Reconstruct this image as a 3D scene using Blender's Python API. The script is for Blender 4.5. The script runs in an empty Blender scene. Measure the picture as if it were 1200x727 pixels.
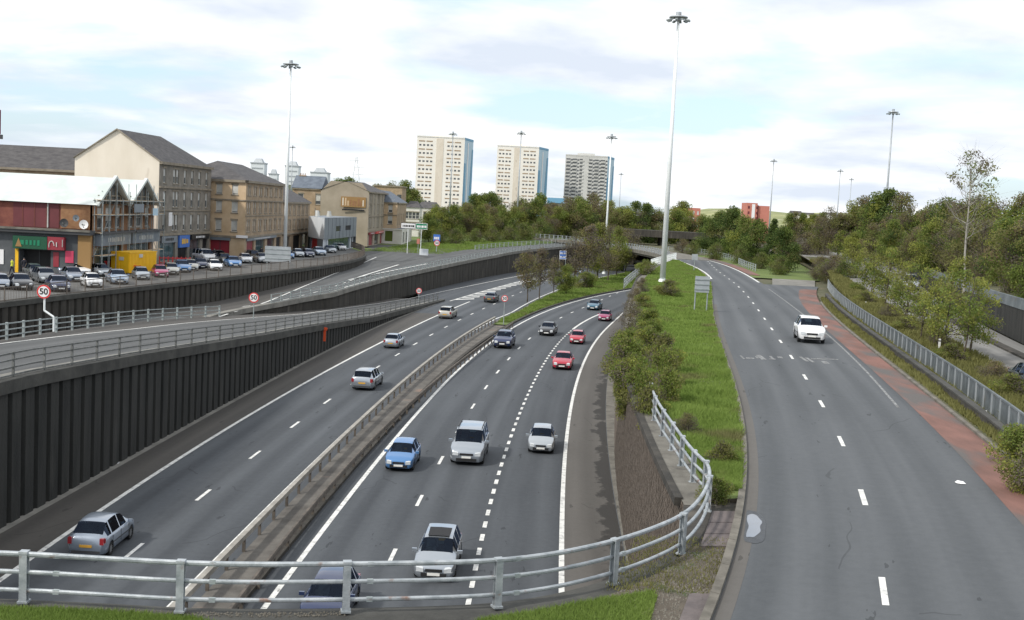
import bpy, math, random
import numpy as np
from mathutils import Vector, Matrix
random.seed(7); RNG = np.random.default_rng(7)
scene = bpy.context.scene
COL = scene.collection
R = math.radians

# ------------------------------------------------------------------ camera
# world: camera on a footbridge 14.14 m above the motorway (motorway surface = z 0), looking along +Y
F_PX = 1350.0; CAMZ = 14.14
ROLL = math.atan(0.05); PITCH = math.atan(118.35 / F_PX)
cr, sr, cp, sp = math.cos(ROLL), math.sin(ROLL), math.cos(PITCH), math.sin(PITCH)
FWD = Vector((0, cp, -sp)); UP0 = Vector((0, sp, cp)); R0 = Vector((1, 0, 0))
RIGHT = R0 * cr + UP0 * sr; UP = -R0 * sr + UP0 * cr
cam_d = bpy.data.cameras.new("camera"); cam = bpy.data.objects.new("camera", cam_d); COL.objects.link(cam)
cam.matrix_world = Matrix(((RIGHT.x, UP.x, -FWD.x, 0), (RIGHT.y, UP.y, -FWD.y, 0), (RIGHT.z, UP.z, -FWD.z, CAMZ), (0, 0, 0, 1)))
cam_d.sensor_width = 36; cam_d.lens = 36 * F_PX / 1200; cam_d.clip_end = 30000; cam_d.clip_start = 0.5
scene.camera = cam

# ------------------------------------------------------------------ light
SUN_DIR = Vector((-0.62, -0.50, 0.72)).normalized()       # towards the sun, behind the camera on the left
world = bpy.data.worlds.new("World"); scene.world = world; world.use_nodes = True
nt = world.node_tree; nt.nodes.clear()
def N(t, tree, **kw):
    n = tree.nodes.new(t)
    for k, v in kw.items(): setattr(n, k, v)
    return n
out = N('ShaderNodeOutputWorld', nt); bg = N('ShaderNodeBackground', nt); bg.inputs['Strength'].default_value = 0.1
sky = N('ShaderNodeTexSky', nt, sky_type='NISHITA', sun_disc=False)
sky.sun_elevation = math.asin(SUN_DIR.z); sky.sun_rotation = math.atan2(SUN_DIR.x, SUN_DIR.y)
sky.air_density = 1.0; sky.dust_density = 1.6; sky.ozone_density = 1.2
tc = N('ShaderNodeTexCoord', nt); sep = N('ShaderNodeSeparateXYZ', nt); nt.links.new(tc.outputs['Generated'], sep.inputs[0])
def wm(op, a, b):
    n = N('ShaderNodeMath', nt, operation=op)
    for i, q in enumerate((a, b)):
        if q is None: continue
        if isinstance(q, (int, float)): n.inputs[i].default_value = q
        else: nt.links.new(q, n.inputs[i])
    return n.outputs[0]
zz = wm('ADD', wm('MAXIMUM', sep.outputs['Z'], 0.0), 0.16)
cx = wm('DIVIDE', sep.outputs['X'], zz); cy = wm('DIVIDE', sep.outputs['Y'], zz)
comb = N('ShaderNodeCombineXYZ', nt); nt.links.new(cx, comb.inputs[0]); nt.links.new(cy, comb.inputs[1]); comb.inputs[2].default_value = 3.7
n1 = N('ShaderNodeTexNoise', nt); n1.inputs['Scale'].default_value = 0.95; n1.inputs['Detail'].default_value = 7; n1.inputs['Roughness'].default_value = 0.52
n1.inputs['Distortion'].default_value = 0.35
nt.links.new(comb.outputs[0], n1.inputs['Vector'])
rampc = N('ShaderNodeValToRGB', nt); rampc.color_ramp.elements[0].position = 0.36; rampc.color_ramp.elements[1].position = 0.485
nt.links.new(n1.outputs['Fac'], rampc.inputs[0])
n2 = N('ShaderNodeTexNoise', nt); n2.inputs['Scale'].default_value = 1.5; n2.inputs['Detail'].default_value = 6
nt.links.new(comb.outputs[0], n2.inputs['Vector'])
crmp = N('ShaderNodeValToRGB', nt)
crmp.color_ramp.elements[0].position = 0.36; crmp.color_ramp.elements[0].color = (7.3, 8.0, 9.1, 1)
crmp.color_ramp.elements[1].position = 0.58; crmp.color_ramp.elements[1].color = (11.0, 11.1, 11.2, 1)
nt.links.new(n2.outputs['Fac'], crmp.inputs[0])
mul = N('ShaderNodeMix', nt, data_type='RGBA', blend_type='ADD'); mul.inputs[0].default_value = 1.0
nt.links.new(sky.outputs[0], mul.inputs[6]); mul.inputs[7].default_value = (3.3, 4.3, 5.3, 1)   # thin veil of high cloud over the blue
mx = N('ShaderNodeMix', nt, data_type='RGBA'); nt.links.new(rampc.outputs[0], mx.inputs[0])
nt.links.new(mul.outputs[2], mx.inputs[6]); nt.links.new(crmp.outputs[0], mx.inputs[7])
nt.links.new(mx.outputs[2], bg.inputs[0]); nt.links.new(bg.outputs[0], out.inputs[0])
sun_d = bpy.data.lights.new("sun", 'SUN'); sun_d.energy = 2.7; sun_d.angle = R(4); sun_d.color = (1, 0.95, 0.87)
sun = bpy.data.objects.new("sun", sun_d); COL.objects.link(sun); sun.rotation_euler = (-SUN_DIR).to_track_quat('-Z', 'Y').to_euler()
scene.view_settings.view_transform = 'Standard'; scene.view_settings.look = 'None'
scene.view_settings.exposure = 0.10; scene.view_settings.gamma = 1.0

# ------------------------------------------------------------------ survey helpers
def P(px, py, z=0.0):
    """world point at height z seen at photo position (px, py)"""
    d = FWD * F_PX + RIGHT * (px - 600) + UP * (363.5 - py)
    t = (z - CAMZ) / d.z
    return Vector((d.x * t, d.y * t, z))
def PD(px, Y, z):
    """world X for a point at distance Y and height z on photo column px"""
    zr = z - CAMZ; fw = Y * cp - zr * sp
    return Vector((((px - 600) / F_PX * fw - sr * (Y * sp + zr * cp)) / cr, Y, z))
def ZH(px, py, Y):
    """height of a point at distance Y on photo position"""
    d = FWD * F_PX + RIGHT * (px - 600) + UP * (363.5 - py)
    return CAMZ + d.z * Y / d.y
def fit(pts, z=0.0, deg=3):
    """smooth X(Y) through surveyed points; pts (px, py[, z])"""
    w = [p if isinstance(p, Vector) else P(p[0], p[1], p[2] if len(p) > 2 else (z(None) if callable(z) else z)) for p in pts]
    ys = np.array([q.y for q in w]); xs = np.array([q.x for q in w])
    lo, hi = ys.min(), ys.max(); m, s = ys.mean(), ys.std()
    c = np.polyfit((ys - m) / s, xs, min(deg, len(pts) - 1), w=1 / ys); dc = np.polyder(c)
    def f(Y):
        Yc = min(max(Y, lo), hi); t = (Yc - m) / s
        return float(np.polyval(c, t) + (Y - Yc) * np.polyval(dc, t) / s)
    return f
def lin(pts):
    a = [p[0] for p in pts]; b = [p[1] for p in pts]
    return lambda Y: float(np.interp(Y, a, b))

# ------------------------------------------------------------------ materials
def mat(name, c1, c2=None, scale=1.0, rough=0.9, bump=0.0, bscale=None, metallic=0.0, stretch=None, coat=0.0,
        detail=5, lo=0.35, hi=0.65, c3=None, s3=8, spec=0.5, emit=None, coords='Object', alpha=None, trans=0.0, a3=0.5):
    m = bpy.data.materials.new(name); m.use_nodes = True; t = m.node_tree
    b = t.nodes['Principled BSDF']; b.inputs['Roughness'].default_value = rough; b.inputs['Metallic'].default_value = metallic
    b.inputs['Coat Weight'].default_value = coat; b.inputs['Specular IOR Level'].default_value = spec
    b.inputs['Base Color'].default_value = (*c1, 1)
    tcn = t.nodes.new('ShaderNodeNewGeometry'); coords = 'Position'; mp = t.nodes.new('ShaderNodeMapping'); t.links.new(tcn.outputs[coords], mp.inputs[0])
    if stretch: mp.inputs['Scale'].default_value = stretch
    if c2:
        n = t.nodes.new('ShaderNodeTexNoise'); n.inputs['Scale'].default_value = scale; n.inputs['Detail'].default_value = detail; n.inputs['Roughness'].default_value = 0.62
        t.links.new(mp.outputs[0], n.inputs['Vector'])
        r = t.nodes.new('ShaderNodeValToRGB'); r.color_ramp.elements[0].position = lo; r.color_ramp.elements[1].position = hi
        r.color_ramp.elements[0].color = (*c1, 1); r.color_ramp.elements[1].color = (*c2, 1)
        t.links.new(n.outputs['Fac'], r.inputs[0]); last = r.outputs[0]
        if c3:
            n3 = t.nodes.new('ShaderNodeTexNoise'); n3.inputs['Scale'].default_value = s3; n3.inputs['Detail'].default_value = 4
            t.links.new(mp.outputs[0], n3.inputs['Vector'])
            r3 = t.nodes.new('ShaderNodeValToRGB'); r3.color_ramp.elements[0].position = a3; r3.color_ramp.elements[1].position = a3 + 0.12
            t.links.new(n3.outputs['Fac'], r3.inputs[0])
            mm = t.nodes.new('ShaderNodeMix'); mm.data_type = 'RGBA'; t.links.new(r3.outputs[0], mm.inputs[0])
            t.links.new(last, mm.inputs[6]); mm.inputs[7].default_value = (*c3, 1); last = mm.outputs[2]
        t.links.new(last, b.inputs['Base Color'])
    if bump:
        nb = t.nodes.new('ShaderNodeTexNoise'); nb.inputs['Scale'].default_value = bscale or scale * 6; nb.inputs['Detail'].default_value = 4
        t.links.new(tcn.outputs[coords], nb.inputs['Vector'])
        bp = t.nodes.new('ShaderNodeBump'); bp.inputs['Strength'].default_value = bump; bp.inputs['Distance'].default_value = 0.05
        t.links.new(nb.outputs['Fac'], bp.inputs['Height']); t.links.new(bp.outputs[0], b.inputs['Normal'])
    if trans:
        o = t.nodes['Material Output']; tr = t.nodes.new('ShaderNodeBsdfTranslucent'); ms = t.nodes.new('ShaderNodeMixShader'); ms.inputs[0].default_value = trans
        src = b.inputs['Base Color'].links[0].from_socket if b.inputs['Base Color'].links else None
        if src: t.links.new(src, tr.inputs[0])
        else: tr.inputs[0].default_value = (*c1, 1)
        t.links.new(b.outputs[0], ms.inputs[1]); t.links.new(tr.outputs[0], ms.inputs[2]); t.links.new(ms.outputs[0], o.inputs[0])
    return m
def asphalt(name, base, worn, lane=3.65, off=0.0, speck=0.0, stain=None):
    """tarmac: UV.x = metres across, UV.y = metres along; wheel tracks polished along the lanes, patches, cracks"""
    m = bpy.data.materials.new(name); m.use_nodes = True; t = m.node_tree; b = t.nodes['Principled BSDF']
    uv = t.nodes.new('ShaderNodeUVMap'); uv.uv_map = 'UVMap'
    def noise(sc, det, sx, sy, rough=.6):
        mp = t.nodes.new('ShaderNodeMapping'); mp.inputs['Scale'].default_value = (sx, sy, 1); t.links.new(uv.outputs[0], mp.inputs[0])
        n = t.nodes.new('ShaderNodeTexNoise'); n.inputs['Scale'].default_value = sc; n.inputs['Detail'].default_value = det; n.inputs['Roughness'].default_value = rough
        t.links.new(mp.outputs[0], n.inputs['Vector']); return n.outputs['Fac']
    def ma(op, a, bb, c=None):
        n = t.nodes.new('ShaderNodeMath'); n.operation = op
        for i, q in enumerate((a, bb, c)):
            if q is None: continue
            if isinstance(q, (int, float)): n.inputs[i].default_value = q
            else: t.links.new(q, n.inputs[i])
        return n.outputs[0]
    sp_ = t.nodes.new('ShaderNodeSeparateXYZ'); t.links.new(uv.outputs[0], sp_.inputs[0])
    # wheel tracks: two per lane
    w = ma('SINE', ma('MULTIPLY', ma('ADD', sp_.outputs['X'], off), 2 * math.pi / (lane / 2)), None)
    track = ma('MULTIPLY_ADD', w, 0.16, 0.5)
    streak = noise(1.0, 5, 1.1, 0.02, .5)
    patch = noise(0.12, 3, 1, 0.35)
    fine = noise(3.0, 6, 1, 1, .7)
    s = ma('ADD', ma('MULTIPLY', track, 0.34), ma('ADD', ma('MULTIPLY', streak, 0.42), ma('ADD', ma('MULTIPLY', patch, 0.34), ma('MULTIPLY', fine, 0.22))))
    r = t.nodes.new('ShaderNodeValToRGB'); r.color_ramp.elements[0].position = 0.47; r.color_ramp.elements[1].position = 0.82
    r.color_ramp.elements[0].color = (*base, 1); r.color_ramp.elements[1].color = (*worn, 1)
    t.links.new(s, r.inputs[0]); last = r.outputs[0]
    def blend(fac, col):
        nonlocal last
        mm = t.nodes.new('ShaderNodeMix'); mm.data_type = 'RGBA'; t.links.new(fac, mm.inputs[0]); t.links.new(last, mm.inputs[6]); mm.inputs[7].default_value = (*col, 1); last = mm.outputs[2]
    dark = tuple(c * .45 for c in base)
    # sealed cracks: thin wandering lines that come and go
    mp = t.nodes.new('ShaderNodeMapping'); mp.inputs['Scale'].default_value = (.10, .05, 1); t.links.new(uv.outputs[0], mp.inputs[0])
    wn_ = t.nodes.new('ShaderNodeTexNoise'); wn_.inputs['Scale'].default_value = 5; t.links.new(mp.outputs[0], wn_.inputs['Vector'])
    va = t.nodes.new('ShaderNodeMix'); va.data_type = 'RGBA'; va.inputs[0].default_value = .12; t.links.new(mp.outputs[0], va.inputs[6]); t.links.new(wn_.outputs['Color'], va.inputs[7])
    vo = t.nodes.new('ShaderNodeTexVoronoi'); vo.feature = 'DISTANCE_TO_EDGE'; vo.inputs['Scale'].default_value = 1.6; t.links.new(va.outputs[2], vo.inputs['Vector'])
    blend(ma('MULTIPLY', ma('LESS_THAN', vo.outputs['Distance'], .003), ma('MULTIPLY', ma('GREATER_THAN', noise(.25, 2, 1, .5), .55), .4)), dark)
    # repair patches, slightly darker squares of newer tarmac and drips of oil between the wheel tracks
    blend(ma('MULTIPLY', ma('GREATER_THAN', noise(1.3, 4, 1, .22, .65), .665), .55), dark)
    if stain:
        d_ = ma('ABSOLUTE', ma('SUBTRACT', sp_.outputs['X'], stain[0]), None)
        q_ = ma('SUBTRACT', ma('ADD', noise(.55, 4, 1.3, .8, .6), .12), ma('MULTIPLY', d_, stain[1]))
        blend(ma('MULTIPLY', ma('MINIMUM', ma('MAXIMUM', ma('MULTIPLY', ma('SUBTRACT', q_, .40), 14), 0.0), 1.0), .85), tuple(c * .4 for c in base))
    t.links.new(last, b.inputs['Base Color'])
    b.inputs['Roughness'].default_value = 0.82; b.inputs['Specular IOR Level'].default_value = 0.35
    nb = noise(14, 3, 1, 1); bp = t.nodes.new('ShaderNodeBump'); bp.inputs['Strength'].default_value = 0.35; bp.inputs['Distance'].default_value = 0.02
    t.links.new(nb, bp.inputs['Height']); t.links.new(bp.outputs[0], b.inputs['Normal'])
    return m
M = {}
M['road_m'] = asphalt('tarmac_motorway', (0.038, 0.043, 0.050), (0.094, 0.103, 0.114))
M['road_s'] = asphalt('tarmac_slip', (0.056, 0.062, 0.068), (0.118, 0.126, 0.134), off=0.6)
M['road_a'] = asphalt('tarmac_ramp', (0.060, 0.062, 0.062), (0.115, 0.118, 0.118))
M['road_r'] = asphalt('tarmac_pale', (0.12, 0.118, 0.112), (0.24, 0.235, 0.225))
M['shoulder'] = asphalt('tarmac_shoulder', (0.050, 0.047, 0.043), (0.095, 0.088, 0.08))
M['shoulder_r'] = asphalt('tarmac_shoulder_right', (0.075, 0.07, 0.064), (0.13, 0.122, 0.112), stain=(2.25, .36))
M['red'] = mat('red_surfacing', (0.14, 0.075, 0.06), (0.23, 0.115, 0.092), 0.8, 0.9, 0.3, 18, stretch=(1, .3, 1), c3=(0.11, 0.10, 0.095), s3=0.45, a3=0.50)
M['white'] = mat('road_paint', (0.74, 0.74, 0.71), (0.40, 0.40, 0.39), 2.2, 0.7, lo=0.46, hi=0.72, c3=(0.14, 0.14, 0.14), s3=5, a3=0.60)
M['wornwhite'] = mat('worn_road_paint', (0.30, 0.31, 0.31), (0.14, 0.14, 0.14), 5, 0.8, lo=.42, hi=.55)
M['concrete'] = mat('concrete', (0.12, 0.112, 0.096), (0.20, 0.19, 0.165), 0.9, 0.92, 0.3, 14, c3=(0.09, 0.085, 0.075), s3=1.2, a3=0.58)
M['kerb'] = mat('kerb_concrete', (0.10, 0.092, 0.076), (0.19, 0.175, 0.148), 1.5, 0.92, 0.2, 14)
M['darkconc'] = mat('dark_concrete', (0.014, 0.015, 0.014), (0.034, 0.034, 0.031), 1.3, 0.93, 0.4, 8, stretch=(1, 1, .13), c3=(0.055, 0.054, 0.048), s3=0.9, a3=0.62)  # very dark concrete with paler vertical streaks
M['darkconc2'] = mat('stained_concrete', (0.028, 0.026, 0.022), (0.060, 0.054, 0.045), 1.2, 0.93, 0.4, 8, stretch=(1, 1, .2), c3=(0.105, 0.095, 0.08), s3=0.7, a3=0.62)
M['coping'] = mat('coping_concrete', (0.036, 0.036, 0.033), (0.075, 0.074, 0.066), 0.8, 0.9, 0.3, 10)
M['copinglight'] = mat('pale_coping', (0.15, 0.145, 0.13), (0.25, 0.24, 0.215), 0.6, 0.9, 0.2, 10)
M['setts'] = mat('brown_setts', (0.085, 0.066, 0.05), (0.155, 0.125, 0.10), 3, 0.93, 0.6, 18, c3=(0.19, 0.16, 0.135), s3=9, a3=0.6)
M['reserve'] = mat('reservation_grit', (0.085, 0.078, 0.070), (0.155, 0.145, 0.13), 0.7, 0.95, 0.3, 16, c3=(0.24, 0.16, 0.12), s3=0.35, a3=0.64)
M['grass'] = mat('grass_soil', (0.085, 0.125, 0.026), (0.13, 0.175, 0.040), 0.25, 0.95, 0.5, 12, c3=(0.105, 0.09, 0.05), s3=0.18, a3=0.62)
M['blade'] = mat('grass_blades', (0.15, 0.225, 0.040), (0.215, 0.30, 0.065), 0.45, 0.9, c3=(0.19, 0.19, 0.075), s3=0.30, a3=0.56, trans=0.35)
M['weeds'] = mat('weedy_soil', (0.06, 0.07, 0.03), (0.12, 0.105, 0.06), 0.8, 0.95, 0.5, 10)
M['earth'] = mat('earth', (0.07, 0.058, 0.044), (0.13, 0.11, 0.085), 1.1, 0.97, 0.6, 10, c3=(0.05, 0.075, 0.025), s3=1.0, a3=0.57)
M['ground'] = mat('ground', (0.05, 0.06, 0.03), (0.10, 0.10, 0.06), 0.02, 0.95)
M['town'] = mat('street_tarmac', (0.085, 0.088, 0.088), (0.15, 0.148, 0.142), 0.3, 0.9, 0.2, 8)
M['galv'] = mat('galvanised', (0.27, 0.30, 0.32), (0.47, 0.50, 0.52), 2.5, 0.5, 0.15, 20, metallic=0.35, c3=(0.24, 0.16, 0.13), s3=3.5, a3=0.61)
M['galvdark'] = mat('weathered_rail', (0.11, 0.115, 0.11), (0.20, 0.205, 0.20), 2.5, 0.6, metallic=0.3)
M['galvmid'] = mat('grey_rail', (0.26, 0.30, 0.30), (0.40, 0.44, 0.44), 2.5, 0.55, metallic=0.3)
M['rust'] = mat('rusty_rail', (0.065, 0.056, 0.047), (0.14, 0.118, 0.096), 2.0, 0.8)
M['rubbing'] = mat('barrier_top', (0.38, 0.36, 0.32), (0.24, 0.225, 0.20), 1.2, 0.8)
M['fence'] = mat('brown_fence', (0.10, 0.085, 0.07), (0.16, 0.135, 0.115), 2.0, 0.8)
M['panel'] = mat('parapet_panel', (0.10, 0.118, 0.128), (0.17, 0.19, 0.20), 0.9, 0.6, metallic=0.25, c3=(0.13, 0.12, 0.10), s3=1.1, a3=0.62)
M['mast'] = mat('mast_paint', (0.84, 0.87, 0.87), (0.74, 0.78, 0.78), 0.4, 0.5)
M['black'] = mat('black', (0.012, 0.012, 0.013), rough=0.7)
M['darkgrey'] = mat('dark_grey', (0.05, 0.052, 0.055), rough=0.6)
M['tyre'] = mat('tyre', (0.018, 0.018, 0.018), rough=0.85)
M['rim'] = mat('alloy_rim', (0.45, 0.46, 0.47), rough=0.35, metallic=0.7)
M['glass'] = mat('car_glass', (0.006, 0.012, 0.030), rough=0.10, spec=0.2)
M['winglass'] = mat('window_glass', (0.05, 0.055, 0.06), (0.11, 0.12, 0.125), 0.8, 0.15, spec=0.8)
M['teal'] = mat('showroom_glass', (0.035, 0.075, 0.085), (0.09, 0.14, 0.15), 0.4, 0.1, spec=0.9)
M['blind'] = mat('window_blind', (0.42, 0.42, 0.39), (0.60, 0.60, 0.57), 0.6, 0.6)
M['lamp'] = mat('headlamp', (0.55, 0.58, 0.60), rough=0.12, spec=1.0, coat=1.0)
M['tail'] = mat('tail_lamp', (0.30, 0.02, 0.025), rough=0.15, coat=1.0)
M['platew'] = mat('plate_white', (0.75, 0.75, 0.72), rough=0.4)
M['platey'] = mat('plate_yellow', (0.65, 0.35, 0.05), rough=0.4)
M['signwhite'] = mat('sign_white', (0.80, 0.80, 0.80), rough=0.4)
M['signred'] = mat('sign_red', (0.62, 0.05, 0.05), rough=0.4)
M['signblack'] = mat('sign_black', (0.02, 0.02, 0.02), rough=0.4)
M['signgreen'] = mat('sign_green', (0.01, 0.20, 0.10), rough=0.4)
M['signblue'] = mat('sign_blue', (0.05, 0.16, 0.50), rough=0.4)
M['signback'] = mat('sign_back', (0.33, 0.36, 0.38), (0.42, 0.45, 0.47), 1.0, 0.5, metallic=0.3)
M['shopred'] = mat('shop_red_shaded', (0.28, 0.03, 0.045), rough=0.5)  # sign red dulled, canopy shade is part of the colour
M['shopgreen'] = mat('shop_green_shaded', (0.006, 0.075, 0.035), rough=0.5)  # sign green darkened to carry the shade it hangs in
M['pink'] = mat('poster_pink', (0.62, 0.06, 0.13), rough=0.6)
M['yellow'] = mat('container_yellow', (0.90, 0.52, 0.012), (0.80, 0.45, 0.012), 0.8, 0.5)
M['orange'] = mat('safety_orange', (0.75, 0.09, 0.02), rough=0.6)
M['redbrick'] = mat('red_brick', (0.16, 0.05, 0.04), (0.24, 0.085, 0.06), 1.2, 0.9, 0.2, 12)
M['browbrick'] = mat('brown_brick', (0.24, 0.12, 0.06), (0.33, 0.18, 0.09), 2.0, 0.9, 0.2, 12)
M['maroon'] = mat('maroon_cladding', (0.12, 0.028, 0.032), (0.16, 0.036, 0.042), 0.5, 0.7)
M['shadedrender'] = mat('shaded_grey_render', (0.07, 0.078, 0.085), (0.11, 0.118, 0.125), 0.5, 0.85)  # shade below the shop canopy is put into this grey
M['ochre'] = mat('ochre_pier', (0.30, 0.18, 0.07), rough=0.85)
M['whiteroof'] = mat('pale_metal_roof', (0.50, 0.55, 0.53), (0.64, 0.68, 0.66), 0.4, 0.6)
M['cream'] = mat('cream_gable', (0.64, 0.575, 0.475), (0.73, 0.665, 0.565), 0.25, 0.9, stretch=(1, 1, 0.4), c3=(0.48, 0.41, 0.32), s3=0.5, a3=0.6)
M['greystone'] = mat('grey_sandstone', (0.17, 0.155, 0.13), (0.27, 0.245, 0.21), 0.9, 0.92, 0.3, 6)
M['sandstone'] = mat('blond_sandstone', (0.50, 0.36, 0.22), (0.62, 0.47, 0.31), 0.5, 0.92, 0.2, 6)
M['sandstone2'] = mat('brown_sandstone', (0.29, 0.215, 0.14), (0.42, 0.32, 0.22), 0.7, 0.92, 0.2, 6)  # deeper brown stone, also on the blond tenement's street side
M['beige'] = mat('beige_render', (0.28, 0.24, 0.18), (0.36, 0.31, 0.24), 0.3, 0.92)
M['trim'] = mat('stone_trim', (0.20, 0.17, 0.13), (0.30, 0.26, 0.2), 1.0, 0.9)
M['slate'] = mat('slate_roof', (0.055, 0.052, 0.055), (0.10, 0.095, 0.095), 0.9, 0.85, 0.3, 8, stretch=(1, 1, 3))
M['slateblue'] = mat('blue_slate', (0.09, 0.11, 0.14), (0.14, 0.165, 0.20), 0.9, 0.8)
M['cladgrey'] = mat('grey_cladding', (0.20, 0.23, 0.26), (0.25, 0.28, 0.31), 0.3, 0.5, metallic=0.3)
M['cladwhite'] = mat('white_cladding', (0.60, 0.64, 0.68), (0.68, 0.71, 0.74), 0.3, 0.5)
M['towerwhite'] = mat('tower_render', (0.78, 0.75, 0.68), (0.84, 0.81, 0.74), 0.05, 0.8)
M['towerblue'] = mat('tower_blue', (0.16, 0.36, 0.52), rough=0.7)
M['towerpale'] = mat('tower_pale_blue', (0.46, 0.62, 0.72), rough=0.7)
M['towergrey'] = mat('tower_grey', (0.62, 0.62, 0.59), (0.52, 0.52, 0.49), 0.08, 0.8)
M['brickred'] = mat('brick_block', (0.46, 0.17, 0.125), (0.54, 0.21, 0.16), 0.1, 0.8)
M['whitewall'] = mat('white_wall', (0.60, 0.58, 0.53), (0.70, 0.68, 0.63), 0.4, 0.85)
M['bark'] = mat('bark', (0.055, 0.045, 0.032), (0.11, 0.09, 0.065), 3.0, 0.95, 0.5, 15)
M['birch'] = mat('birch_bark', (0.34, 0.325, 0.29), (0.2, 0.18, 0.155), 2.5, 0.8, lo=.55, hi=.7)
def leafmat(n, a, b_): return mat(n, a, b_, 0.35, 0.75, trans=0.42, coords='Object', spec=0.3)
M['leaf_green'] = leafmat('leaf_green', (0.13, 0.18, 0.038), (0.19, 0.245, 0.055))
M['leaf_yellow'] = leafmat('leaf_yellowgreen', (0.23, 0.25, 0.05), (0.31, 0.33, 0.075))
M['leaf_dark'] = leafmat('leaf_dark', (0.055, 0.095, 0.024), (0.095, 0.135, 0.036))
M['leaf_olive'] = leafmat('leaf_olive', (0.17, 0.17, 0.058), (0.23, 0.225, 0.08))
M['leaf_bud'] = leafmat('leaf_buds', (0.18, 0.14, 0.075), (0.24, 0.185, 0.10))
M['leaf_twig'] = leafmat('leaf_twigs', (0.13, 0.112, 0.086), (0.18, 0.155, 0.125))
M['faint'] = mat('haze_paled_far', (0.66, 0.70, 0.72), rough=.8)  # near-sky tint, distance haze put into the colour of far structures
M['skin'] = mat('skin', (0.45, 0.28, 0.2), rough=0.6)
M['hivis'] = mat('hivis', (0.55, 0.60, 0.05), rough=0.6)
M['cloth_dark'] = mat('dark_cloth', (0.03, 0.03, 0.04), rough=0.9)
M['cloth_white'] = mat('white_cloth', (0.7, 0.7, 0.68), rough=0.9)
M['cloth_red'] = mat('red_cloth', (0.4, 0.03, 0.03), rough=0.9)
gm = bpy.data.materials.new('car_glass_clear'); gm.use_nodes = True; gt = gm.node_tree; gt.nodes.clear()
go = gt.nodes.new('ShaderNodeOutputMaterial'); g1_ = gt.nodes.new('ShaderNodeBsdfTransparent'); g1_.inputs[0].default_value = (.30, .38, .42, 1)
g2_ = gt.nodes.new('ShaderNodeBsdfGlossy'); g2_.inputs[0].default_value = (.38, .48, .70, 1); g2_.inputs['Roughness'].default_value = .04
gf = gt.nodes.new('ShaderNodeFresnel'); gf.inputs[0].default_value = 1.45; gx = gt.nodes.new('ShaderNodeMixShader')
gt.links.new(gf.outputs[0], gx.inputs[0]); gt.links.new(g1_.outputs[0], gx.inputs[1]); gt.links.new(g2_.outputs[0], gx.inputs[2]); gt.links.new(gx.outputs[0], go.inputs[0]); M['glass'] = gm
M['seat'] = mat('seat_fabric', (0.05, 0.055, 0.07), (0.10, 0.105, 0.12), 3, 0.9)
def paint(n, c, metallic=0.5, rough=0.28): return mat('paint_' + n, c, rough=rough, metallic=metallic, coat=0.8)
PAINT = dict(silver=paint('silver', (0.36, 0.395, 0.435), .65), white=paint('white', (0.78, 0.79, 0.80), 0), blue=paint('blue', (0.09, 0.23, 0.48)),
             red=paint('red', (0.42, 0.015, 0.04), .1), black=paint('black', (0.012, 0.014, 0.018), .1), navy=paint('navy', (0.015, 0.028, 0.085), .2),
             slateb=paint('slateblue', (0.27, 0.315, 0.38), .45), paleblue=paint('paleblue', (0.33, 0.42, 0.54), .5), darkgreen=paint('darkgreen', (0.05, 0.06, 0.06), .3),
             champagne=paint('champagne', (0.46, 0.45, 0.40), .5), grey=paint('grey', (0.16, 0.175, 0.19), .5), plum=paint('plum', (0.30, 0.02, 0.10), .2),
             palegrey=paint('palegrey', (0.42, 0.45, 0.475), .6), teal=paint('tealblue', (0.04, 0.13, 0.2), .4))

# ------------------------------------------------------------------ object helpers
def props(o, label=None, cat=None, group=None, kind=None):
    if label: o['label'] = label
    if cat: o['category'] = cat
    if group: o['group'] = group
    if kind: o['kind'] = kind
    return o
def empty(name, loc=(0, 0, 0), rz=0.0, label=None, cat=None, group=None, kind=None, parent=None):
    o = bpy.data.objects.new(name, None); COL.objects.link(o); o.location = loc; o.rotation_euler = (0, 0, rz); o.empty_display_size = 0.3
    if parent: o.parent = parent
    return props(o, label, cat, group, kind)
def link(name, me, parent=None, loc=None, rot=None, scale=None, **kw):
    o = bpy.data.objects.new(name, me); COL.objects.link(o)
    if parent: o.parent = parent
    if loc is not None: o.location = loc
    if rot is not None: o.rotation_euler = rot
    if scale is not None: o.scale = scale
    return props(o, kw.get('label'), kw.get('cat'), kw.get('group'), kw.get('kind'))
def copy_tree(o, parent=None):
    c = o.copy(); COL.objects.link(c)
    if parent: c.parent = parent
    for ch in list(o.children): copy_tree(ch, c)
    return c
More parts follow.
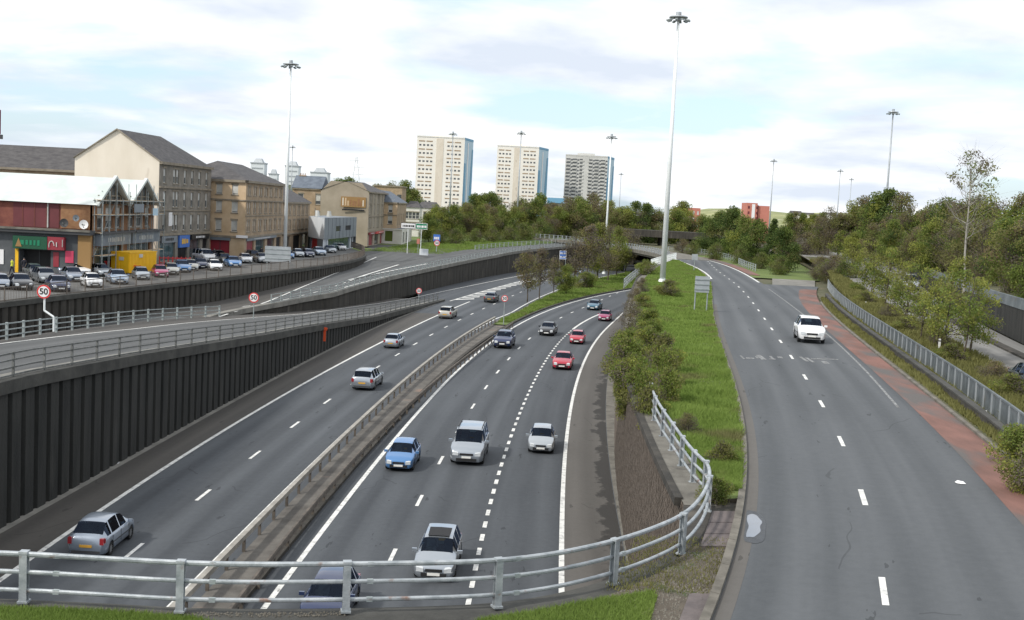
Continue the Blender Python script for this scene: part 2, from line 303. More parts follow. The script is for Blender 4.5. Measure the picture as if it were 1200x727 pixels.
class MB:
    def __init__(s): s.v = []; s.f = []; s.m = []; s.uv = None
    def add(s, vs, fs, mi=0):
        n = len(s.v); s.v += [tuple(v) for v in vs]; s.f += [tuple(i + n for i in f) for f in fs]; s.m += [mi] * len(fs); return s
    def quad(s, a, b, c, d, mi=0): return s.add([a, b, c, d], [(0, 1, 2, 3)], mi)
    def box(s, x0, x1, y0, y1, z0, z1, mi=0):
        return s.add([(x0, y0, z0), (x1, y0, z0), (x1, y1, z0), (x0, y1, z0), (x0, y0, z1), (x1, y0, z1), (x1, y1, z1), (x0, y1, z1)],
                     [(0, 3, 2, 1), (4, 5, 6, 7), (0, 1, 5, 4), (1, 2, 6, 5), (2, 3, 7, 6), (3, 0, 4, 7)], mi)
    def cbox(s, c, sz, mi=0): return s.box(c[0] - sz[0] / 2, c[0] + sz[0] / 2, c[1] - sz[1] / 2, c[1] + sz[1] / 2, c[2] - sz[2] / 2, c[2] + sz[2] / 2, mi)
    def tube(s, p0, p1, r0, r1=None, n=8, mi=0, cap=True):
        p0 = Vector(p0); p1 = Vector(p1); r1 = r0 if r1 is None else r1; d = (p1 - p0).normalized()
        a = d.orthogonal().normalized(); b = d.cross(a)
        vs = [p0 + (a * math.cos(2 * math.pi * i / n) + b * math.sin(2 * math.pi * i / n)) * r0 for i in range(n)] + \
             [p1 + (a * math.cos(2 * math.pi * i / n) + b * math.sin(2 * math.pi * i / n)) * r1 for i in range(n)]
        fs = [(i, (i + 1) % n, n + (i + 1) % n, n + i) for i in range(n)]
        if cap: fs += [tuple(range(n))[::-1], tuple(range(n, 2 * n))]
        return s.add(vs, fs, mi)
    def path(s, pts, prof, mi=0, closed=True):
        """sweep profile (list of (side, up)) along pts"""
        pts = [Vector(p) for p in pts]; n = len(prof); vs = []
        for i, p in enumerate(pts):
            t = (pts[min(i + 1, len(pts) - 1)] - pts[max(i - 1, 0)]); t.z = 0; t.normalize(); sd = Vector((t.y, -t.x, 0))
            vs += [p + sd * a + Vector((0, 0, b)) for a, b in prof]
        fs = []
        for i in range(len(pts) - 1):
            for j in range(n if closed else n - 1):
                k = (j + 1) % n; fs.append((i * n + j, (i + 1) * n + j, (i + 1) * n + k, i * n + k))
        if closed: fs += [tuple(range(n)), tuple(range((len(pts) - 1) * n, len(pts) * n))[::-1]]
        return s.add(vs, fs, mi)
    def mesh(s, name, mats, smooth=False):
        me = bpy.data.meshes.new(name); me.from_pydata(s.v, [], s.f)
        for m in (mats if isinstance(mats, (list, tuple)) else [mats]): me.materials.append(M[m] if isinstance(m, str) else m)
        me.polygons.foreach_set('material_index', s.m)
        if smooth: me.polygons.foreach_set('use_smooth', [True] * len(me.polygons))
        if s.uv:
            ul = me.uv_layers.new(name='UVMap'); li = np.zeros(len(me.loops), dtype=np.int32); me.loops.foreach_get('vertex_index', li)
            ul.data.foreach_set('uv', np.array(s.uv, dtype=np.float32)[li].ravel())
        me.update(); return me
    def build(s, name, mats, parent=None, smooth=False, **kw): return link(name, s.mesh(name, mats, smooth), parent, **kw)
def ys(a, b, step): n = max(2, int(abs(b - a) / step) + 1); return [a + (b - a) * i / (n - 1) for i in range(n)]
def strip(name, fl, fr, zf, y0, y1, m, step=2.5, parent=None, dz=0.0, across=3, u0=None, zr=None, **kw):
    """sheet between X=fl(Y) and X=fr(Y) at height zf(Y) (left) to zr(Y) (right)"""
    b = MB(); Y = ys(y0, y1, step); b.uv = []; n = across + 1
    zf = zf if callable(zf) else (lambda q, c=zf: c); zr = zr or zf
    for y in Y:
        xl, xr = fl(y), fr(y)
        for j in range(n):
            t = j / across; x = xl + (xr - xl) * t
            b.v.append((x, y, zf(y) * (1 - t) + zr(y) * t + dz)); b.uv.append(((x - xl) if u0 is None else (x - u0(y)), y))
    for i in range(len(Y) - 1):
        for j in range(across):
            b.f.append((i * n + j, i * n + j + 1, (i + 1) * n + j + 1, (i + 1) * n + j)); b.m.append(0)
    return b.build(name, m, parent, **kw)
def line(name, f, zf, y0, y1, w, parent, step=2.5, dz=0.008, m='white'):
    zf = zf if callable(zf) else (lambda q, c=zf: c)
    return strip(name, lambda y: f(y) - w / 2, lambda y: f(y) + w / 2, zf, y0, y1, m, step, parent, dz, across=1)
def dashes(name, f, zf, y0, y1, ln, mod, w, parent, dz=0.008, m='white'):
    zf = zf if callable(zf) else (lambda q, c=zf: c); y = y0
    while y < y1:
        b = MB(); b.uv = []; ww = w * random.uniform(.9, 1.05)
        for q in (y, y + ln):
            for s_ in (-1, 1): b.v.append((f(q) + s_ * ww / 2, q, zf(q) + dz)); b.uv.append((s_, q))
        b.f.append((0, 1, 3, 2)); b.m.append(0); b.build(name, m, parent); y += mod
def fpath(f, zf, y0, y1, step):
    zf = zf if callable(zf) else (lambda q, c=zf: c)
    return [Vector((f(y), y, zf(y))) for y in ys(y0, y1, step)]
def resample(pts, step):
    pts = [Vector(p) for p in pts]; L = [0]
    for a, b in zip(pts, pts[1:]): L.append(L[-1] + (b - a).length)
    n = max(1, round(L[-1] / step)); out_ = []
    for i in range(n + 1):
        d = L[-1] * i / n; j = max(k for k in range(len(L)) if L[k] <= d + 1e-6); j = min(j, len(pts) - 2)
        t = (d - L[j]) / max(1e-9, L[j + 1] - L[j]); out_.append(pts[j].lerp(pts[j + 1], t))
    return out_
def smoothpath(pts, it=2):
    pts = [Vector(p) for p in pts]
    for _ in range(it):
        q = [pts[0]]
        for a, b in zip(pts, pts[1:]): q += [a.lerp(b, .25), a.lerp(b, .75)]
        pts = q + [pts[-1]]
    return pts
def heading(a, b): d = b - a; return math.atan2(d.y, d.x)
def railing(name, pts, label, cat='railing', spacing=2.5, h=1.1, rails=(0.35, 0.7, 1.05), m='galv', post=(0.09, 0.12), rail=(0.05, 0.07), group=None, posttop=0.05, mr=None, kind=None, bars=False):
    rt = empty(name, pts[0], 0, label, cat, group); o = Vector(pts[0]); sp_ = resample(pts, spacing)
    pm = MB().cbox((0, 0, (h + posttop) / 2), (post[0], post[1], h + posttop)).mesh('post', m)
    for i, p in enumerate(sp_):
        a = sp_[max(0, i - 1)]; b = sp_[min(len(sp_) - 1, i + 1)]
        link('post', pm, rt, p - o, (0, 0, heading(a, b)))
    fine = resample(pts, min(spacing / 2, 1.5))
    for z in rails:
        MB().path([p - o + Vector((0, 0, z)) for p in fine], [(-rail[0] / 2, -rail[1] / 2), (rail[0] / 2, -rail[1] / 2), (rail[0] / 2, rail[1] / 2), (-rail[0] / 2, rail[1] / 2)]).build('rail', mr or m, rt)
    if bars:
        b = MB()
        for p in resample(pts, bars): q = p - o; b.box(q.x - .012, q.x + .012, q.y - .012, q.y + .012, q.z + .08, q.z + h - .03)
        b.build('infill_bars', m, rt, kind='stuff')
    return rt

# ================================================================== THE GROUND AND ROADS
zA = lin([(20, 6.6), (49, 5.95), (60.6, 5.3), (87, 3.6), (98, 3.0), (130, 1.1), (159, .25), (172, 0.02)])     # on-ramp
zB = lin([(60, .6), (90, 1.3), (114, 2.1), (130, 2.2), (150, 2.85), (168, 3.3), (200, 3.65), (241, 4.15), (254, 4.5), (300, 5.3), (360, 6.3)])   # flyover
zT = 4.6; zS = 6.0; zSl = lin([(20, 5.9), (60, 6.0), (400, 6.1)])
f_wall1 = fit([(22, 600), (86, 569), (150, 538), (225, 493), (300, 449), (341, 426), (382, 409), (424, 390), (465, 374), (498, 360), (520, 351)], 0, 3)
f_L1 = fit([(0, 680), (107, 605), (178, 560), (300, 481), (446, 401), (512, 371), (547, 355.6), (603, 335), (631, 330)], 0, 4)
f_Ld = fit([(139, 660), (234, 583.5), (300, 533), (390, 465), (465, 416.6), (487, 403), (507, 392), (524, 382.6), (540, 374), (555.6, 366.8), (570, 360.6)], 0, 4)
f_barW = fit([(215, 699), (340, 571), (435, 480), (476, 445), (548, 390), (575, 373.5), (613.6, 357)], 0.72, 3)
f_barR = fit([(313, 658), (418, 533), (470.5, 480), (520, 439.6), (575, 395.5), (620, 365)], 0.62, 3)
f_islL = fit([(597, 372), (613, 364), (648, 343), (673, 336), (723, 322)], 0, 2)
f_L3 = fit([(317, 703), (450, 530), (490, 480), (536.6, 439.6), (575, 401), (600, 383), (641, 365), (663, 357), (688, 350.7), (720, 343)], 0, 4)
f_islR = lambda y: f_L3(y) - .85
f_L4 = fit([(463.6, 644), (491, 587), (518.6, 536), (555.6, 475.4), (570, 453), (584, 434.6), (597, 420), (609, 407), (621.6, 396.6), (657.5, 372.4), (670, 366.5)], 0, 4)
f_L5 = fit([(560, 652), (572, 602), (581, 567), (591.7, 533), (610, 481.5), (624.8, 448.3), (633.7, 432.5), (644, 417), (659, 398), (669, 388.5), (678, 380), (703, 368.5)], 0, 4)
f_L6 = fit([(658, 685), (662.7, 530), (666, 497), (677, 441.5), (682.5, 430), (696, 403.6), (714, 381.6)], 0, 3)
f_kerbR = fit([(725.6, 631), (716, 578), (708, 500), (708.8, 478), (710.6, 441), (722, 400), (738, 374)], 0, 3)
f_slipL = fit([(833, 727), (847, 687.5), (867.7, 631), (875, 570), (875.5, 530), (870, 490), (859, 452.6), (846, 397), (838, 363), (832, 340), (817, 315), (792, 305)], 6.0, 5)
f_slipC = fit([(1035, 690), (1012, 583), (986, 517), (960, 471), (940, 436), (923, 412), (911, 396), (902, 381), (894, 370), (886.4, 360.6), (880, 352.6), (874, 345.7), (869, 339.8), (856, 328), (838, 315)], 6.0, 5)
f_slipR = fit([(1037, 458), (1014.6, 437), (975, 398), (936, 361.7), (900, 339), (885, 331), (876, 321), (860, 316), (840, 307.5), (817, 302.5)], 6.0, 4)
f_redL = fit([(1167, 580), (1100, 509), (1043, 451.6), (971.6, 389.5), (952.5, 374), (941, 354), (937.6, 338)], 6.0, 3)
f_redR = fit([(1200, 556.6), (1167, 528), (1100, 475.5), (1043, 427.7), (1003.7, 395.6), (975.6, 374), (962, 357), (958, 343), (961, 334)], 6.0, 4)
f_parR = fit([(1198, 515), (1160, 486), (1121.7, 458), (1096, 436), (1048, 402), (1020, 386), (989, 361), (972, 340), (968, 322)], 6.05, 4)
f_nearA = lambda y: f_wall1(y) - 0.25
f_farL = fit([(0, 402, zA(64)), (220, 377, zA(98)), (327, 367.5, zA(123)), (420, 362, zA(142)), (463, 354, .2), (490, 348, 0), (540, 336, 0), (580, 327, 0), (617, 321, 0), (647, 317, 0), (690, 312, 0), (723, 306, 0)], 0, 4)
# far side of the ramp verge / foot of the flyover wall
_w3 = [(340, 363, 1.9), (380, 357, 1.2), (420, 354, .9), (463, 349, .3), (497, 341, 0), (540, 330.5, 0), (580, 323, 0), (616, 318, 0), (650, 314, 0)]
f_wall3 = fit(_w3, 0, 4)
f_railA = fit([(8, 396, 4.95), (62, 389, 4.2), (110, 384, 3.7), (187, 376, 2.9), (235, 370, 2.5), (262, 368, 2.2)], 0, 2)
f_w2 = fit([(0, 356), (100, 343), (220, 331), (347, 317), (370, 312), (420, 293)], 4.7, 3)
f_BL = fit([(265, 368, 2.2), (305, 355, 2.3), (340, 342, 2.7), (380, 325, 3.3), (420, 309, 3.75), (447, 297.5, 4.2)], 0, 2)
Y3 = P(463, 325, 3.3).y
f_gore = fit([(410, 326, 3.5), (432, 318, 3.8), (465, 306, 4.4)], 0, 1)
f_Bc = fit([(303, 357, 2.2), (340, 347, 2.6), (375, 337, 3.2), (400, 329, 3.4)], 0, 2)

# terrain sheets
g = MB(); S = 9000
g.quad((-S, -300, -2.2), (S, -300, -2.2), (S, S, -2.2), (-S, S, -2.2)); g.build('ground', 'ground', kind='structure')
# town plateau left of the retaining wall, and beyond the flyover
tp = MB(); Y = ys(40, 232, 8)
prev = None
for y in Y:
    row = [(-420, y, zT), (-70, y, zT), (f_w2(y) - 0.2, y, zT)]
    if prev: tp.quad(prev[0], prev[1], row[1], row[0]); tp.quad(prev[1], prev[2], row[2], row[1])
    prev = row
tp.build('street', 'town', kind='structure')
bp_ = MB()
fx = lambda y: f_wall3(y) - (9.0 if y < 330 else 9.0)
Y = ys(232, 420, 8); prev = None
for y in Y:
    z = min(zB(y), 5.6); row = [(-420, y, zT - .02), (-60, y, zT - .02), (fx(min(y, 330)) - 0.0, y, z - .25)]
    if prev: bp_.quad(prev[0], prev[1], row[1], row[0]); bp_.quad(prev[1], prev[2], row[2], row[1])
    prev = row
bp_.build('parkland', 'grass', kind='structure')
far = MB(); far.quad((-4000, 420, 3.2), (4000, 420, 3.2), (4000, 6000, 3.2), (-4000, 6000, 3.2)); far.build('distant_ground', 'ground', kind='structure')

# ---- motorway at z 0
mw = empty('motorway', (0, 0, 0), 0, kind='structure')
Y0 = 10; YF = 340
f_leftEdge = lambda y: (f_wall1(y) - .3) if y < 160 else ((f_wall1(y) - .3) * (1 - min(1, (y - 160) / 25)) + (f_wall3(y) - .3) * min(1, (y - 160) / 25))
f_leftEdge2 = lambda y: f_leftEdge(y) if y < 185 else f_wall3(y) - .3
f_medL = lambda y: (f_barW(y) + .0) if y < 148 else f_islL(max(y, 148)) * min(1, (y - 148) / 12) + f_barW(y) * (1 - min(1, (y - 148) / 12))
strip('left_carriageway', f_leftEdge2, f_medL, 0, Y0, YF, 'road_m', 2.5, mw, across=6, u0=f_Ld)
strip('hard_shoulder', f_leftEdge2, lambda y: f_L1(y) - .1, 0, Y0, 150, 'shoulder', 2.5, mw, dz=.004, across=3)
strip('central_reservation', f_medL, f_islR, 0, Y0, YF, 'reserve', 2.5, mw, dz=.006, across=4)
strip('right_carriageway', f_islR, lambda y: f_kerbR(y) + 1.2, 0, Y0, YF, 'road_m', 2.5, mw, across=6, u0=f_L4)
strip('right_hard_shoulder', lambda y: f_L6(y) + .1, lambda y: f_kerbR(y) + .1, 0, Y0, 190, 'shoulder_r', 2.5, mw, dz=.004, across=3)
strip('wall_foot', lambda y: f_wall1(y) + .2, lambda y: f_wall1(y) + .62, 0, Y0, 165, 'copinglight', 2.5, mw, dz=.012, across=1)
line('edge_line', f_L1, 0, Y0, 172, .22, mw); line('edge_line', f_L3, 0, Y0, 300, .22, mw); line('edge_line', f_L6, 0, Y0, 175, .22, mw)
line('edge_line', lambda y: f_medL(y) - .75, 0, Y0, 290, .2, mw)
line('edge_line', f_farL, lambda y: zA(y) if y < 172 else 0.0, 60, 340, .2, mw, dz=.02)
line('lane_divider_line', f_L5, 0, 139, 165, .28, mw)
d0 = P(300, 533.5).y
dashes('lane_line', f_Ld, 0, d0 - 27.0 - 1, 290, 2.1, 9, .17, mw)
d1 = P(490.8, 587).y
dashes('lane_line', f_L4, 0, d1 - 18.0 - 1, 290, 2.1, 9, .17, mw)
y = P(560, 652).y - 6; k = 0
while y < 139: dashes('divider_dash', f_L5, 0, y, y + .5, 1.0, 9, .19, mw); y += 2.05
# diverging chevron area between ramp lane and the carriageway
f_hl = fit([(527, 353), (560, 343.5), (600, 332), (632, 324.5)], 0, 2); f_hr = lambda y: f_L1(y)
line('hatch_border', f_hl, 0, P(527, 353).y, P(640, 322.5).y, .2, mw)
yy = P(531, 351.5).y
for i in range(15):
    w_ = max(.3, f_hr(yy) - f_hl(yy)); a = f_hl(yy) + .15; b_ = f_hr(yy + 2.2) - .15
    if b_ - a > .5:
        q = MB(); q.uv = [(0, 0)] * 4; q.v = [(a, yy, .012), (b_, yy + 3.0, .012), (b_, yy + 4.5, .012), (a, yy + 1.5, .012)]; q.f = [(0, 1, 2, 3)]; q.m = [0]; q.build('hatch_stripe', 'white', mw)
    yy += 4.6
# ---- on-ramp
ramp = empty('slip_ramp', (0, 0, 0), 0, kind='structure')
f_farA = lambda y: (f_railA(y) - .35) if y < 112 else (f_railA(112) - .35) * (1 - min(1, (y - 112) / 30)) + (f_wall3(y) + .0) * min(1, (y - 112) / 30)
strip('ramp_surface', f_farA, f_nearA, zA, 20, 172, 'road_a', 2.5, ramp, across=4, u0=f_farL)
strip('ramp_verge', f_farA, lambda y: f_farL(y) - .15, zA, 20, 172, 'shoulder', 2.5, ramp, dz=.006, across=2)
strip('ramp_kerb', lambda y: f_wall1(y) - .9, lambda y: f_wall1(y) - .25, zA, 20, 165, 'copinglight', 2.5, ramp, dz=.09, across=1)
# ---- flyover / upper road with its branch to the street
fl = empty('flyover_road', (0, 0, 0), 0, kind='structure')
zBs = lambda y: min(zB(y), 4.55) if y > 195 else zB(y)
f_par3 = lambda y: f_wall3(y) - .1 if y > 140 else (f_farA(y) + .0)
strip('road_surface', lambda y: min(f_w2(y) + .05, -27.5) if y < 200 else f_BL(y) - 4.5, lambda y: (f_farA(y) + .15) if y < 142 else f_wall3(y) - .15, lambda y: zB(y) if y > 142 else (zB(y)), 60, 232, 'road_a', 2.5, fl, dz=-.015, across=6, u0=f_Bc)
strip('road_surface', lambda y: f_wall3(y) - 9.2, lambda y: f_wall3(y) - .15, zB, 232, 345, 'road_a', 2.5, fl, dz=0, across=4)
strip('street_connection', lambda y: -46 + (y - 225) * .05, lambda y: f_wall3(y) - 9.0, zBs, 206, 262, 'road_a', 2.5, fl, dz=.02, across=4)
strip('road_margin', lambda y: min(f_w2(y) + .05, -27.5), lambda y: f_BL(y) - .1, zB, 112, 205, 'shoulder', 2.5, fl, dz=.0, across=2)
line('edge_line', f_BL, zB, 128, 216, .22, fl, dz=.03)
dashes('lane_line', f_BL, zB, 113, 127, 3, 5, .24, fl, dz=.03)
dashes('lane_line', f_Bc, zB, 124, 178, 1.6, 4.5, .15, fl, dz=.02)
line('edge_line', lambda y: f_wall3(y) - .9, zB, 150, 345, .22, fl, dz=.02)
line('gore_line', f_gore, lambda y: zB(y), P(410, 326, 3.5).y, P(465, 306, 4.3).y, .35, fl, dz=.06)
gy0 = P(413, 325.5, 3.5).y; f_g2 = fit([(411, 326, 3.45), (430, 319.5, 3.7), (502, 307, 4.1)], 0, 1)
line('gore_line', f_g2, zB, gy0, P(502, 307, 4.1).y, .35, fl, dz=.06)
# ---- upper slip road on the right
sl = empty('upper_slip_road', (0, 0, 0), 0, kind='structure')
strip('road_surface', f_slipL, lambda y: max(f_slipR(y), f_redL(y)) + .25 if y < 132 else f_slipR(y) + .3, zS, 14, 262, 'road_s', 2.5, sl, across=6, u0=f_slipC)
strip('red_surfacing', f_redL, f_redR, zS, 14, P(958, 340, 6).y, 'red', 2.0, sl, dz=.006, across=3)
strip('side_road', lambda y: f_slipR(y) + .2, lambda y: f_redR(y) - .02, zS, 128, P(950, 336, 6).y, 'road_s', 2.5, sl, dz=.002, across=4)
strip('pale_apron', lambda y: PD(905, y, 6).x, lambda y: PD(955, y, 6).x, zS, P(930, 335, 6).y, P(930, 328, 6).y, 'copinglight', 2.5, sl, dz=.012)
line('worn_edge_line', lambda y: f_slipR(y), zS, 52, 140, .13, sl, m='wornwhite')
line('edge_line', lambda y: f_slipR(y), zS, P(885, 331, 6).y, 225, .28, sl)
line('edge_line', lambda y: f_slipL(y) + .35, zS, P(831, 327, 6).y, 226, .28, sl)
ds = P(1012, 583, 6).y
dashes('lane_line', f_slipC, zS, ds - 8.9 - 1, 240, 2.0, 8.9, .17, sl)
for px, py, w_, l_ in [(869, 419, .12, 1.6), (878, 420, .5, .5), (886, 419, .14, 1.0), (891, 419, .32, 2.2), (903, 419, .16, 1.2), (904, 421, .4, .4), (913, 419, .3, .8), (941, 421, .2, 2.2), (948, 422, .2, 2.2), (958, 421, .9, .4), (969, 421, 1.3, .3), (966, 425, .35, 1.2)]:
    c = P(px, py, 6); q = MB(); q.uv = [(0, 0)] * 4; q.v = [(c.x - w_ / 2, c.y - l_ / 2, 6.01), (c.x + w_ / 2, c.y - l_ / 2, 6.01), (c.x + w_ / 2 + .1, c.y + l_ / 2, 6.01), (c.x - w_ / 2 + .1, c.y + l_ / 2, 6.01)]
    q.f = [(0, 1, 2, 3)]; q.m = [0]; q.build('worn_lettering', 'wornwhite', sl)
pud = MB(); pc = P(883, 617, 6)
pts = [P(a_, b_, 6.014) for a_, b_ in [(876, 604), (881, 602), (887, 604), (890, 608), (894, 612), (890, 617), (892, 623), (887, 627), (883, 630), (878, 629), (874, 630), (875, 623), (878, 617), (875, 610)]]
pts = smoothpath(pts + [pts[0]], 2)[:-1]; pud.add(pts, [tuple(range(len(pts)))[::-1]])
M['water'] = mat('puddle_water', (0.08, 0.10, 0.13), (0.05, 0.055, 0.06), 1.5, 0.03, spec=1.0, coat=1.0)
M['damp'] = mat('damp_tarmac', (0.030, 0.033, 0.037), (0.055, 0.06, 0.066), 3, 0.5, 0.3, 20)
dp_ = smoothpath([P(883 + (p.x - pc.x) * 0 + a_, 617 + b_, 6.010) for a_, b_ in [(-9, -20), (2, -18), (9, -14), (15, -5), (14, 6), (13, 17), (4, 20), (-6, 22), (-13, 27), (-14, 40), (-19, 52), (-21, 50), (-17, 30), (-13, 10), (-10, -5)]] if False else [P(883 + a_, 617 + b_, 6.010) for a_, b_ in [(-8, -19), (2, -18), (9, -14), (15, -5), (14, 6), (13, 17), (4, 20), (-5, 19), (-12, 17), (-10, 4), (-9, -8)]], 2)
MB().add(dp_, [tuple(range(len(dp_)))[::-1]]).build('damp_patch', 'damp', kind='structure')
pw = pud.build('puddle', 'water', kind='structure')
# slip kerb and verge
f_ker = lambda y: f_slipL(y)
kb = empty('verge_kerb', (0, 0, 0), 0, kind='structure')
kp = resample(fpath(f_ker, lambda y: 6.0, 20, 216, 1.5), 2.2)
for a, b in zip(kp, kp[1:]):
    m_ = MB(); m_.path([a + (b - a) * .006, b - (b - a) * .006], [(-.20, -.1), (0, -.1), (0, .11), (-.20, .13)]); m_.build('kerb_stone', 'kerb', kb)
f_edgeW4 = lambda y: f_kerbR(y) + 1.0
f_w4a = fit([(803, 596, 5.9), (793.4, 574, 5.9), (771, 530, 5.9), (749.5, 483, 5.9), (742, 466, 5.9)] + [Vector((f_kerbR(y) + 1.3, y, 0)) for y in (78, 100, 125, 150)], 0, 3)
f_w4 = lambda y: f_w4a(y) if y <= 150 else float(np.interp(y, [150, 162, 183, 205, 222], [f_w4a(150), 18.2, 21.8, 26.2, 30.0]))
strip('verge', lambda y: min(f_w4(y) + .9, f_slipL(y) - .25), lambda y: f_slipL(y) - .19, 5.98, 33, 100, 'grass', 2.0, None, dz=0, across=8, kind='structure', zr=lambda y: 6.08)
strip('verge', lambda y: f_w4(y) + .9, lambda y: f_slipL(y) - .19, 5.98, 100, 222, 'grass', 3.0, None, dz=0, across=8, kind='structure', zr=lambda y: 6.08)
strip('wall_top_strip', lambda y: f_w4(y) - .02, lambda y: min(f_w4(y) + .92, f_slipL(y) - .2), 5.9, 32.4, 222, 'concrete', 2.0, None, dz=.055, kind='structure')
strip('worn_gutter', lambda y: f_slipL(y) + .02, lambda y: f_slipL(y) + .38, 6.0, 22, 110, 'shoulder_r', 2.0, sl, dz=.005, across=1)
q = MB(); q.quad((f_w4(33) + .85, 32.98, 5.84), (f_slipL(33) - .19, 32.98, 5.84), (f_slipL(33) - .19, 32.98, 6.085), (f_w4(33) + .85, 32.98, 5.99)); q.build('verge_end', 'earth', kind='structure')
strip('verge_soil', lambda y: f_w4(max(y, 34)) - (.1 if y > 34 else -.2), lambda y: f_slipL(y) - .19, 5.93, 29, 48, 'concrete', 2.0, None, across=2, kind='structure')
strip('right_bank', lambda y: f_slipL(min(y, 222)) + .4, lambda y: 165.0, 5.84, 14, 420, 'weeds', 8, None, across=6, kind='structure')
# right-hand kerb, weeds, low wall
k2 = empty('road_edge_kerb', (0, 0, 0), 0, kind='structure')
MB().path(fpath(f_redR, 6.0, 14, 120, 2.5), [(0, -.1), (.16, -.1), (.16, .12), (0, .1)]).build('kerb_run', 'kerb', k2)
strip('weedy_margin', lambda y: f_redR(y) + .15, lambda y: f_parR(y) + .5, 6.1, 14, 135, 'weeds', 2.5, None, across=4, kind='structure')
rt = empty('low_boundary_wall', (0, 0, 0), 0, 'low dark concrete wall along the weedy margin of the red strip', 'wall')
MB().path(fpath(lambda y: f_redR(y) * .48 + f_parR(y) * .52, 6.05, 14, 128, 2.5), [(-.14, -.1), (.14, -.1), (.14, .38), (-.14, .38)]).build('wall_body', 'darkconc2', rt)
MB().path(fpath(lambda y: f_redR(y) * .48 + f_parR(y) * .52, 6.432, 14, 128, 2.5), [(-.17, 0), (.17, 0), (.17, .09), (-.17, .09)]).build('coping', 'coping', rt)
# ---- the road beyond the blue-grey parapet
zR = lin([(20, 5.9), (62, 6.0), (84, 6.2), (137, 7.1), (240, 8)])
f_RL = fit([(1200, 447, 6.0), (1160, 425, 6.05), (1110, 398, 6.2), (1060, 371, 6.5), (1030, 353, 6.8), (1010, 338, 7.1)], 0, 2)
f_RR = fit([(1200, 404, 6.2), (1165, 390, 6.3), (1130, 368, 6.6), (1095, 345, 7.1), (1075, 328, 7.6)], 0, 2)
rr = empty('lower_side_road', (0, 0, 0), 0, kind='structure')
strip('road_surface', f_RL, f_RR, zR, 18, 260, 'road_r', 2.5, rr, across=4)
strip('side_verge', lambda y: f_parR(y) + .4, lambda y: f_RL(y) - .05, zR, 18, 220, 'weeds', 2.5, rr, dz=.08, across=4)
MB().path(fpath(f_RL, lambda y: zR(y), 18, 230, 4), [(-.15, 0), (.1, 0), (.1, .13), (-.15, .13)]).build('kerb_run', 'kerb', rr)
f_Rm = lambda y: f_RL(y) * .38 + f_RR(y) * .62
MB().path(fpath(f_Rm, lambda y: zR(y), 18, 230, 4), [(-.35, 0), (.35, 0), (.35, .13), (-.35, .13)]).build('kerb_run', 'darkconc2', rr)
f_rw = lambda y: f_RR(y) + .6
strip('hillside', lambda y: f_rw(y) + .5, lambda y: f_rw(y) + 60, lambda y: 8.6 + max(0, (y - 84)) * .010, 18, 260, 'weeds', 6, None, across=8, zr=lambda y: 12.0, kind='structure')
strip('far_hillside', lambda y: PD(975, y, 8).x, lambda y: f_rw(260) + 160, lambda y: 8.5 if y > 250 else 8.5, 260, 520, 'weeds', 20, None, across=8, kind='structure')
strip('side_verge_far', lambda y: f_parR(y) if y < 200 else PD(965, y, 6).x, lambda y: f_RL(y), 6.3, 200, 420, 'weeds', 10, None, across=3, kind='structure')
strip('wooded_verge', lambda y: f_slipR(y) + .3, lambda y: PD(960, y, 6).x, 6.02, P(930, 328, 6).y, 256, 'grass', 6, None, across=6, kind='structure')
strip('wooded_verge_far', lambda y: PD(850, y, 6).x, lambda y: PD(965, y, 6).x, 6.0, 256, 420, 'earth', 10, None, across=4, kind='structure')
fp = MB().path(fpath(lambda y: f_slipR(y) + 1.1, 6.03, P(880, 323, 6).y, 240, 4), [(-.8, 0), (.8, 0), (.8, .08), (-.8, .08)]).build('footway', 'red', sl)
# island between the carriageways at the far end
isl = strip('grass_island', lambda y: f_medL(y) + .25, lambda y: f_islR(y) - .3, 0.0, 139, 330, 'grass', 3, None, dz=.12, across=5, kind='structure')
ik = empty('island_kerb', (0, 0, 0), 0, kind='structure')
MB().path(fpath(lambda y: f_islR(y) - .05, 0, 14, 330, 3), [(-.14, 0), (.14, 0), (.14, .16), (-.14, .18)]).build('kerb_run', 'darkconc2', ik)
MB().path(fpath(lambda y: f_medL(y) + .15, 0, 142, 330, 3), [(-.12, 0), (.12, 0), (.12, .14), (-.12, .15)]).build('kerb_run', 'kerb', ik)
kr = empty('shoulder_kerb', (0, 0, 0), 0, kind='structure')
for a, b in zip(*(lambda q: (q, q[1:]))(resample(fpath(lambda y: f_kerbR(y) + .55, 0, 24, 175, 3), 3.0))):
    MB().path([a + (b - a) * .005, b - (b - a) * .005], [(-.42, 0), (.42, 0), (.42, .16), (-.42, .12)]).build('kerb_stone', 'concrete', kr)

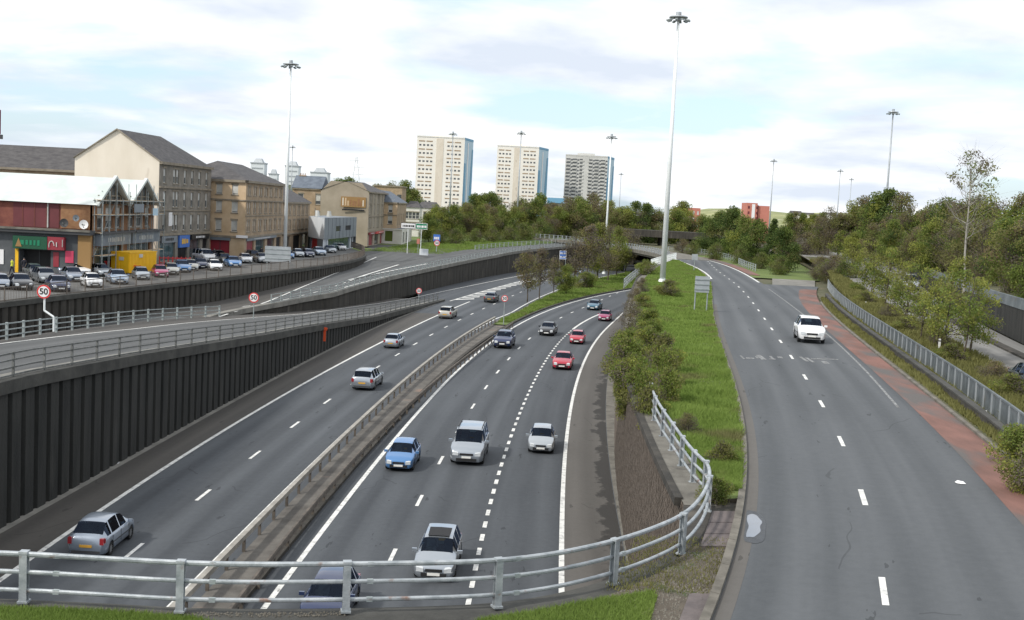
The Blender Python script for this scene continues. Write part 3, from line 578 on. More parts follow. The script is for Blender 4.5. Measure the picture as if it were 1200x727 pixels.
# ================================================================== RETAINING WALLS
def panel_mesh(name, w, d, m):
    b = MB(); p = [(0, 0), (w * .10, 0), (w * .24, d), (w * .90, d), (w, 0)]
    for (x0, y0), (x1, y1) in zip(p, p[1:]): b.quad((x0, y0, 0), (x1, y1, 0), (x1, y1, 1), (x0, y0, 1))
    return b.mesh(name, m)
def ribbed_wall(name, f, zb, zt, y0, y1, pitch, depth, m, mc, label, cop=(.18, .42, .45), side=1):
    """side=+1: the ribs face +X"""
    rt = empty(name, (0, 0, 0), 0, label, 'retaining wall')
    pts = resample(fpath(f, 0, y0, y1, 1.0), pitch); pm = panel_mesh('panel', pitch, depth, m)
    body = MB()
    for a, b in zip(pts, pts[1:]):
        n = Vector((b.y - a.y, -(b.x - a.x), 0)).normalized() * side
        za, zb_ = zt(a.y), zt(b.y); h = min(za, zb_) - cop[2] * .5 - zb(a.y)
        body.quad((a.x - n.x * .1, a.y - n.y * .1, zb(a.y) - .3), (b.x - n.x * .1, b.y - n.y * .1, zb(b.y) - .3), (b.x - n.x * .1, b.y - n.y * .1, zb_), (a.x - n.x * .1, a.y - n.y * .1, za))
        if h < .15: continue
        # local x runs along the wall, local y outwards; for side=+1 run from b to a so that +y faces +X
        o = link('panel', pm, rt, (b.x, b.y, zb(a.y) - .05) if side > 0 else (a.x, a.y, zb(a.y) - .05), None, (1, 1, h + .05))
        ang = heading(b, a) if side > 0 else heading(a, b)
        o.rotation_euler = (0, 0, ang)
        # make +y point along n
        yv = Vector((-math.sin(ang), math.cos(ang), 0))
        if yv.dot(n) < 0: o.scale.y = -1
    body.build('backing', m, rt)
    MB().path(fpath(f, zt, y0, y1, 2.0), [(-cop[0], -cop[2]), (cop[1] if side > 0 else cop[1], -cop[2]), (cop[1], .12), (-cop[0], .12)] if side > 0 else [(-cop[1], -cop[2]), (cop[0], -cop[2]), (cop[0], .12), (-cop[1], .12)]).build('coping', mc, rt)
    return rt
M['darkconc_b'] = M['darkconc']
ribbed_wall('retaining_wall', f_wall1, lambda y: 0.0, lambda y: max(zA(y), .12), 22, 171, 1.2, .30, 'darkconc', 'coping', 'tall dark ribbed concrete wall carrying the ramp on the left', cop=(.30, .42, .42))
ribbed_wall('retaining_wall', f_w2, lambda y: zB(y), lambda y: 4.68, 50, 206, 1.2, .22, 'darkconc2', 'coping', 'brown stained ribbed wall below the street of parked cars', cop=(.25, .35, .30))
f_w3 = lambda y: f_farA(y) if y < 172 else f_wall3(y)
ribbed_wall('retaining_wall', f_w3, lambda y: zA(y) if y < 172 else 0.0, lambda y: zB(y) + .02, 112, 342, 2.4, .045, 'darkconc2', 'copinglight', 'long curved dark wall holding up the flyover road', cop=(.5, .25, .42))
# smooth sett-faced wall below the grassy verge
w4 = empty('sett_faced_wall', (0, 0, 0), 0, 'brown sett faced wall rising from the right hard shoulder kerb to the verge', 'retaining wall')
b = MB(); Yw = ys(24, 222, 2)
for a, c in zip(Yw, Yw[1:]): b.quad((f_w4(a) - .30, a, -.1), (f_w4(c) - .30, c, -.1), (f_w4(c), c, 5.9), (f_w4(a), a, 5.9))
b.build('wall_face', 'setts', w4)
# courses of setts on the near length, where each row shows
sm = MB()
for i in range(52):
    z = .12 + i * .112; t = z / 6.0
    for a, c in zip(Yw[:22], Yw[1:23]):
        x0, x1 = f_w4(a) - .30 + .30 * t, f_w4(c) - .30 + .30 * t
        n_ = 8
        for k in range(n_):
            s0, s1 = k / n_ + .008, (k + 1) / n_ - .008; pr = random.uniform(.008, .028)
            ya, yb = a + (c - a) * s0, a + (c - a) * s1; xa, xb = x0 + (x1 - x0) * s0 - pr, x0 + (x1 - x0) * s1 - pr
            sm.quad((xa, ya, z), (xb, yb, z), (xb + .004, yb, z + .098), (xa + .004, ya, z + .098))
sm.build('setts', 'setts', w4, kind='stuff')
MB().path(fpath(f_w4, 5.99, 33, 222, 2), [(-.22, -.22), (.02, -.22), (.02, .025), (-.22, .025)]).build('coping', 'darkconc2', w4)
# wall right of the lower side road
rw = empty('retaining_wall', (0, 0, 0), 0, 'dark wall topped by grey panels at the foot of the right hand wood', 'retaining wall')
zRw = lambda y: zR(y) + lin([(20, 2.6), (84, 2.35), (137, 1.6), (200, 1.2)])(y)
wp = resample(fpath(f_rw, 0, 18, 200, 2), 3.0)
for a, c in zip(wp, wp[1:]):
    m_ = MB(); a2 = a.lerp(c, .005); c2 = a.lerp(c, .995); z0 = zR(a.y)
    m_.path([Vector((a2.x, a2.y, z0)), Vector((c2.x, c2.y, zR(c.y)))], [(-.15, -.1), (.25, -.1), (.25, zRw(a.y) - z0), (-.15, zRw(a.y) - z0)]); m_.build('wall_panel', 'darkconc', rw)
    m_ = MB(); m_.path([Vector((a2.x, a2.y, zRw(a.y))), Vector((c2.x, c2.y, zRw(c.y)))], [(-.2, .01), (.2, .01), (.14, .78), (-.1, .78)]); m_.build('barrier_panel', 'panel', rw)

# ================================================================== NEAR OVERBRIDGE EDGE
rail_px = [(-120, 701), (-40, 704), (28, 706), (120, 711.5), (211, 717), (300, 718.5), (405, 717), (500, 715), (582, 711.7), (650, 702), (718, 684.6), (760, 669), (798, 650), (818, 629), (829, 605), (829, 585), (820, 575), (811, 566), (797.5, 547), (786.5, 529), (775.5, 512), (766, 494), (761, 477)]
rp = [P(a, b, 5.93) for a, b in rail_px]
rps = smoothpath(rp, 2)
nr = empty('bridge_guard_rail', rp[0], 0, 'near galvanised three-rail guard fence curving round the grass verge above the motorway', 'railing')
posts_px = [(-155, 699), (28, 706), (211, 717), (405, 717), (582, 711.7), (718, 684.6), (798, 650), (829, 600), (825, 580), (811, 566), (797.5, 547), (786.5, 529), (775.5, 512), (766, 494), (761, 477)]
pmm = MB(); pmm.cbox((0, -.07, .5), (.15, .02, 1.0)); pmm.cbox((0, .05, .5), (.15, .02, 1.0)); pmm.cbox((0, -.01, .5), (.02, .10, 1.0)); pmm.cbox((0, -.01, 1.02), (.17, .17, .05)); pmm.cbox((0, 0, .02), (.2, .22, .04)); pmm = pmm.mesh('post', 'galv')
for px, py in posts_px:
    p = P(px, py, 5.93); i = min(range(len(rps)), key=lambda k: (rps[k] - p).length); a, c = rps[max(0, i - 1)], rps[min(len(rps) - 1, i + 1)]
    link('post', pmm, nr, p - rp[0], (0, 0, heading(a, c)))
for z, s_ in ((.98, .048), (.62, .040), (.25, .040)):
    fine = resample(rps, .5)
    MB().path([q - rp[0] + Vector((0, 0, z)) for q in fine], [(-s_ * .6, -s_), (s_ * .6, -s_), (s_, -s_ * .3), (s_, s_ * .5), (s_ * .5, s_), (-s_ * .5, s_), (-s_, s_ * .5), (-s_, -s_ * .3)]).build('rail', 'galv', nr)
for k, q in enumerate(resample(rps, 3.2)[1:-1]):
    nb_ = min(range(len(rps)), key=lambda t: (rps[t] - q).length); a, c = rps[max(0, nb_ - 1)], rps[min(len(rps) - 1, nb_ + 1)]
    for z in (.98, .62, .25): MB().cbox((0, 0, 0), (.12, .075, .088)).build('joint_sleeve', 'galvmid', nr, loc=q - rp[0] + Vector((0, 0, z)), rot=(0, 0, heading(a, c)))
# deck edge in front of the grass
edge = [P(a, b, 5.88) for a, b in [(-160, 697), (-40, 700), (120, 707), (211, 712.5), (300, 714), (405, 713), (500, 711), (582, 707), (650, 697), (712, 680), (745, 668), (790, 648), (802, 632)]]
dk = MB(); c = [Vector(q) for q in smoothpath(edge, 2)]
back = [Vector((q.x * .9, 14, q.z)) for q in c]
for i in range(len(c) - 1):
    dk.quad(back[i], back[i + 1], c[i + 1], c[i]); dk.quad(c[i], c[i + 1], c[i + 1] - Vector((0, 0, 1.2)), c[i] - Vector((0, 0, 1.2)))
dk.build('overbridge_deck', 'coping', kind='structure')
side_ = MB(); top = [P(802, 632, 5.88), P(802, 600, 5.88), P(802, 594, 5.88)]
gv = MB()
g_px = [(-160, 711), (0, 713), (60, 714), (140, 718), (230, 725), (300, 740), (300, 1000), (-300, 1000), (-300, 711)]
def sheet(name, pxs, z, m, kind='structure', **kw):
    q = MB(); v = [P(a, b, z) for a, b in pxs]; q.add(v, [tuple(range(len(v)))]); return q.build(name, m, kind=kind, **kw)
sheet('bridge_lawn', [(-160, 711), (0, 712), (60, 713), (150, 717.5), (230, 724), (300, 745), (300, 1100), (-300, 1100)][::-1], 5.97, 'grass')
sheet('bridge_lawn', [(545, 745), (560, 726), (620, 717), (680, 706), (730, 698), (765, 693), (770, 700), (762, 727), (760, 1100), (520, 1100)][::-1], 5.97, 'grass')
sheet('gravel_patch', [(690, 705), (735, 690), (770, 672), (806, 646), (812, 640), (870, 640), (846, 690), (830, 735), (780, 900), (650, 900)][::-1], 5.955, 'earth')
sheet('concrete_apron', [(788, 648), (797, 628), (800, 606), (801, 586), (842, 576), (872, 574), (866, 640), (840, 655), (806, 655)][::-1], 5.945, 'darkconc2')
M['slab'] = mat('purple_grey_slab', (0.10, 0.085, 0.085), (0.16, 0.135, 0.13), 1.5, 0.9, 0.3, 14)
for i, (a, b_) in enumerate([(599, 612), (612.6, 625.4), (626, 640)]):
    q = MB(); xl = lambda y: 835 - (y - 599) * .35; xr = lambda y: 869 - (y - 599) * .12
    v = [P(xl(b_), b_, 5.985), P(xr(b_), b_, 5.985), P(xr(a), a, 5.985), P(xl(a), a, 5.985)]; v2 = [p - Vector((0, 0, .08)) for p in v]
    q.add(v + v2, [(0, 1, 2, 3), (0, 4, 5, 1), (1, 5, 6, 2), (2, 6, 7, 3), (3, 7, 4, 0)]); q.build('paving_slab', 'slab', kind='structure')
q = MB(); v = [P(793, 735, 5.985), P(828, 735, 5.985), P(840, 696, 5.985), P(808, 695, 5.985)]; v2 = [p - Vector((0, 0, .08)) for p in v]
q.add(v + v2, [(0, 1, 2, 3), (0, 4, 5, 1), (1, 5, 6, 2), (2, 6, 7, 3), (3, 7, 4, 0)]); q.build('paving_slab', 'slab', kind='structure')

# ================================================================== RAILINGS AND BARRIERS
railing('ramp_parapet_rail', fpath(f_wall1, lambda y: max(zA(y), 0.02) + .12, 22, 168, 1.5), 'grey post-and-rail fence on top of the tall dark ribbed wall', spacing=2.9, h=1.0, rails=(.08, .4, .72, 1.0), m='galvdark', post=(.09, .10))
railing('ramp_far_rail', fpath(f_railA, lambda y: zA(y) - .02, 30, 114, 2), 'pale grey three-rail fence on the far side of the left ramp', spacing=3.2, h=1.05, rails=(.3, .65, 1.02), m='galvmid', post=(.14, .14))
railing('street_edge_fence', fpath(f_w2, 4.78, 50, 238, 3), 'brown mesh fence along the edge of the street of parked cars', cat='fence', spacing=3, h=1.15, rails=(.1, 1.12), m='fence', post=(.07, .07), bars=.22)
railing('flyover_parapet_rail', fpath(lambda y: f_w3(y) + .0, lambda y: zB(y) + .1, 128, 340, 3), 'grey parapet railing on the wall side of the flyover road', spacing=2.4, h=1.0, rails=(.1, .35, .62, 1.0), m='galvmid', post=(.1, .1))
railing('flyover_far_rail', fpath(lambda y: f_wall3(y) - 9.0, lambda y: zB(y), P(538, 291, 4.8).y, 335, 3), 'grey railing on the tree side of the flyover road', spacing=3.0, h=1.05, rails=(.3, .65, 1.02), m='galvmid', post=(.14, .14))
# central reservation barriers
cb = empty('crash_barrier', (0, 0, 0), 0, 'pale topped crash barrier on posts beside the left carriageway', 'crash barrier')
pb = MB().cbox((0, 0, .3), (.12, .10, .62)).mesh('post', 'rust')
for p in resample(fpath(f_barW, 0, 14, 142, 2), 2.4): link('post', pb, cb, p)
MB().path(fpath(f_barW, 0, 14, 142, 2), [(-.09, .54), (.09, .54), (.10, .76), (-.10, .77)]).build('beam', 'rubbing', cb)
cb = empty('crash_barrier', (0, 0, 0), 0, 'rusty low crash barrier beside the right carriageway', 'crash barrier')
for p in resample(fpath(f_barR, 0, 14, 137, 2), 2.4): link('post', pb, cb, p)
MB().path(fpath(f_barR, 0, 14, 137, 2), [(-.05, .38), (.05, .38), (.09, .45), (.05, .52), (.09, .59), (.05, .66), (-.05, .66)]).build('beam', 'rust', cb)
# right parapet: each panel a part
pr = empty('panelled_parapet', (0, 0, 0), 0, 'blue-grey panelled parapet beside the red cycle strip', 'parapet')
pp = resample(fpath(f_parR, 6.05, 15, 150, 1.2), 1.75)
for i, (a, c) in enumerate(zip(pp, pp[1:])):
    L = (c - a).length; L = round(L, 2)
    if i == 0:
        me = MB(); me.box(.05, L - .05, -.025, .025, .10, .90); 
        for k in range(1, 3): me.box(k * L / 3 - .012, k * L / 3 + .012, -.045, .045, .12, .88)
        me.box(.03, L - .03, -.04, .04, .06, .12); me.box(.03, L - .03, -.04, .04, .88, .93)
        me = me.mesh('panel', 'panel'); pe2 = MB().cbox((0, 0, .49), (.11, .16, .98)).mesh('post', 'signback')
    link('panel', me, pr, a, (0, 0, heading(a, c))); link('post', pe2, pr, a, (0, 0, heading(a, c)))
MB().path(fpath(f_parR, 6.05, 15, 150, 1.5), [(-.06, .96), (.06, .96), (.05, 1.04), (-.05, 1.04)]).build('top_rail', 'panel', pr)

# far bridge over the motorway: continues the slip road to the flyover
brc = smoothpath([Vector((30.6, 225, 6.05)), Vector((30.2, 240, 6.2)), Vector((27.3, 262, 6.3)), Vector((22.8, 284, 6.4)), Vector((15, 306, 6.4)), Vector((5, 322, 6.3))], 2)
br = empty('far_overbridge', (0, 0, 0), 0, 'concrete bridge carrying the slip road over the far end of the motorway', 'bridge')
MB().path(brc, [(-.4, -.95), (8.2, -.95), (8.2, .02), (-.4, .02)]).build('deck', 'concrete', br)
MB().path(brc, [(-.75, -.55), (-.41, -.7), (-.41, .18), (-.75, .18)]).build('fascia', 'concrete', br)
for p in (brc[len(brc) * 3 // 10], brc[len(brc) * 6 // 10], brc[len(brc) * 8 // 10]):
    MB().cbox((p.x + 3, p.y + 1.5, 2.6), (5.5, 1.1, 5.4)).build('pier', 'darkconc2', br)
railing('bridge_rail', [p + Vector((-.55, 0, .15)) for p in brc], 'pale posted parapet rail on the near side of the far bridge', spacing=2.2, h=1.15, rails=(.25, .6, 1.1), m='galv', post=(.14, .22))
railing('bridge_rail', [P(a, b_, 6.03) for a, b_ in [(885, 318), (873, 313.5), (858, 306), (840, 301), (817, 297), (797, 295.5), (783, 294.5)]], 'grey railing on the outer bend of the slip road before the dark bushes', spacing=3, h=1.1, rails=(.35, .7, 1.08), m='galvmid', post=(.16, .16))
railing('verge_rail', [P(a, b_, 6.0) for a, b_ in [(792, 304), (782, 307), (771, 310), (763, 313)]], 'short white railing at the top corner of the grassy verge', spacing=1.7, h=1.2, rails=(.35, .75, 1.15), m='mast', post=(.14, .14))
railing('verge_rail', [P(a, b_, 5.6) for a, b_ in [(749, 321), (744, 326), (738, 331), (731, 338)]], 'white railing beside the far motorway edge below the verge', spacing=2.5, h=1.1, rails=(.35, .7, 1.05), m='galv', post=(.07, .07))
# distant viaduct behind
vd = empty('distant_viaduct', (0, 0, 0), 0, 'grey concrete viaduct in the shade of the trees behind the far bridge', 'bridge')
a = Vector((PD(690, 335, 9).x, 335, 0)); c = Vector((PD(835, 325, 9).x, 325, 0))
MB().path([a + Vector((0, 0, 8.2)), c + Vector((0, 0, 8.2))], [(-5, 0), (5, 0), (5, 1.9), (-5, 1.9)]).build('deck', 'darkconc2', vd)
for t in (.1, .35, .6, .85):
    p = a.lerp(c, t); MB().cbox((p.x, p.y, 4), (1.6, 6, 8.2)).build('pier', 'darkconc2', vd)

# ================================================================== VEHICLES (x forward, y left, z up, origin on the ground)
def car_proto(name, L, W, H, top, belt, roofw, wheels, wr, hood_z, glass_side, cowl, roof_f, roof_r, tail_x, ground=.20, plate_rear='platey', rails=False):
    """top: list of (x, z) outline; cowl/roof_f = x at foot and head of the windscreen; roof_r/tail_x = head and foot of the rear window"""
    xs0 = -L / 2; xs1 = L / 2
    X = set([xs0, xs0 + .05, xs0 + .16, xs1 - .05, xs1 - .16, xs1 - .35, cowl, roof_f, roof_r, tail_x])
    for wx in wheels:
        for k in range(-4, 5): X.add(wx + (wr + .05) * math.sin(math.pi / 2 * k / 4))
    for gx in glass_side: X.add(gx)
    q = xs0
    while q < xs1: X.add(q); q += .35
    X = sorted(X); Xs = [X[0]]
    for q in X[1:]:
        if q - Xs[-1] > .035: Xs.append(q)
    tx = [p[0] for p in top]; tz = [p[1] for p in top]
    def ring(x):
        t = float(np.interp(x, tx, tz)); e = min(1, (x - xs0) / .35, (xs1 - x) / .5); e = max(0, e); pl = .80 + .20 * math.sin(e * math.pi / 2)
        w = W / 2 * pl; bot = ground + .06 * (1 - e)
        for wx in wheels:
            r = wr + .05
            if abs(x - wx) < r: bot = max(bot, wr + math.sqrt(max(0, r * r - (x - wx) ** 2)))
        g = min(1, max(0, (t - belt) / max(.01, H - belt)))
        ty = (W / 2) * (.80 + (roofw - .80) * g) * pl / 1.0
        b = min(belt, t - .07)
        b2 = min(belt + .02, t - .035)
        r = [(w * .86, bot + (0 if bot > ground + .1 else -.03)), (w * .985, max(bot, ground + .08)), (w, max(bot + .02, belt * .62)), (w * .985, max(b, bot + .04)), (w * .93, max(b2, bot + .05)), (ty, t - .028), (ty * .80, t - .004), (ty * .4, t + .006)]
        return r
    rings = [ring(x) for x in Xs]; n = 8
    parts = {'body': MB(), 'windscreen': MB(), 'rear_window': MB(), 'side_window': [MB(), MB()]}
    def seg_kind(i, j, side):
        xm = (Xs[i] + Xs[i + 1]) / 2; t = float(np.interp(xm, tx, tz))
        if roof_f < xm < cowl and j >= 5: return 'windscreen'
        if (tail_x < xm < roof_r) and j >= 5: return 'rear_window'
        if j == 4 and t > belt + .12:
            for a, c in zip(glass_side[::2], glass_side[1::2]):
                if a < xm < c: return 'side'
        return 'body'
    def pt(i, j, side):
        if j == n: return (Xs[i], 0, float(np.interp(Xs[i], tx, tz)) + .008)
        y, z = rings[i][j]; return (Xs[i], y * side, z)
    for side in (1, -1):
        for i in range(len(Xs) - 1):
            for j in range(n):
                q = [pt(i, j, side), pt(i + 1, j, side), pt(i + 1, j + 1, side), pt(i, j + 1, side)]
                if side < 0: q = q[::-1]
                k = seg_kind(i, j, side)
                (parts['side_window'][0 if side > 0 else 1] if k == 'side' else parts[k]).quad(*q)
    for i, sgn in ((0, 1), (len(Xs) - 1, -1)):
        loop = [pt(i, j, 1) for j in range(n + 1)] + [pt(i, j, -1) for j in range(n - 1, -1, -1)]
        parts['body'].add(loop, [tuple(range(len(loop)))[::(1 if sgn > 0 else -1)]])
    def weld(me, dist=.002):
        import bmesh
        bm = bmesh.new(); bm.from_mesh(me); bmesh.ops.remove_doubles(bm, verts=bm.verts, dist=dist); bmesh.ops.recalc_face_normals(bm, faces=bm.faces); bm.to_mesh(me); bm.free()
    rt = empty(name, (0, 0, -200))
    me = parts['body'].mesh('body', 'grey', False) if False else parts['body'].mesh('body', PAINT['silver'], True); weld(me); link('body', me, rt)
    for k in ('windscreen', 'rear_window'):
        me = parts[k].mesh(k, 'glass', True); weld(me); link(k, me, rt)
    for mb in parts['side_window']:
        me = mb.mesh('side_window', 'glass', True); weld(me); link('side_window', me, rt)
    # trim under the shell
    MB().box(xs0 + .25, xs1 - .25, -W * .38, W * .38, ground - .04, ground + .25).build('underbody', 'black', rt)
    # wheels
    wm_ = MB(); tw = .10
    for k in range(16):
        a0, a1 = 2 * math.pi * k / 16, 2 * math.pi * (k + 1) / 16
        prof = [(wr * .62, tw), (wr * .95, tw), (wr, tw * .6), (wr, -tw * .6), (wr * .95, -tw), (wr * .62, -tw)]
        for (r0, y0), (r1, y1) in zip(prof, prof[1:]):
            wm_.quad((r0 * math.cos(a0), y0, r0 * math.sin(a0)), (r1 * math.cos(a0), y1, r1 * math.sin(a0)), (r1 * math.cos(a1), y1, r1 * math.sin(a1)), (r0 * math.cos(a1), y0, r0 * math.sin(a1)))
    wmesh = wm_.mesh('wheel', 'tyre', True)
    rm = MB()
    for k in range(10):
        a0, a1 = 2 * math.pi * k / 10, 2 * math.pi * (k + .62) / 10
        rm.quad((0.04, tw * .75, 0), (wr * .64 * math.cos(a0), tw * .8, wr * .64 * math.sin(a0)), (wr * .64 * math.cos((a0 + a1) / 2), tw * .82, wr * .64 * math.sin((a0 + a1) / 2)), (wr * .64 * math.cos(a1), tw * .8, wr * .64 * math.sin(a1)))
    rm.tube((0, -tw * .8, 0), (0, tw * .6, 0), wr * .63, n=16)
    rmesh = rm.mesh('rim', ['rim'], False)
    for wx in wheels:
        for s_ in (1, -1):
            w_ = link('wheel', wmesh, rt, (wx, s_ * (W / 2 - .115), wr), (0, 0, 0 if s_ > 0 else math.pi)); link('rim', rmesh, w_)
    # lamps, grille, plates, mirrors, bumper strips
    fz = float(np.interp(xs1 - .05, tx, tz)); hz = min(fz - .02, .68 * hood_z / .9)
    for s_ in (1, -1):
        b = MB(); yo = W / 2 * .80
        xa, xb = xs1 - .42, xs1 + .005
        v = [(xb, s_ * yo * .60, hz - .13), (xb, s_ * yo * .60, hz + .02), (xb - .07, s_ * yo * 1.04, hz + .06), (xb - .05, s_ * yo * 1.04, hz - .12),
             (xa, s_ * (W / 2 * .93), hz + .13), (xa + .02, s_ * (W / 2 * .955), hz - .02), (xb - .22, s_ * yo * .74, hz + .14)]
        b.add(v, [(0, 1, 2, 3), (3, 2, 4, 5), (1, 6, 2), (2, 6, 4)]); b.build('headlight', 'lamp', rt, smooth=False)
        b = MB(); r0 = xs0 - .008; tzr = min(.98, belt * .98)
        b.cbox((xs0 + .09, s_ * W / 2 * .80, tzr - .10), (.20, .17, .27)); b.cbox((xs0 + .20, s_ * W / 2 * .90, tzr - .09), (.16, .07, .20)); b.build('tail_light', 'tail', rt)
        b = MB(); b.cbox((cowl - .28, s_ * (W / 2 + .09), belt + .07), (.11, .20, .13)); b.build('door_mirror', PAINT['silver'], rt)
        b = MB(); b.box(xs0 + .9, xs1 - 1.0, s_ * (W / 2 + .002) - .008, s_ * (W / 2 + .002) + .008, belt * .60 - .03, belt * .60 + .02); b.build('side_strip', 'darkgrey', rt)
    b = MB(); b.box(xs1 - .06, xs1 + .008, -W * .20, W * .20, hz - .11, hz + .0); b.build('grille', 'black', rt)
    b = MB(); b.box(xs1 - .08, xs1 + .012, -W * .30, W * .30, ground + .06, ground + .20); b.build('lower_intake', 'black', rt)
    b = MB(); b.box(xs1 - .02, xs1 + .025, -.26, .26, hz - .26, hz - .15); b.build('number_plate', 'platew', rt)
    b = MB(); b.box(xs0 - .025, xs0 + .02, -.26, .26, .55 * belt + .02, .55 * belt + .13); b.build('number_plate', plate_rear, rt)
    b = MB(); b.box(xs0 - .012, xs0 + .1, -W * .36, W * .36, ground + .06, ground + .17); b.build('rear_bumper_trim', 'darkgrey', rt)
    if rails:
        for s_ in (1, -1): MB().path([(roof_r + .3, s_ * W / 2 * roofw * .93, H + .02), (roof_f - .2, s_ * W / 2 * roofw * .93, H + .02)], [(-.02, -.03), (.02, -.03), (.02, .03), (-.02, .03)]).build('roof_rail', 'darkgrey', rt)
    MB().box(xs0 + .45, cowl - .05, -W * .42, W * .42, .28, .36).build('cabin_floor', 'black', rt)
    MB().box(cowl - .42, cowl + .02, -W * .40, W * .40, belt - .22, belt - .04).build('dashboard', 'darkgrey', rt)
    for sx in (roof_f - .55, roof_r + .75):
        for s_ in (1, -1):
            q = MB(); y_ = s_ * W * .21; q.cbox((sx, y_, .50), (.50, .46, .20)); q.add([(sx - .30, y_ - .23, .5), (sx - .14, y_ - .23, .5), (sx - .14, y_ + .23, .5), (sx - .30, y_ + .23, .5), (sx - .44, y_ - .20, belt + .14), (sx - .34, y_ - .20, belt + .14), (sx - .34, y_ + .20, belt + .14), (sx - .44, y_ + .20, belt + .14)], [(0, 3, 2, 1), (4, 5, 6, 7), (0, 1, 5, 4), (1, 2, 6, 5), (2, 3, 7, 6), (3, 0, 4, 7)])
            q.cbox((sx - .42, y_, belt + .25), (.10, .26, .17)); q.build('seat', 'seat', rt)
    MB().tube((cowl - .55, -W * .21, belt - .02), (cowl - .52, -W * .21, belt + .0), .18, n=14).build('steering_wheel', 'black', rt)
    for s_ in (1, -1):
        for gx_ in (glass_side[1] + .05, glass_side[3] + .03, glass_side[5] + .22):
            MB().box(gx_ - .012, gx_ + .012, s_ * W / 2 * .995 - .008, s_ * W / 2 * .995 + .010, ground + .18, belt - .05).build('door_gap', 'black', rt)
    return rt
PROTO = {}
PROTO['hatch'] = car_proto('hatchback_car', 3.95, 1.68, 1.50, [(-1.975, .62), (-1.93, .84), (-1.80, 1.0), (-1.62, 1.14), (-1.28, 1.42), (-.9, 1.48), (-.3, 1.50), (.2, 1.46), (.42, 1.40), (1.05, 1.0), (1.2, .95), (1.6, .84), (1.85, .72), (1.975, .52)],
    .90, .66, (-1.22, 1.24), .30, .92, (-1.55, -1.12, -1.02, -.12, -.05, .68), 1.08, .40, -1.24, -1.74)
PROTO['mpv'] = car_proto('people_carrier', 4.6, 1.86, 1.82, [(-2.3, .6), (-2.28, .95), (-2.2, 1.1), (-1.98, 1.72), (-1.6, 1.80), (-.5, 1.82), (.5, 1.78), (.75, 1.72), (1.35, 1.16), (1.5, 1.10), (1.95, .98), (2.18, .84), (2.3, .6)],
    1.08, .78, (-1.4, 1.45), .33, 1.0, (-2.0, -1.12, -1.0, -.1, 0, .9), 1.38, .72, -1.98, -2.24, rails=True)
PROTO['saloon'] = car_proto('saloon_car', 4.45, 1.74, 1.44, [(-2.225, .62), (-2.18, .92), (-2.0, .98), (-1.55, 1.03), (-1.05, 1.34), (-.7, 1.42), (-.1, 1.44), (.3, 1.40), (.45, 1.36), (1.15, .97), (1.3, .93), (1.8, .82), (2.1, .7), (2.225, .52)],
    .88, .66, (-1.33, 1.38), .31, .9, (-1.3, -.92, -.82, -.05, .02, .78), 1.17, .43, -.95, -1.58)
PROTO['estate'] = car_proto('estate_car', 4.4, 1.76, 1.50, [(-2.2, .62), (-2.17, .93), (-2.08, 1.05), (-1.78, 1.42), (-1.5, 1.49), (-.4, 1.50), (.25, 1.46), (.42, 1.40), (1.12, 1.0), (1.3, .95), (1.8, .83), (2.08, .7), (2.2, .52)],
    .90, .68, (-1.3, 1.36), .31, .92, (-1.85, -1.1, -1.0, -.1, -.02, .75), 1.14, .40, -1.76, -2.10)
PROTO['suv'] = car_proto('sport_utility_car', 4.35, 1.84, 1.68, [(-2.175, .7), (-2.14, 1.02), (-2.04, 1.15), (-1.8, 1.56), (-1.5, 1.65), (-.4, 1.68), (.25, 1.64), (.42, 1.58), (1.02, 1.16), (1.18, 1.11), (1.7, 1.02), (2.0, .9), (2.175, .66)],
    1.05, .68, (-1.3, 1.35), .37, 1.06, (-1.8, -1.1, -1.0, -.1, -.02, .70), 1.04, .40, -1.78, -2.06, ground=.26)
protos_used = set()
def place_car(kind, color, px, py, z, f=None, toward=True, head=None, label='', cat='car', group=None, plate=None, zroad=None, length=1.0):
    src = PROTO[kind]; p = P(px, py, z)
    if zroad: # iterate on a sloping road
        for _ in range(4): p = P(px, py, zroad(p.y))
    o = src if kind not in protos_used else copy_tree(src)
    protos_used.add(kind)
    if head is None:
        a = Vector((f(p.y - 2), p.y - 2, 0)); b_ = Vector((f(p.y + 2), p.y + 2, 0)); head = heading(b_, a) if toward else heading(a, b_)
    zc = p.z; pitch = 0
    Lh = src_len[kind] / 2
    if zroad:
        pitch = 0
    # (px, py) marks the nearest bumper on the ground
    c = p.copy()
    nearest = Vector((math.cos(head), math.sin(head), 0)) * (Lh - .1)
    c = c - nearest if toward else c + nearest
    if toward is None: c = p
    if length != 1.0: o.scale = (length,) * 3
    o.location = (c.x, c.y, (zroad(c.y) if zroad else z) + .012); o.rotation_euler = (0, pitch, head)
    props(o, label, cat, group)
    pm_ = PAINT[color]
    for ch in o.children:
        nm = ch.name.split('.')[0]
        if nm in ('body', 'door_mirror'):
            ch.material_slots[0].link = 'OBJECT'; ch.material_slots[0].material = pm_
        if nm == 'number_plate' and plate and ch.data.materials[0] == M['platey']:
            ch.material_slots[0].link = 'OBJECT'; ch.material_slots[0].material = M[plate]
    return o
src_len = dict(hatch=3.95, mpv=4.6, saloon=4.45, estate=4.4, suv=4.35)
T, A_ = True, False
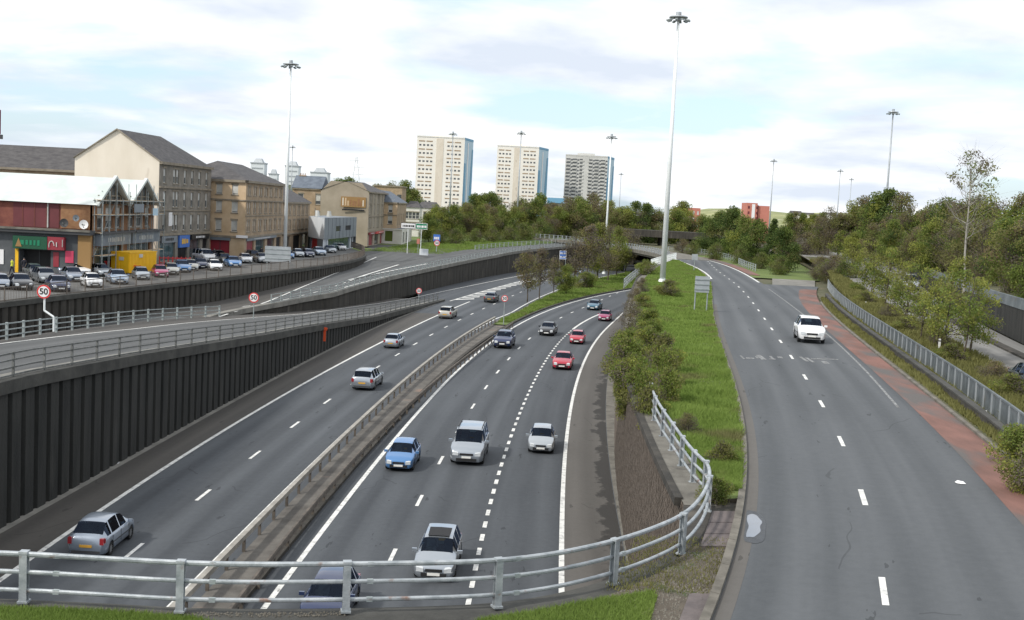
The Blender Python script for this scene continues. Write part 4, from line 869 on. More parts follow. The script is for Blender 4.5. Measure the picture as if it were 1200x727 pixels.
# motorway, away from the camera
place_car('hatch', 'slateb', 99, 657, 0, f_L1, A_, length=.91, label='small rounded blue-grey hatchback with orange rear plate at bottom left', group=None)
place_car('estate', 'silver', 424, 458, 0, f_Ld, A_, label='silver hatchback seen from behind, nearest of those beyond the first bend')
place_car('hatch', 'silver', 457, 409, 0, f_L1, A_, label='small silver car seen from behind, second along the nearside lane')
place_car('estate', 'champagne', 521, 374, 0, f_Ld, A_, label='champagne silver hatchback driving away near the end of the ramp fence')
place_car('saloon', 'darkgreen', 573, 355, 0, f_Ld, A_, label='dark saloon driving away beside the white hatched area')
# motorway, towards the camera
lane1 = lambda y: (f_L3(y) + f_L4(y)) / 2; lane2 = lambda y: (f_L4(y) + f_L5(y)) / 2; lane3 = lambda y: (f_L5(y) + f_L6(y)) / 2
place_car('hatch', 'blue', 466, 554, 0, lane1, T, label='bright blue hatchback coming towards the bridge in the innermost lane')
place_car('mpv', 'silver', 546, 546, 0, lane2, T, label='silver people carrier with roof rails in the middle lane', cat='van')
place_car('hatch', 'palegrey', 633, 533, 0, lane3, T, label='small pale silver hatchback in the outer exit lane')
pg = place_car('estate', 'silver', 507, 685, 0, lane2, T, length=.91, label='silver car with dark panoramic roof just beyond the near guard rail')
pn = MB(); pn.add([(.36, -.46, 1.475), (.36, .46, 1.475), (-.75, .48, 1.535), (-.75, -.48, 1.535), (.36, 0, 1.49), (-.75, 0, 1.55)], [(0, 4, 5, 3), (4, 1, 2, 5)]); pn.build('panoramic_roof', 'black', pg)
place_car('hatch', 'navy', 374, 742, 0, lane1, T, length=.92, label='dark blue car half hidden by the near guard rail')
place_car('suv', 'navy', 588, 409, 0, lane1, T, label='dark blue off-roader with bright headlamps beside the central barrier')
place_car('saloon', 'black', 640, 394, 0, lambda y: f_L4(y) + 1.2, T, label='black saloon approaching in the middle of the right carriageway')
place_car('saloon', 'teal', 694, 364, 0, lane1, T, label='dark teal car rounding the far bend by the grassy island')
place_car('saloon', 'red', 658, 434, 0, lane3, T, label='crimson saloon in the exit lane, nearest of the three red cars')
place_car('hatch', 'red', 675, 404, 0, lane3, T, label='red hatchback in the exit lane, middle of the three red cars')
place_car('hatch', 'plum', 707, 377, 0, lambda y: lane3(y) - .6, T, label='red car partly behind the bushes, farthest of the three red cars')
# upper slip road and lower side road
place_car('suv', 'white', 951, 403, 6.0, f_slipC, T, label='white compact off-roader coming down the upper slip road')
place_car('saloon', 'black', 1226, 466, 6.0, f_RL, T, label='black car with chrome trim cut off by the right edge', zroad=zR)
place_car('mpv', 'palegrey', 1068, 341, 7.2, lambda y: (f_RL(y) * .65 + f_RR(y) * .35), T, label='white van-like vehicle seen through the young trees on the side road', cat='van', zroad=zR)
place_car('hatch', 'black', 1137, 357, 7.0, f_RL, T, label='dark car behind the foliage next to the right hand wall', zroad=zR)
place_car('mpv', 'paleblue', 653, 274, 6.0, f_wall3, T, label='pale blue lorry-like van at the far crest of the flyover', cat='van')
place_car('hatch', 'paleblue', 678, 322, 0, f_L1, A_, label='pale car beyond the island trees on the far motorway')

# parked cars in the street (px, py of the nearest wheel line, heading in degrees, kind, colour, label)
PK = [(2, 340, -62, 'hatch', 'slateb', 'slate blue parked car cut off by the left edge above the walls'),
      (28, 341, -58, 'saloon', 'black', 'black parked car with pale bonnet, second from the left edge'),
      (58, 333, -55, 'estate', 'grey', 'grey parked car between the black one and the fifty sign'),
      (72, 343, -60, 'saloon', 'navy', 'dark blue parked saloon directly above the left fifty sign'),
      (78, 322, -50, 'hatch', 'paleblue', 'pale blue parked car in the back row by the green shop sign'),
      (100, 324, -50, 'hatch', 'white', 'white parked hatchback in the back row beside the ochre pier'),
      (112, 338, -58, 'hatch', 'white', 'white parked hatchback in the front row left of the yellow container'),
      (141, 334, -62, 'saloon', 'paleblue', 'pale blue parked saloon in front of the yellow container'),
      (190, 326, -65, 'hatch', 'plum', 'plum red parked car just right of the yellow container'),
      (203, 323, -65, 'hatch', 'champagne', 'champagne parked car touching the plum one'),
      (216, 320, -65, 'saloon', 'blue', 'mid blue parked saloon below the blue shop front'),
      (226, 318, -65, 'hatch', 'champagne', 'cream parked car behind the mid blue saloon'),
      (238, 316, -66, 'hatch', 'navy', 'navy parked car beside the white van in the street'),
      (247, 308, -50, 'mpv', 'white', 'white parked van at the corner of the blond sandstone building'),
      (263, 305, -50, 'hatch', 'grey', 'grey parked car right behind the white van'),
      (276, 314, -66, 'saloon', 'blue', 'light blue parked saloon below the sandstone corner'),
      (290, 309, -66, 'hatch', 'white', 'white parked car left of the foot of the tall mast'),
      (300, 306, -66, 'estate', 'black', 'black parked car two places left of the mast foot'),
      (310, 309, -66, 'saloon', 'palegrey', 'silver parked saloon next to the mast foot'),
      (322, 305, -66, 'hatch', 'paleblue', 'pale blue parked hatchback touching the mast foot'),
      (340, 304, -66, 'hatch', 'blue', 'blue parked hatchback just right of the mast foot'),
      (352, 302, -66, 'hatch', 'silver', 'silver parked hatchback right of the blue one by the mast'),
      (377, 300, -66, 'saloon', 'paleblue', 'pale parked saloon in front of the red shutter'),
      (390, 297, -66, 'hatch', 'silver', 'silver parked car in front of the grey showroom'),
      (402, 294, -66, 'hatch', 'white', 'white parked car at the far end of the showroom glass'),
      (46, 326, -52, 'hatch', 'grey', 'dark grey parked hatchback in the back row before the green sign'),
      (90, 331, -56, 'saloon', 'slateb', 'slate blue parked saloon squeezed behind the white hatchback'),
      (125, 325, -50, 'hatch', 'silver', 'silver parked hatchback beside the red skip'),
      (168, 329, -64, 'hatch', 'silver', 'silver parked hatchback below the long side of the yellow container'),
      (254, 318, -66, 'hatch', 'white', 'white parked hatchback between the navy and the light blue cars'),
      (267, 310, -60, 'saloon', 'darkgreen', 'very dark parked saloon behind the light blue one'),
      (330, 300, -60, 'hatch', 'grey', 'grey parked car in the back row behind the mast foot'),
      (364, 302, -66, 'hatch', 'navy', 'navy parked hatchback left of the red shutter'),
      (447, 285, -40, 'saloon', 'white', 'white car turning beside the white painted shop'),
      (459, 284, -40, 'hatch', 'plum', 'dark red car beside the white car at the street end')]
for px, py, hd, kd, colr, lb in PK:
    zc = 4.6
    place_car(kd, colr, px, py, zc, None, T, head=R(hd), label=lb, group='cars parked along the street')

# ================================================================== MASTS, SIGNS
def mast(px, py, Y, ztop, zbase, label, rad=.30, head=1.15):
    p = PD(px, Y, ztop); rt = empty('high_mast_light', (p.x, p.y, zbase), 0, label, 'light mast', 'high light masts')
    H = ztop - zbase
    pmt = 'mast' if Y < 300 and label[:9] != 'light mas' or Y == 271 else 'signback'
    MB().tube((0, 0, 0), (0, 0, H - .6), rad, rad * .42, 12).build('pole', pmt, rt, smooth=True)
    MB().tube((0, 0, 0), (0, 0, .5), rad * 1.6, rad * 1.2, 12).build('base_flange', 'mast', rt)
    MB().tube((0, 0, H - .9), (0, 0, H + .15), rad * 1.1, rad * .9, 10).build('head_frame', 'galv', rt)
    mm = MB(); mm.tube((0, 0, H - .5), (0, 0, H - .38), head * .95, head * .9, 18); mm.build('lamp_ring', 'galv', rt)
    lm = MB(); lm.cbox((head + .02, 0, 0), (.5, .30, .15)); lm.cbox((head + .02, 0, -.09), (.42, .24, .04)); lm = lm.mesh('lamp', 'galvmid')
    for k in range(10): link('lamp', lm, rt, (0, 0, H - .55), (0, R(12), 2 * math.pi * k / 10))
    return rt
pB = P(776, 332, 6.0); mast(795.5, 16, pB.y, ZH(795, 16, pB.y), 6.0, 'nearest and tallest light mast rising from the grassy verge', .36, 1.2)
p2 = P(329.5, 304, 4.6); mast(341, 72, p2.y, ZH(341, 72, p2.y), 4.6, 'tall light mast standing in the row of parked cars', .30, 1.3)
for px, py, Y, lb, zb in [(717, 158, 271, 'light mast behind the trees of the motorway island', 0), (1047, 129, 241, 'light mast rising above the dark wood on the right', 8), (907, 187, 440, 'light mast beside the red tower block', 4),
                      (985, 199, 500, 'thin far light mast over the pale hill', 4), (998, 209, 600, 'faintest light mast just right of the thin one over the pale hill', 4),
                      (531, 155, 361, 'light mast in front of the left white tower', 4.4), (611, 154, 336, 'light mast in front of the middle white tower', 4.4),
                      (728, 203, 620, 'faint distant light mast right of the grey tower', 4), (343, 171, 506, 'small distant light mast right of the tall street mast', 4.4), (667, 181.5, 900, 'small roof mast of lamps above the grey tower', 4)]:
    mast(px, py, Y, ZH(px, py, Y), zb, lb)
def text_mesh(txt, size, m, ext=.005):
    c = bpy.data.curves.new('lettering', 'FONT'); c.body = txt; c.size = size; c.align_x = 'CENTER'; c.align_y = 'CENTER'; c.extrude = ext; c.offset = size * .02
    o = bpy.data.objects.new('tmp', c); COL.objects.link(o); dg = bpy.context.evaluated_depsgraph_get()
    me = bpy.data.meshes.new_from_object(o.evaluated_get(dg)); bpy.data.objects.remove(o); me.materials.clear(); me.materials.append(M[m]); me.name = 'lettering'; return me
t50 = text_mesh('50', .62, 'signblack')
def disc(r, th, m, y=0.0, n=28):
    b = MB(); b.tube((0, y, 0), (0, y - th, 0), r, r, n); return b.mesh('disc', m)
def speed_sign(p, zc, r, label, crank=False, face=0.0, bent=None):
    rt = empty('speed_limit_sign', p, face, label, 'road sign', 'fifty speed limit signs'); h = zc - p.z
    if crank: MB().tube((.55, .1, 0), (.55, .1, h - 1.45), .06).tube((.55, .1, h - 1.45), (.0, .1, h - 1.1), .06).tube((0, .1, h - 1.1), (0, .1, h + .2), .06).build('post', 'mast', rt)
    else: MB().tube((0, .08, 0), (0, .08, h + .2), .05).build('post', 'galvmid', rt)
    link('plate', disc(r, .03, 'signred'), rt, (0, 0, h)); link('face', disc(r * .78, .01, 'signwhite', -.032), rt, (0, 0, h))
    l = link('lettering', t50, rt, (0, -.052, h), (R(90), 0, 0)); l.scale = (r / .5,) * 3
    return rt
pA = PD(62, 64.5, 4.6); ps = PD(51, 66, 4.6); hh = ZH(51.5, 342, 66)
speed_sign(Vector((PD(51.5, 66, hh).x, 66, ZH(62, 389, 66))), hh, .40, 'fifty sign on a cranked post above the far ramp railing', True)
yq = 112; hh = ZH(297.5, 349, yq); speed_sign(Vector((PD(297.5, yq, hh).x, yq, 2.1)), hh, .50, 'fifty sign where the ramp and the upper road meet')
yq = 165; hh = ZH(491, 341, yq); speed_sign(Vector((PD(491, yq, hh).x, yq, .1)), hh, .42, 'small distant fifty sign at the foot of the flyover wall')
yq = 139; hh = ZH(591.5, 350, yq); speed_sign(Vector((PD(591.5, yq, hh).x, yq, .1)), hh, .40, 'fifty sign on a post between the central barriers')
yq = 236; hh = ZH(512, 285, yq); speed_sign(Vector((PD(512, yq, hh).x, yq, 4.6)), hh, .6, 'fifty sign under the blue sign at the flyover kerb')
def board(name, px0, px1, py0, py1, Y, zb, m, label, posts=2, back=None, cat='road sign', border=None, th=.06, pm='galvmid', extra=None):
    zt = ZH((px0 + px1) / 2, py0, Y); z1 = ZH((px0 + px1) / 2, py1, Y); xa = PD(px0, Y, zt).x; xb = PD(px1, Y, zt).x; w = xb - xa; h = zt - z1
    rt = empty(name, ((xa + xb) / 2, Y, zb), 0, label, cat)
    MB().box(-w / 2, w / 2, -th, 0, z1 - zb, zt - zb).build('board', m, rt)
    if border:
        b = MB(); t = min(h, w) * .06
        for q in ((-w / 2, w / 2, zt - zb - t, zt - zb), (-w / 2, w / 2, z1 - zb, z1 - zb + t), (-w / 2, -w / 2 + t, z1 - zb + t, zt - zb - t), (w / 2 - t, w / 2, z1 - zb + t, zt - zb - t)):
            b.box(q[0], q[1], -th - .015, -th + .002, q[2], q[3])
        b.build('border', border, rt)
    for k in range(posts):
        x = 0 if posts == 1 else (-w * .42 + w * .84 * k / (posts - 1)); MB().tube((x, .08, 0), (x, .08, zt - zb), .06).build('post', pm, rt)
    if extra: extra(rt, w, h, z1 - zb, th)
    return rt
def marks(m, rows, cols, fill=.5):
    def g_(rt, w, h, z, th):
        b = MB()
        for r_ in range(rows):
            x = -w * .38
            while x < w * .34:
                l = w * random.uniform(.05, .16); zc = z + h * (r_ + .6) / (rows + .3); b.box(x, x + l, -th - .02, -th - .002, zc - h * .09 / rows * 2, zc + h * .09 / rows * 2); x += l + w * .035
        b.build('lettering', m, rt)
    return g_
def slats(rt, w, h, z, th):
    for k in range(3): MB().box(-w / 2 - .03, w / 2 + .03, -th - .06, -th - .002, z + h * (.2 + .3 * k) - .04, z + h * (.2 + .3 * k) + .04).build('stiffener', 'galvmid', rt)
bt = board('sign_back', 815, 832, 324, 343, P(824, 366, 6).y, 6.05, 'signback', 'grey back of a signboard on two posts on the grassy verge', extra=slats)
board('sign_back', 811, 818, 298, 305, P(814, 318, 6).y, 6.05, 'signback', 'small grey sign back at the far tip of the verge', 1)
board('direction_sign', 470, 487, 261.5, 268, 222, 4.6, 'signwhite', 'white direction panel on the tall sign post at the street junction', 1, border='signblack', extra=marks('signblack', 1, 3), pm='mast')
board('direction_sign', 487.3, 501, 262, 269, 221.8, 4.6, 'signgreen', 'green direction panel with white edge at the street junction', 1, border='signwhite', extra=marks('signwhite', 1, 3), pm='mast')
board('lane_sign', 508, 516, 275, 283, 238, 4.6, 'signblue', 'square blue sign at the start of the flyover railing', 1, extra=marks('signwhite', 1, 1))
board('motorway_sign', 656, 664, 294, 304, 275, 0, 'signblue', 'blue direction board under the island trees', 2, border='signwhite', extra=marks('signwhite', 2, 2))
board('sign_back', 311, 341, 289, 307, 150, 4.6, 'signback', 'large grey signboard back left of the street mast', 2, extra=slats)
board('warning_sign', 488.6, 492, 280, 286, 228, 4.6, 'brickred', 'pinkish warning panel on a pole near the junction', 1)
board('utility_cabinet', 492, 502, 292, 299, 226, 4.4, 'cladwhite', 'pale grey roadside cabinet at the junction', 0, cat='cabinet', th=.8)
# orange marker tied on the ramp wall
om = empty('orange_marker', P(378, 391, 1.6), 0, 'orange cloth marker hanging on the dark ribbed wall', 'marker'); yv = 106; zz_ = ZH(378, 390, yv)
om.location = (f_wall1(yv) + .5, yv, zz_); om.rotation_euler = (0, 0, 0)
MB().box(-.13, .10, -.04, 0, -.8, .5).cbox((.04, -.06, .35), (.36, .05, .25)).build('cloth', 'orange', om)
for px, py, z, w_, lb in [(131, 543, 0, .45, 'white litter at the foot of the tall dark wall'), (1125, 566, 6.0, .22, 'white scrap of litter on the slip road beside the red strip'), (1151, 484, 6.15, .35, 'white bag lying by the blue-grey parapet')]:
    c = P(px, py, z + .02); q = MB(); 
    pts = [(w_ * random.uniform(.6, 1) * math.cos(a * math.pi / 4), w_ * random.uniform(.5, .9) * math.sin(a * math.pi / 4)) for a in range(8)]
    q.add([(x, y_, .0) for x, y_ in pts] + [(x * .6, y_ * .6, w_ * random.uniform(.15, .4)) for x, y_ in pts], [(i, (i + 1) % 8, 8 + (i + 1) % 8, 8 + i) for i in range(8)] + [tuple(range(8, 16))])
    o = q.build('litter', 'signwhite', None, label=lb, cat='litter'); o.location = c

# ================================================================== BUILDINGS
WIN = {}
def window_mesh(w, h, kind):
    k = (round(w, 2), round(h, 2), kind)
    if k not in WIN:
        f = MB(); t = .09
        f.box(-w / 2, w / 2, .10, .16, 0, t).box(-w / 2, w / 2, .10, .16, h - t, h).box(-w / 2, -w / 2 + t, .10, .16, t, h - t).box(w / 2 - t, w / 2, .10, .16, t, h - t).box(-w / 2 + t, w / 2 - t, .11, .15, h * .5 - .04, h * .5 + .04)
        p = MB(); p.box(-w / 2 + t * .9, w / 2 - t * .9, .13, .145, t * .9, h - t * .9, 0)
        if kind == 'blind': p.box(-w / 2 + t, w / 2 - t, .118, .128, h * random.choice((.35, .12, .5)), h - t, 1)
        WIN[k] = (f.mesh('window', 'blind'), p.mesh('pane', ['winglass', 'blind']))
    return WIN[k]
def facade(rt, p0, p1, z0, z1, opens, m, name='wall', trim=None, cornices=(), reveal=.22):
    """wall from p0 to p1 (local to rt), outward side on the right of p0->p1 ... opens: (x, z, w, h, kind)"""
    p0 = Vector((p0[0], p0[1], 0)); p1 = Vector((p1[0], p1[1], 0)); L = (p1 - p0).length; ex = (p1 - p0) / L; n = Vector((ex.y, -ex.x, 0))
    ang = math.atan2(ex.y, ex.x)
    X = sorted(set([0, L] + [round(o[0] - o[2] / 2, 3) for o in opens] + [round(o[0] + o[2] / 2, 3) for o in opens]))
    Z = sorted(set([z0, z1] + [round(o[1], 3) for o in opens] + [round(o[1] + o[3], 3) for o in opens]))
    b = MB(); W = lambda x, z, d=0: p0 + ex * x - n * d + Vector((0, 0, z))
    for i in range(len(X) - 1):
        for j in range(len(Z) - 1):
            xm = (X[i] + X[i + 1]) / 2; zm = (Z[j] + Z[j + 1]) / 2
            if any(abs(xm - o[0]) < o[2] / 2 and o[1] < zm < o[1] + o[3] for o in opens): continue
            b.quad(W(X[i], Z[j]), W(X[i + 1], Z[j]), W(X[i + 1], Z[j + 1]), W(X[i], Z[j + 1]))
    for o in opens:
        x0, x1, a, c = o[0] - o[2] / 2, o[0] + o[2] / 2, o[1], o[1] + o[3]; d = reveal
        b.quad(W(x0, a), W(x0, a, d), W(x0, c, d), W(x0, c)); b.quad(W(x1, a, d), W(x1, a), W(x1, c), W(x1, c, d))
        b.quad(W(x0, a, d), W(x0, a), W(x1, a), W(x1, a, d)); b.quad(W(x0, c), W(x0, c, d), W(x1, c, d), W(x1, c))
        if o[4] in ('win', 'blind'):
            kd = 'blind' if o[4] == 'blind' or random.random() < .55 else 'win'
            fm, pm_ = window_mesh(o[2], o[3], kd)
            w_ = link('window', fm, rt, W(o[0], o[1], .02), (0, 0, ang)); link('pane', pm_, w_)
            if trim:
                kq = ('s', round(o[2], 2), round(o[3], 2))
                if kq not in WIN: WIN[kq] = (MB().box(-o[2] / 2 - .12, o[2] / 2 + .12, -.10, 0, -.16, -.002).mesh('sill', trim), MB().box(-o[2] / 2 - .1, o[2] / 2 + .1, -.07, 0, o[3] + .002, o[3] + .25).mesh('lintel', trim))
                link('sill', WIN[kq][0], w_); link('lintel', WIN[kq][1], w_)
        else:
            MB().quad(W(x0, a, d), W(x1, a, d), W(x1, c, d), W(x0, c, d)).build('shop_window' if o[4] != 'shopred' else 'shutter', o[4], rt)
            if o[2] > 2.2:
                q = MB(); k = int(o[2] / 1.5)
                for t in range(1, k): x = x0 + (x1 - x0) * t / k; q.add([W(x - .05, a, d - .06), W(x + .05, a, d - .06), W(x + .05, c, d - .06), W(x - .05, c, d - .06)], [(0, 1, 2, 3)])
                q.build('mullions', 'darkgrey', rt)
    b.build(name, m, rt)
    for z, pr, th in cornices:
        q = MB(); v = []
        for x, d in ((-.0, 0), (-.0, -pr), (L, -pr), (L, 0)): v.append(W(x, z, d)); 
        for x, d in ((-.0, 0), (-.0, -pr), (L, -pr), (L, 0)): v.append(W(x, z + th, d))
        q.add(v, [(0, 3, 2, 1), (4, 5, 6, 7), (0, 1, 5, 4), (1, 2, 6, 5), (2, 3, 7, 6), (3, 0, 4, 7)]); q.build('cornice', trim or m, rt)
def roof(rt, pts, m, name='roof'): 
    b = MB()
    for f_ in pts: b.add([Vector(v) for v in f_], [tuple(range(len(f_)))])
    return b.build(name, m, rt)
def shell(rt, ring, z0, z1, m, skip=()):
    b = MB()
    for i in range(len(ring)):
        if i in skip: continue
        a, c = ring[i], ring[(i + 1) % len(ring)]; b.quad((a[0], a[1], z0), (c[0], c[1], z0), (c[0], c[1], z1), (a[0], a[1], z1))
    b.build('rear_wall', m, rt)
def chimney(rt, x, y, z, w=1.6, d=.8, h=1.8, m='sandstone2', n=3):
    c = MB().box(x - w / 2, x + w / 2, y - d / 2, y + d / 2, z, z + h).box(x - w / 2 - .08, x + w / 2 + .08, y - d / 2 - .08, y + d / 2 + .08, z + h, z + h + .15).build('chimney', m, rt)
    for k in range(n): MB().tube((x - w / 2 + w * (k + .5) / n, y, z + h + .15), (x - w / 2 + w * (k + .5) / n, y, z + h + .6), .12, .09, 7).build('chimney_pot', 'browbrick', c)
def fascia(rt, p0, p1, z0, z1, m, out=.25, text=None, name='shop_sign'):
    p0 = Vector((*p0, 0)); p1 = Vector((*p1, 0)); ex = (p1 - p0).normalized(); n = Vector((ex.y, -ex.x, 0)); q = MB(); v = []
    for z in (z0, z1):
        for p, d in ((p0, .02), (p1, .02), (p1, out), (p0, out)): v.append(p + n * d + Vector((0, 0, z)))
    q.add(v, [(0, 1, 2, 3)[::-1], (4, 5, 6, 7), (0, 1, 5, 4), (1, 2, 6, 5), (2, 3, 7, 6), (3, 0, 4, 7)]); o = q.build(name, m, rt)
    if text:
        L = (p1 - p0).length; q = MB(); x = L * .22
        while x < L * .75:
            l = random.uniform(.2, .5); h = (z1 - z0) * .45; zc = (z0 + z1) / 2; hh_ = h * random.uniform(.35, .5)
            q.add([p0 + ex * x + n * (out + .03) + Vector((0, 0, zc - hh_)), p0 + ex * (x + l) + n * (out + .03) + Vector((0, 0, zc - hh_)), p0 + ex * (x + l) + n * (out + .03) + Vector((0, 0, zc + hh_)), p0 + ex * x + n * (out + .03) + Vector((0, 0, zc + hh_))], [(0, 1, 2, 3)]); x += l + .18
        q.build('lettering', text, o)
    return o
G0 = 4.6
# --- grey tenement with the cream gable.  outward = right of p0->p1, so facades run away from the camera (east side) as p0(near)->p1(far)
bx = empty('grey_tenement', (PD(186, 152, 14).x, 152, 0), 0, 'grey four-storey tenement with dark hipped roof and tall cream blank gable', 'building')
c0 = (0, 0); c1 = (1.4, 20.6); gl = (-11.4, .78); cl_ = (-10.0, 21.4)
ops = []
for r_, (zb, h) in enumerate(((8.9, 2.15), (12.1, 2.1), (15.3, 1.9))):
    for x in (2.0, 5.6, 6.75, 9.7, 12.6, 15.6, 18.7): ops.append((x, zb, .95, h, 'blind'))
ops += [(3.6, 4.9, 5.6, 2.7, 'teal'), (9.3, 4.9, 3.6, 2.9, 'black'), (14.2, 4.9, 4.2, 2.9, 'winglass'), (18.6, 4.9, 2.2, 2.9, 'black')]
facade(bx, c0, c1, G0, 18.0, ops, 'greystone', trim='trim', cornices=((8.25, .3, .3), (14.6, .22, .25), (17.7, .4, .35), (11.55, .12, .15)))
g1 = MB(); g1.add([(gl[0], gl[1], G0), (0, 0, G0), (0, 0, 18.0), (-5.7, .39, 21.9), (gl[0], gl[1], 18.0)], [(0, 1, 2, 3, 4)]); g1.build('gable_wall', 'cream', bx)
shell(bx, [c1, cl_, gl], G0, 18.0, 'greystone', skip=(2,))
rf = [(-5.7, .39, 21.9), (-4.7, 15.5, 21.9)]
roof(bx, [[(.25, -.1, 17.95), (1.65, 20.9, 17.95), (-4.7, 15.5, 22), (-5.7, .2, 22)], [(1.65, 20.9, 17.95), (-10, 21.7, 17.95), (-4.7, 15.5, 22)], [(-10, 21.7, 17.95), (-11.6, .5, 17.95), (-5.7, .2, 22), (-4.7, 15.5, 22)]], 'slate')
MB().path([(.15, -.02, 17.92), (-5.7, .18, 21.9)], [(-.12, 0), (.12, 0), (.12, .16), (-.12, .16)]).path([(-5.7, .18, 21.9), (-11.5, .72, 17.92)], [(-.12, 0), (.12, 0), (.12, .16), (-.12, .16)]).build('gable_skew', 'trim', bx)
for t in (.62, .68): MB().tube((-5.7 * (1 - t) - .5, .6, 18.6), (-5.7 * (1 - t) - .5, .6, 19.4 + (1 - t)), .14, .14, 7).build('roof_vent', 'signwhite', bx)
fascia(bx, (.05, 1), (.43, 6.6), 7.3, 8.2, 'cladgrey', text='signblack'); fascia(bx, (.5, 7.4), (.78, 11.4), 6.5, 8.2, 'signblue', text='yellow'); fascia(bx, (.86, 12.2), (1.35, 19.6), 7.5, 8.2, 'signblack', text='signwhite')
ps_ = MB().box(.9, 1.0, 1.6, 2.9, 9.6, 11.4).build('projecting_sign', 'signwhite', bx)
# --- building behind on the far left
bx = empty('long_low_tenement', (-95, 176, 0), 0, 'long dark slate roofed block behind the pale roofed shops', 'building')
MB().box(0, 33, 0, 11, G0, 16.6).build('wall', 'sandstone2', bx)
roof(bx, [[(-.3, -.4, 16.6), (33.3, -.4, 16.6), (33.3, 5.5, 20.2), (-.3, 5.5, 20.2)], [(-.3, 11.4, 16.6), (33.3, 11.4, 16.6), (33.3, 5.5, 20.2), (-.3, 5.5, 20.2)], [(33.3, -.4, 16.6), (33.3, 11.4, 16.6), (33.3, 5.5, 20.2)]], 'slate')
MB().box(-.3, 33.3, -.5, -.4, 16.3, 16.65).build('gutter', 'trim', bx)
# --- shopping block: side wall faces the camera, two glazed gables face the street
bx = empty('shopping_block', (PD(105.5, 126, 9).x, 126, 0), 0, 'low red brick shops with pale metal roof, grey ground floor and two scaffolded gables', 'building')
zE = 12.4; zRd = 15.4
facade(bx, (-30, 0), (0, 0), 9.5, zE, [], 'redbrick', name='upper_wall')
MB().box(-8.4, -3.4, -.06, -.01, 9.6, zE - .15).build('cladding_panel', 'maroon', bx)
for x in (-7.4, -6.1, -4.8): MB().box(x, x + .06, -.10, -.062, 9.6, zE - .15).build('cladding_joint', 'redbrick', bx)
MB().box(-3.2, 0, -.10, -.04, 9.6, zE).build('brick_panel', 'browbrick', bx)
facade(bx, (-30, -.9), (0, -.9), G0, 9.0, [(-1 + 30 - 17.2, 4.7, 5.2, 2.8, 'black')] if False else [(24.4, 4.65, 3.4, 2.5, 'black')], 'shadedrender', name='ground_floor_wall', reveal=1.2)
MB().box(-30, .6, -1.6, .1, 9.0, 9.5).build('canopy', 'darkgrey', bx); MB().box(-30, .6, -1.72, -1.6, 9.32, 9.56).build('canopy_edge', 'concrete', bx)
MB().box(-.9, .5, -1.1, -.7, G0, 9.0).build('corner_pier', 'ochre', bx)
fascia(bx, (-7.8, -.95), (-4.1, -.95), 7.25, 8.6, 'shopgreen', .55, 'signgreen'); sgn = fascia(bx, (-4.08, -.95), (-2.25, -.95), 7.25, 8.65, 'shopred', .5)
MB().add([(-7.5, -1.56, 7.45), (-6.8, -1.56, 7.45), (-7.15, -1.56, 8.4)], [(0, 1, 2)]).build('triangle_logo', 'ochre', bx)
q = MB()
for k in range(9): a = k * math.pi / 8; q.tube((-3.6 + .28 * math.cos(a), -1.5, 7.7 + .5 * math.sin(a)), (-3.6 + .28 * math.cos(a + .38), -1.5, 7.7 + .5 * math.sin(a + .38)), .05)
q.box(-3.1, -3.0, -1.54, -1.49, 7.6, 8.1).box(-2.45, -2.37, -1.54, -1.49, 7.6, 8.4).build('swirl_lettering', 'blind', bx)
MB().box(-3.6, -3.0, -.97, -.91, 5.4, 7.0).build('poster', 'shopred', bx); MB().box(-2.3, -1.4, -.97, -.91, 5.9, 7.2).build('poster', 'pink', bx)
MB().box(-7.75, -7.4, -.98, -.91, 4.6, 7.2).build('yellow_strip', 'yellow', bx); MB().box(-9.6, -9.0, -.98, -.91, 5.4, 7.0).build('notice_board', 'signwhite', bx)
# roofs: two gabled roofs, ridges running away to the left
yv = [0, 10.5, 21.5]
rfm = []
for k in range(2):
    y0, y1 = yv[k], yv[k + 1]; ym = (y0 + y1) / 2; x0 = -30 if k == 0 else -20
    roof(bx, [[(x0, y0 - .5, zE - .1), (.9, y0 - .5, zE - .1), (.9, ym, zRd), (x0, ym, zRd)], [(x0, y1 + .0, zE - .1), (.9, y1 + .0, zE - .1), (.9, ym, zRd), (x0, ym, zRd)]], 'whiteroof')
    MB().path([(.95, y0 - .3, zE - .1), (.95, ym, zRd + .05)], [(-.25, -.1), (.1, -.1), (.1, .22), (-.25, .22)]).path([(.95, ym, zRd + .05), (.95, y1 - .1, zE - .1)], [(-.25, -.1), (.1, -.1), (.1, .22), (-.25, .22)]).build('barge_board', 'whiteroof', bx)
    g_ = MB(); g_.add([(.3, y0, zE), (.3, y1, zE), (.3, ym, zRd - .1)], [(0, 1, 2)]); g_.build('gable_glazing', 'winglass', bx)
    q = MB()
    for t in (.2, .35, .5, .65, .8): yq_ = y0 + (y1 - y0) * t; top_ = zE + (zRd - zE) * (1 - abs(t - .5) * 2); q.box(.31, .42, yq_ - .07, yq_ + .07, zE, top_ - .12)
    q.box(.31, .4, y0 + 1.3, y1 - 1.3, zE + .9, zE + 1.02); q.build('glazing_bars', 'trim', bx)
    bay = [(2.3, 9.7, 1.6, 2.3, 'win'), (5.2, 9.7, 2.2, 2.3, 'win'), (8.2, 9.7, 1.6, 2.3, 'win'), (5.2, 4.9, 8.4, 2.7, 'teal')]
    facade(bx, (.2, y0), (.2, y1), G0, zE, [(a, b_, c, d, e) for a, b_, c, d, e in bay], 'browbrick', trim='trim')
    fascia(bx, (.2, y0 + .3), (.2, y1 - .3), 7.8, 9.1, 'cladgrey', .9, 'blind')
    MB().box(.2, 1.6, y0 + .2, y1 - .2, 9.15, 9.35).build('canopy', 'darkgrey', bx)
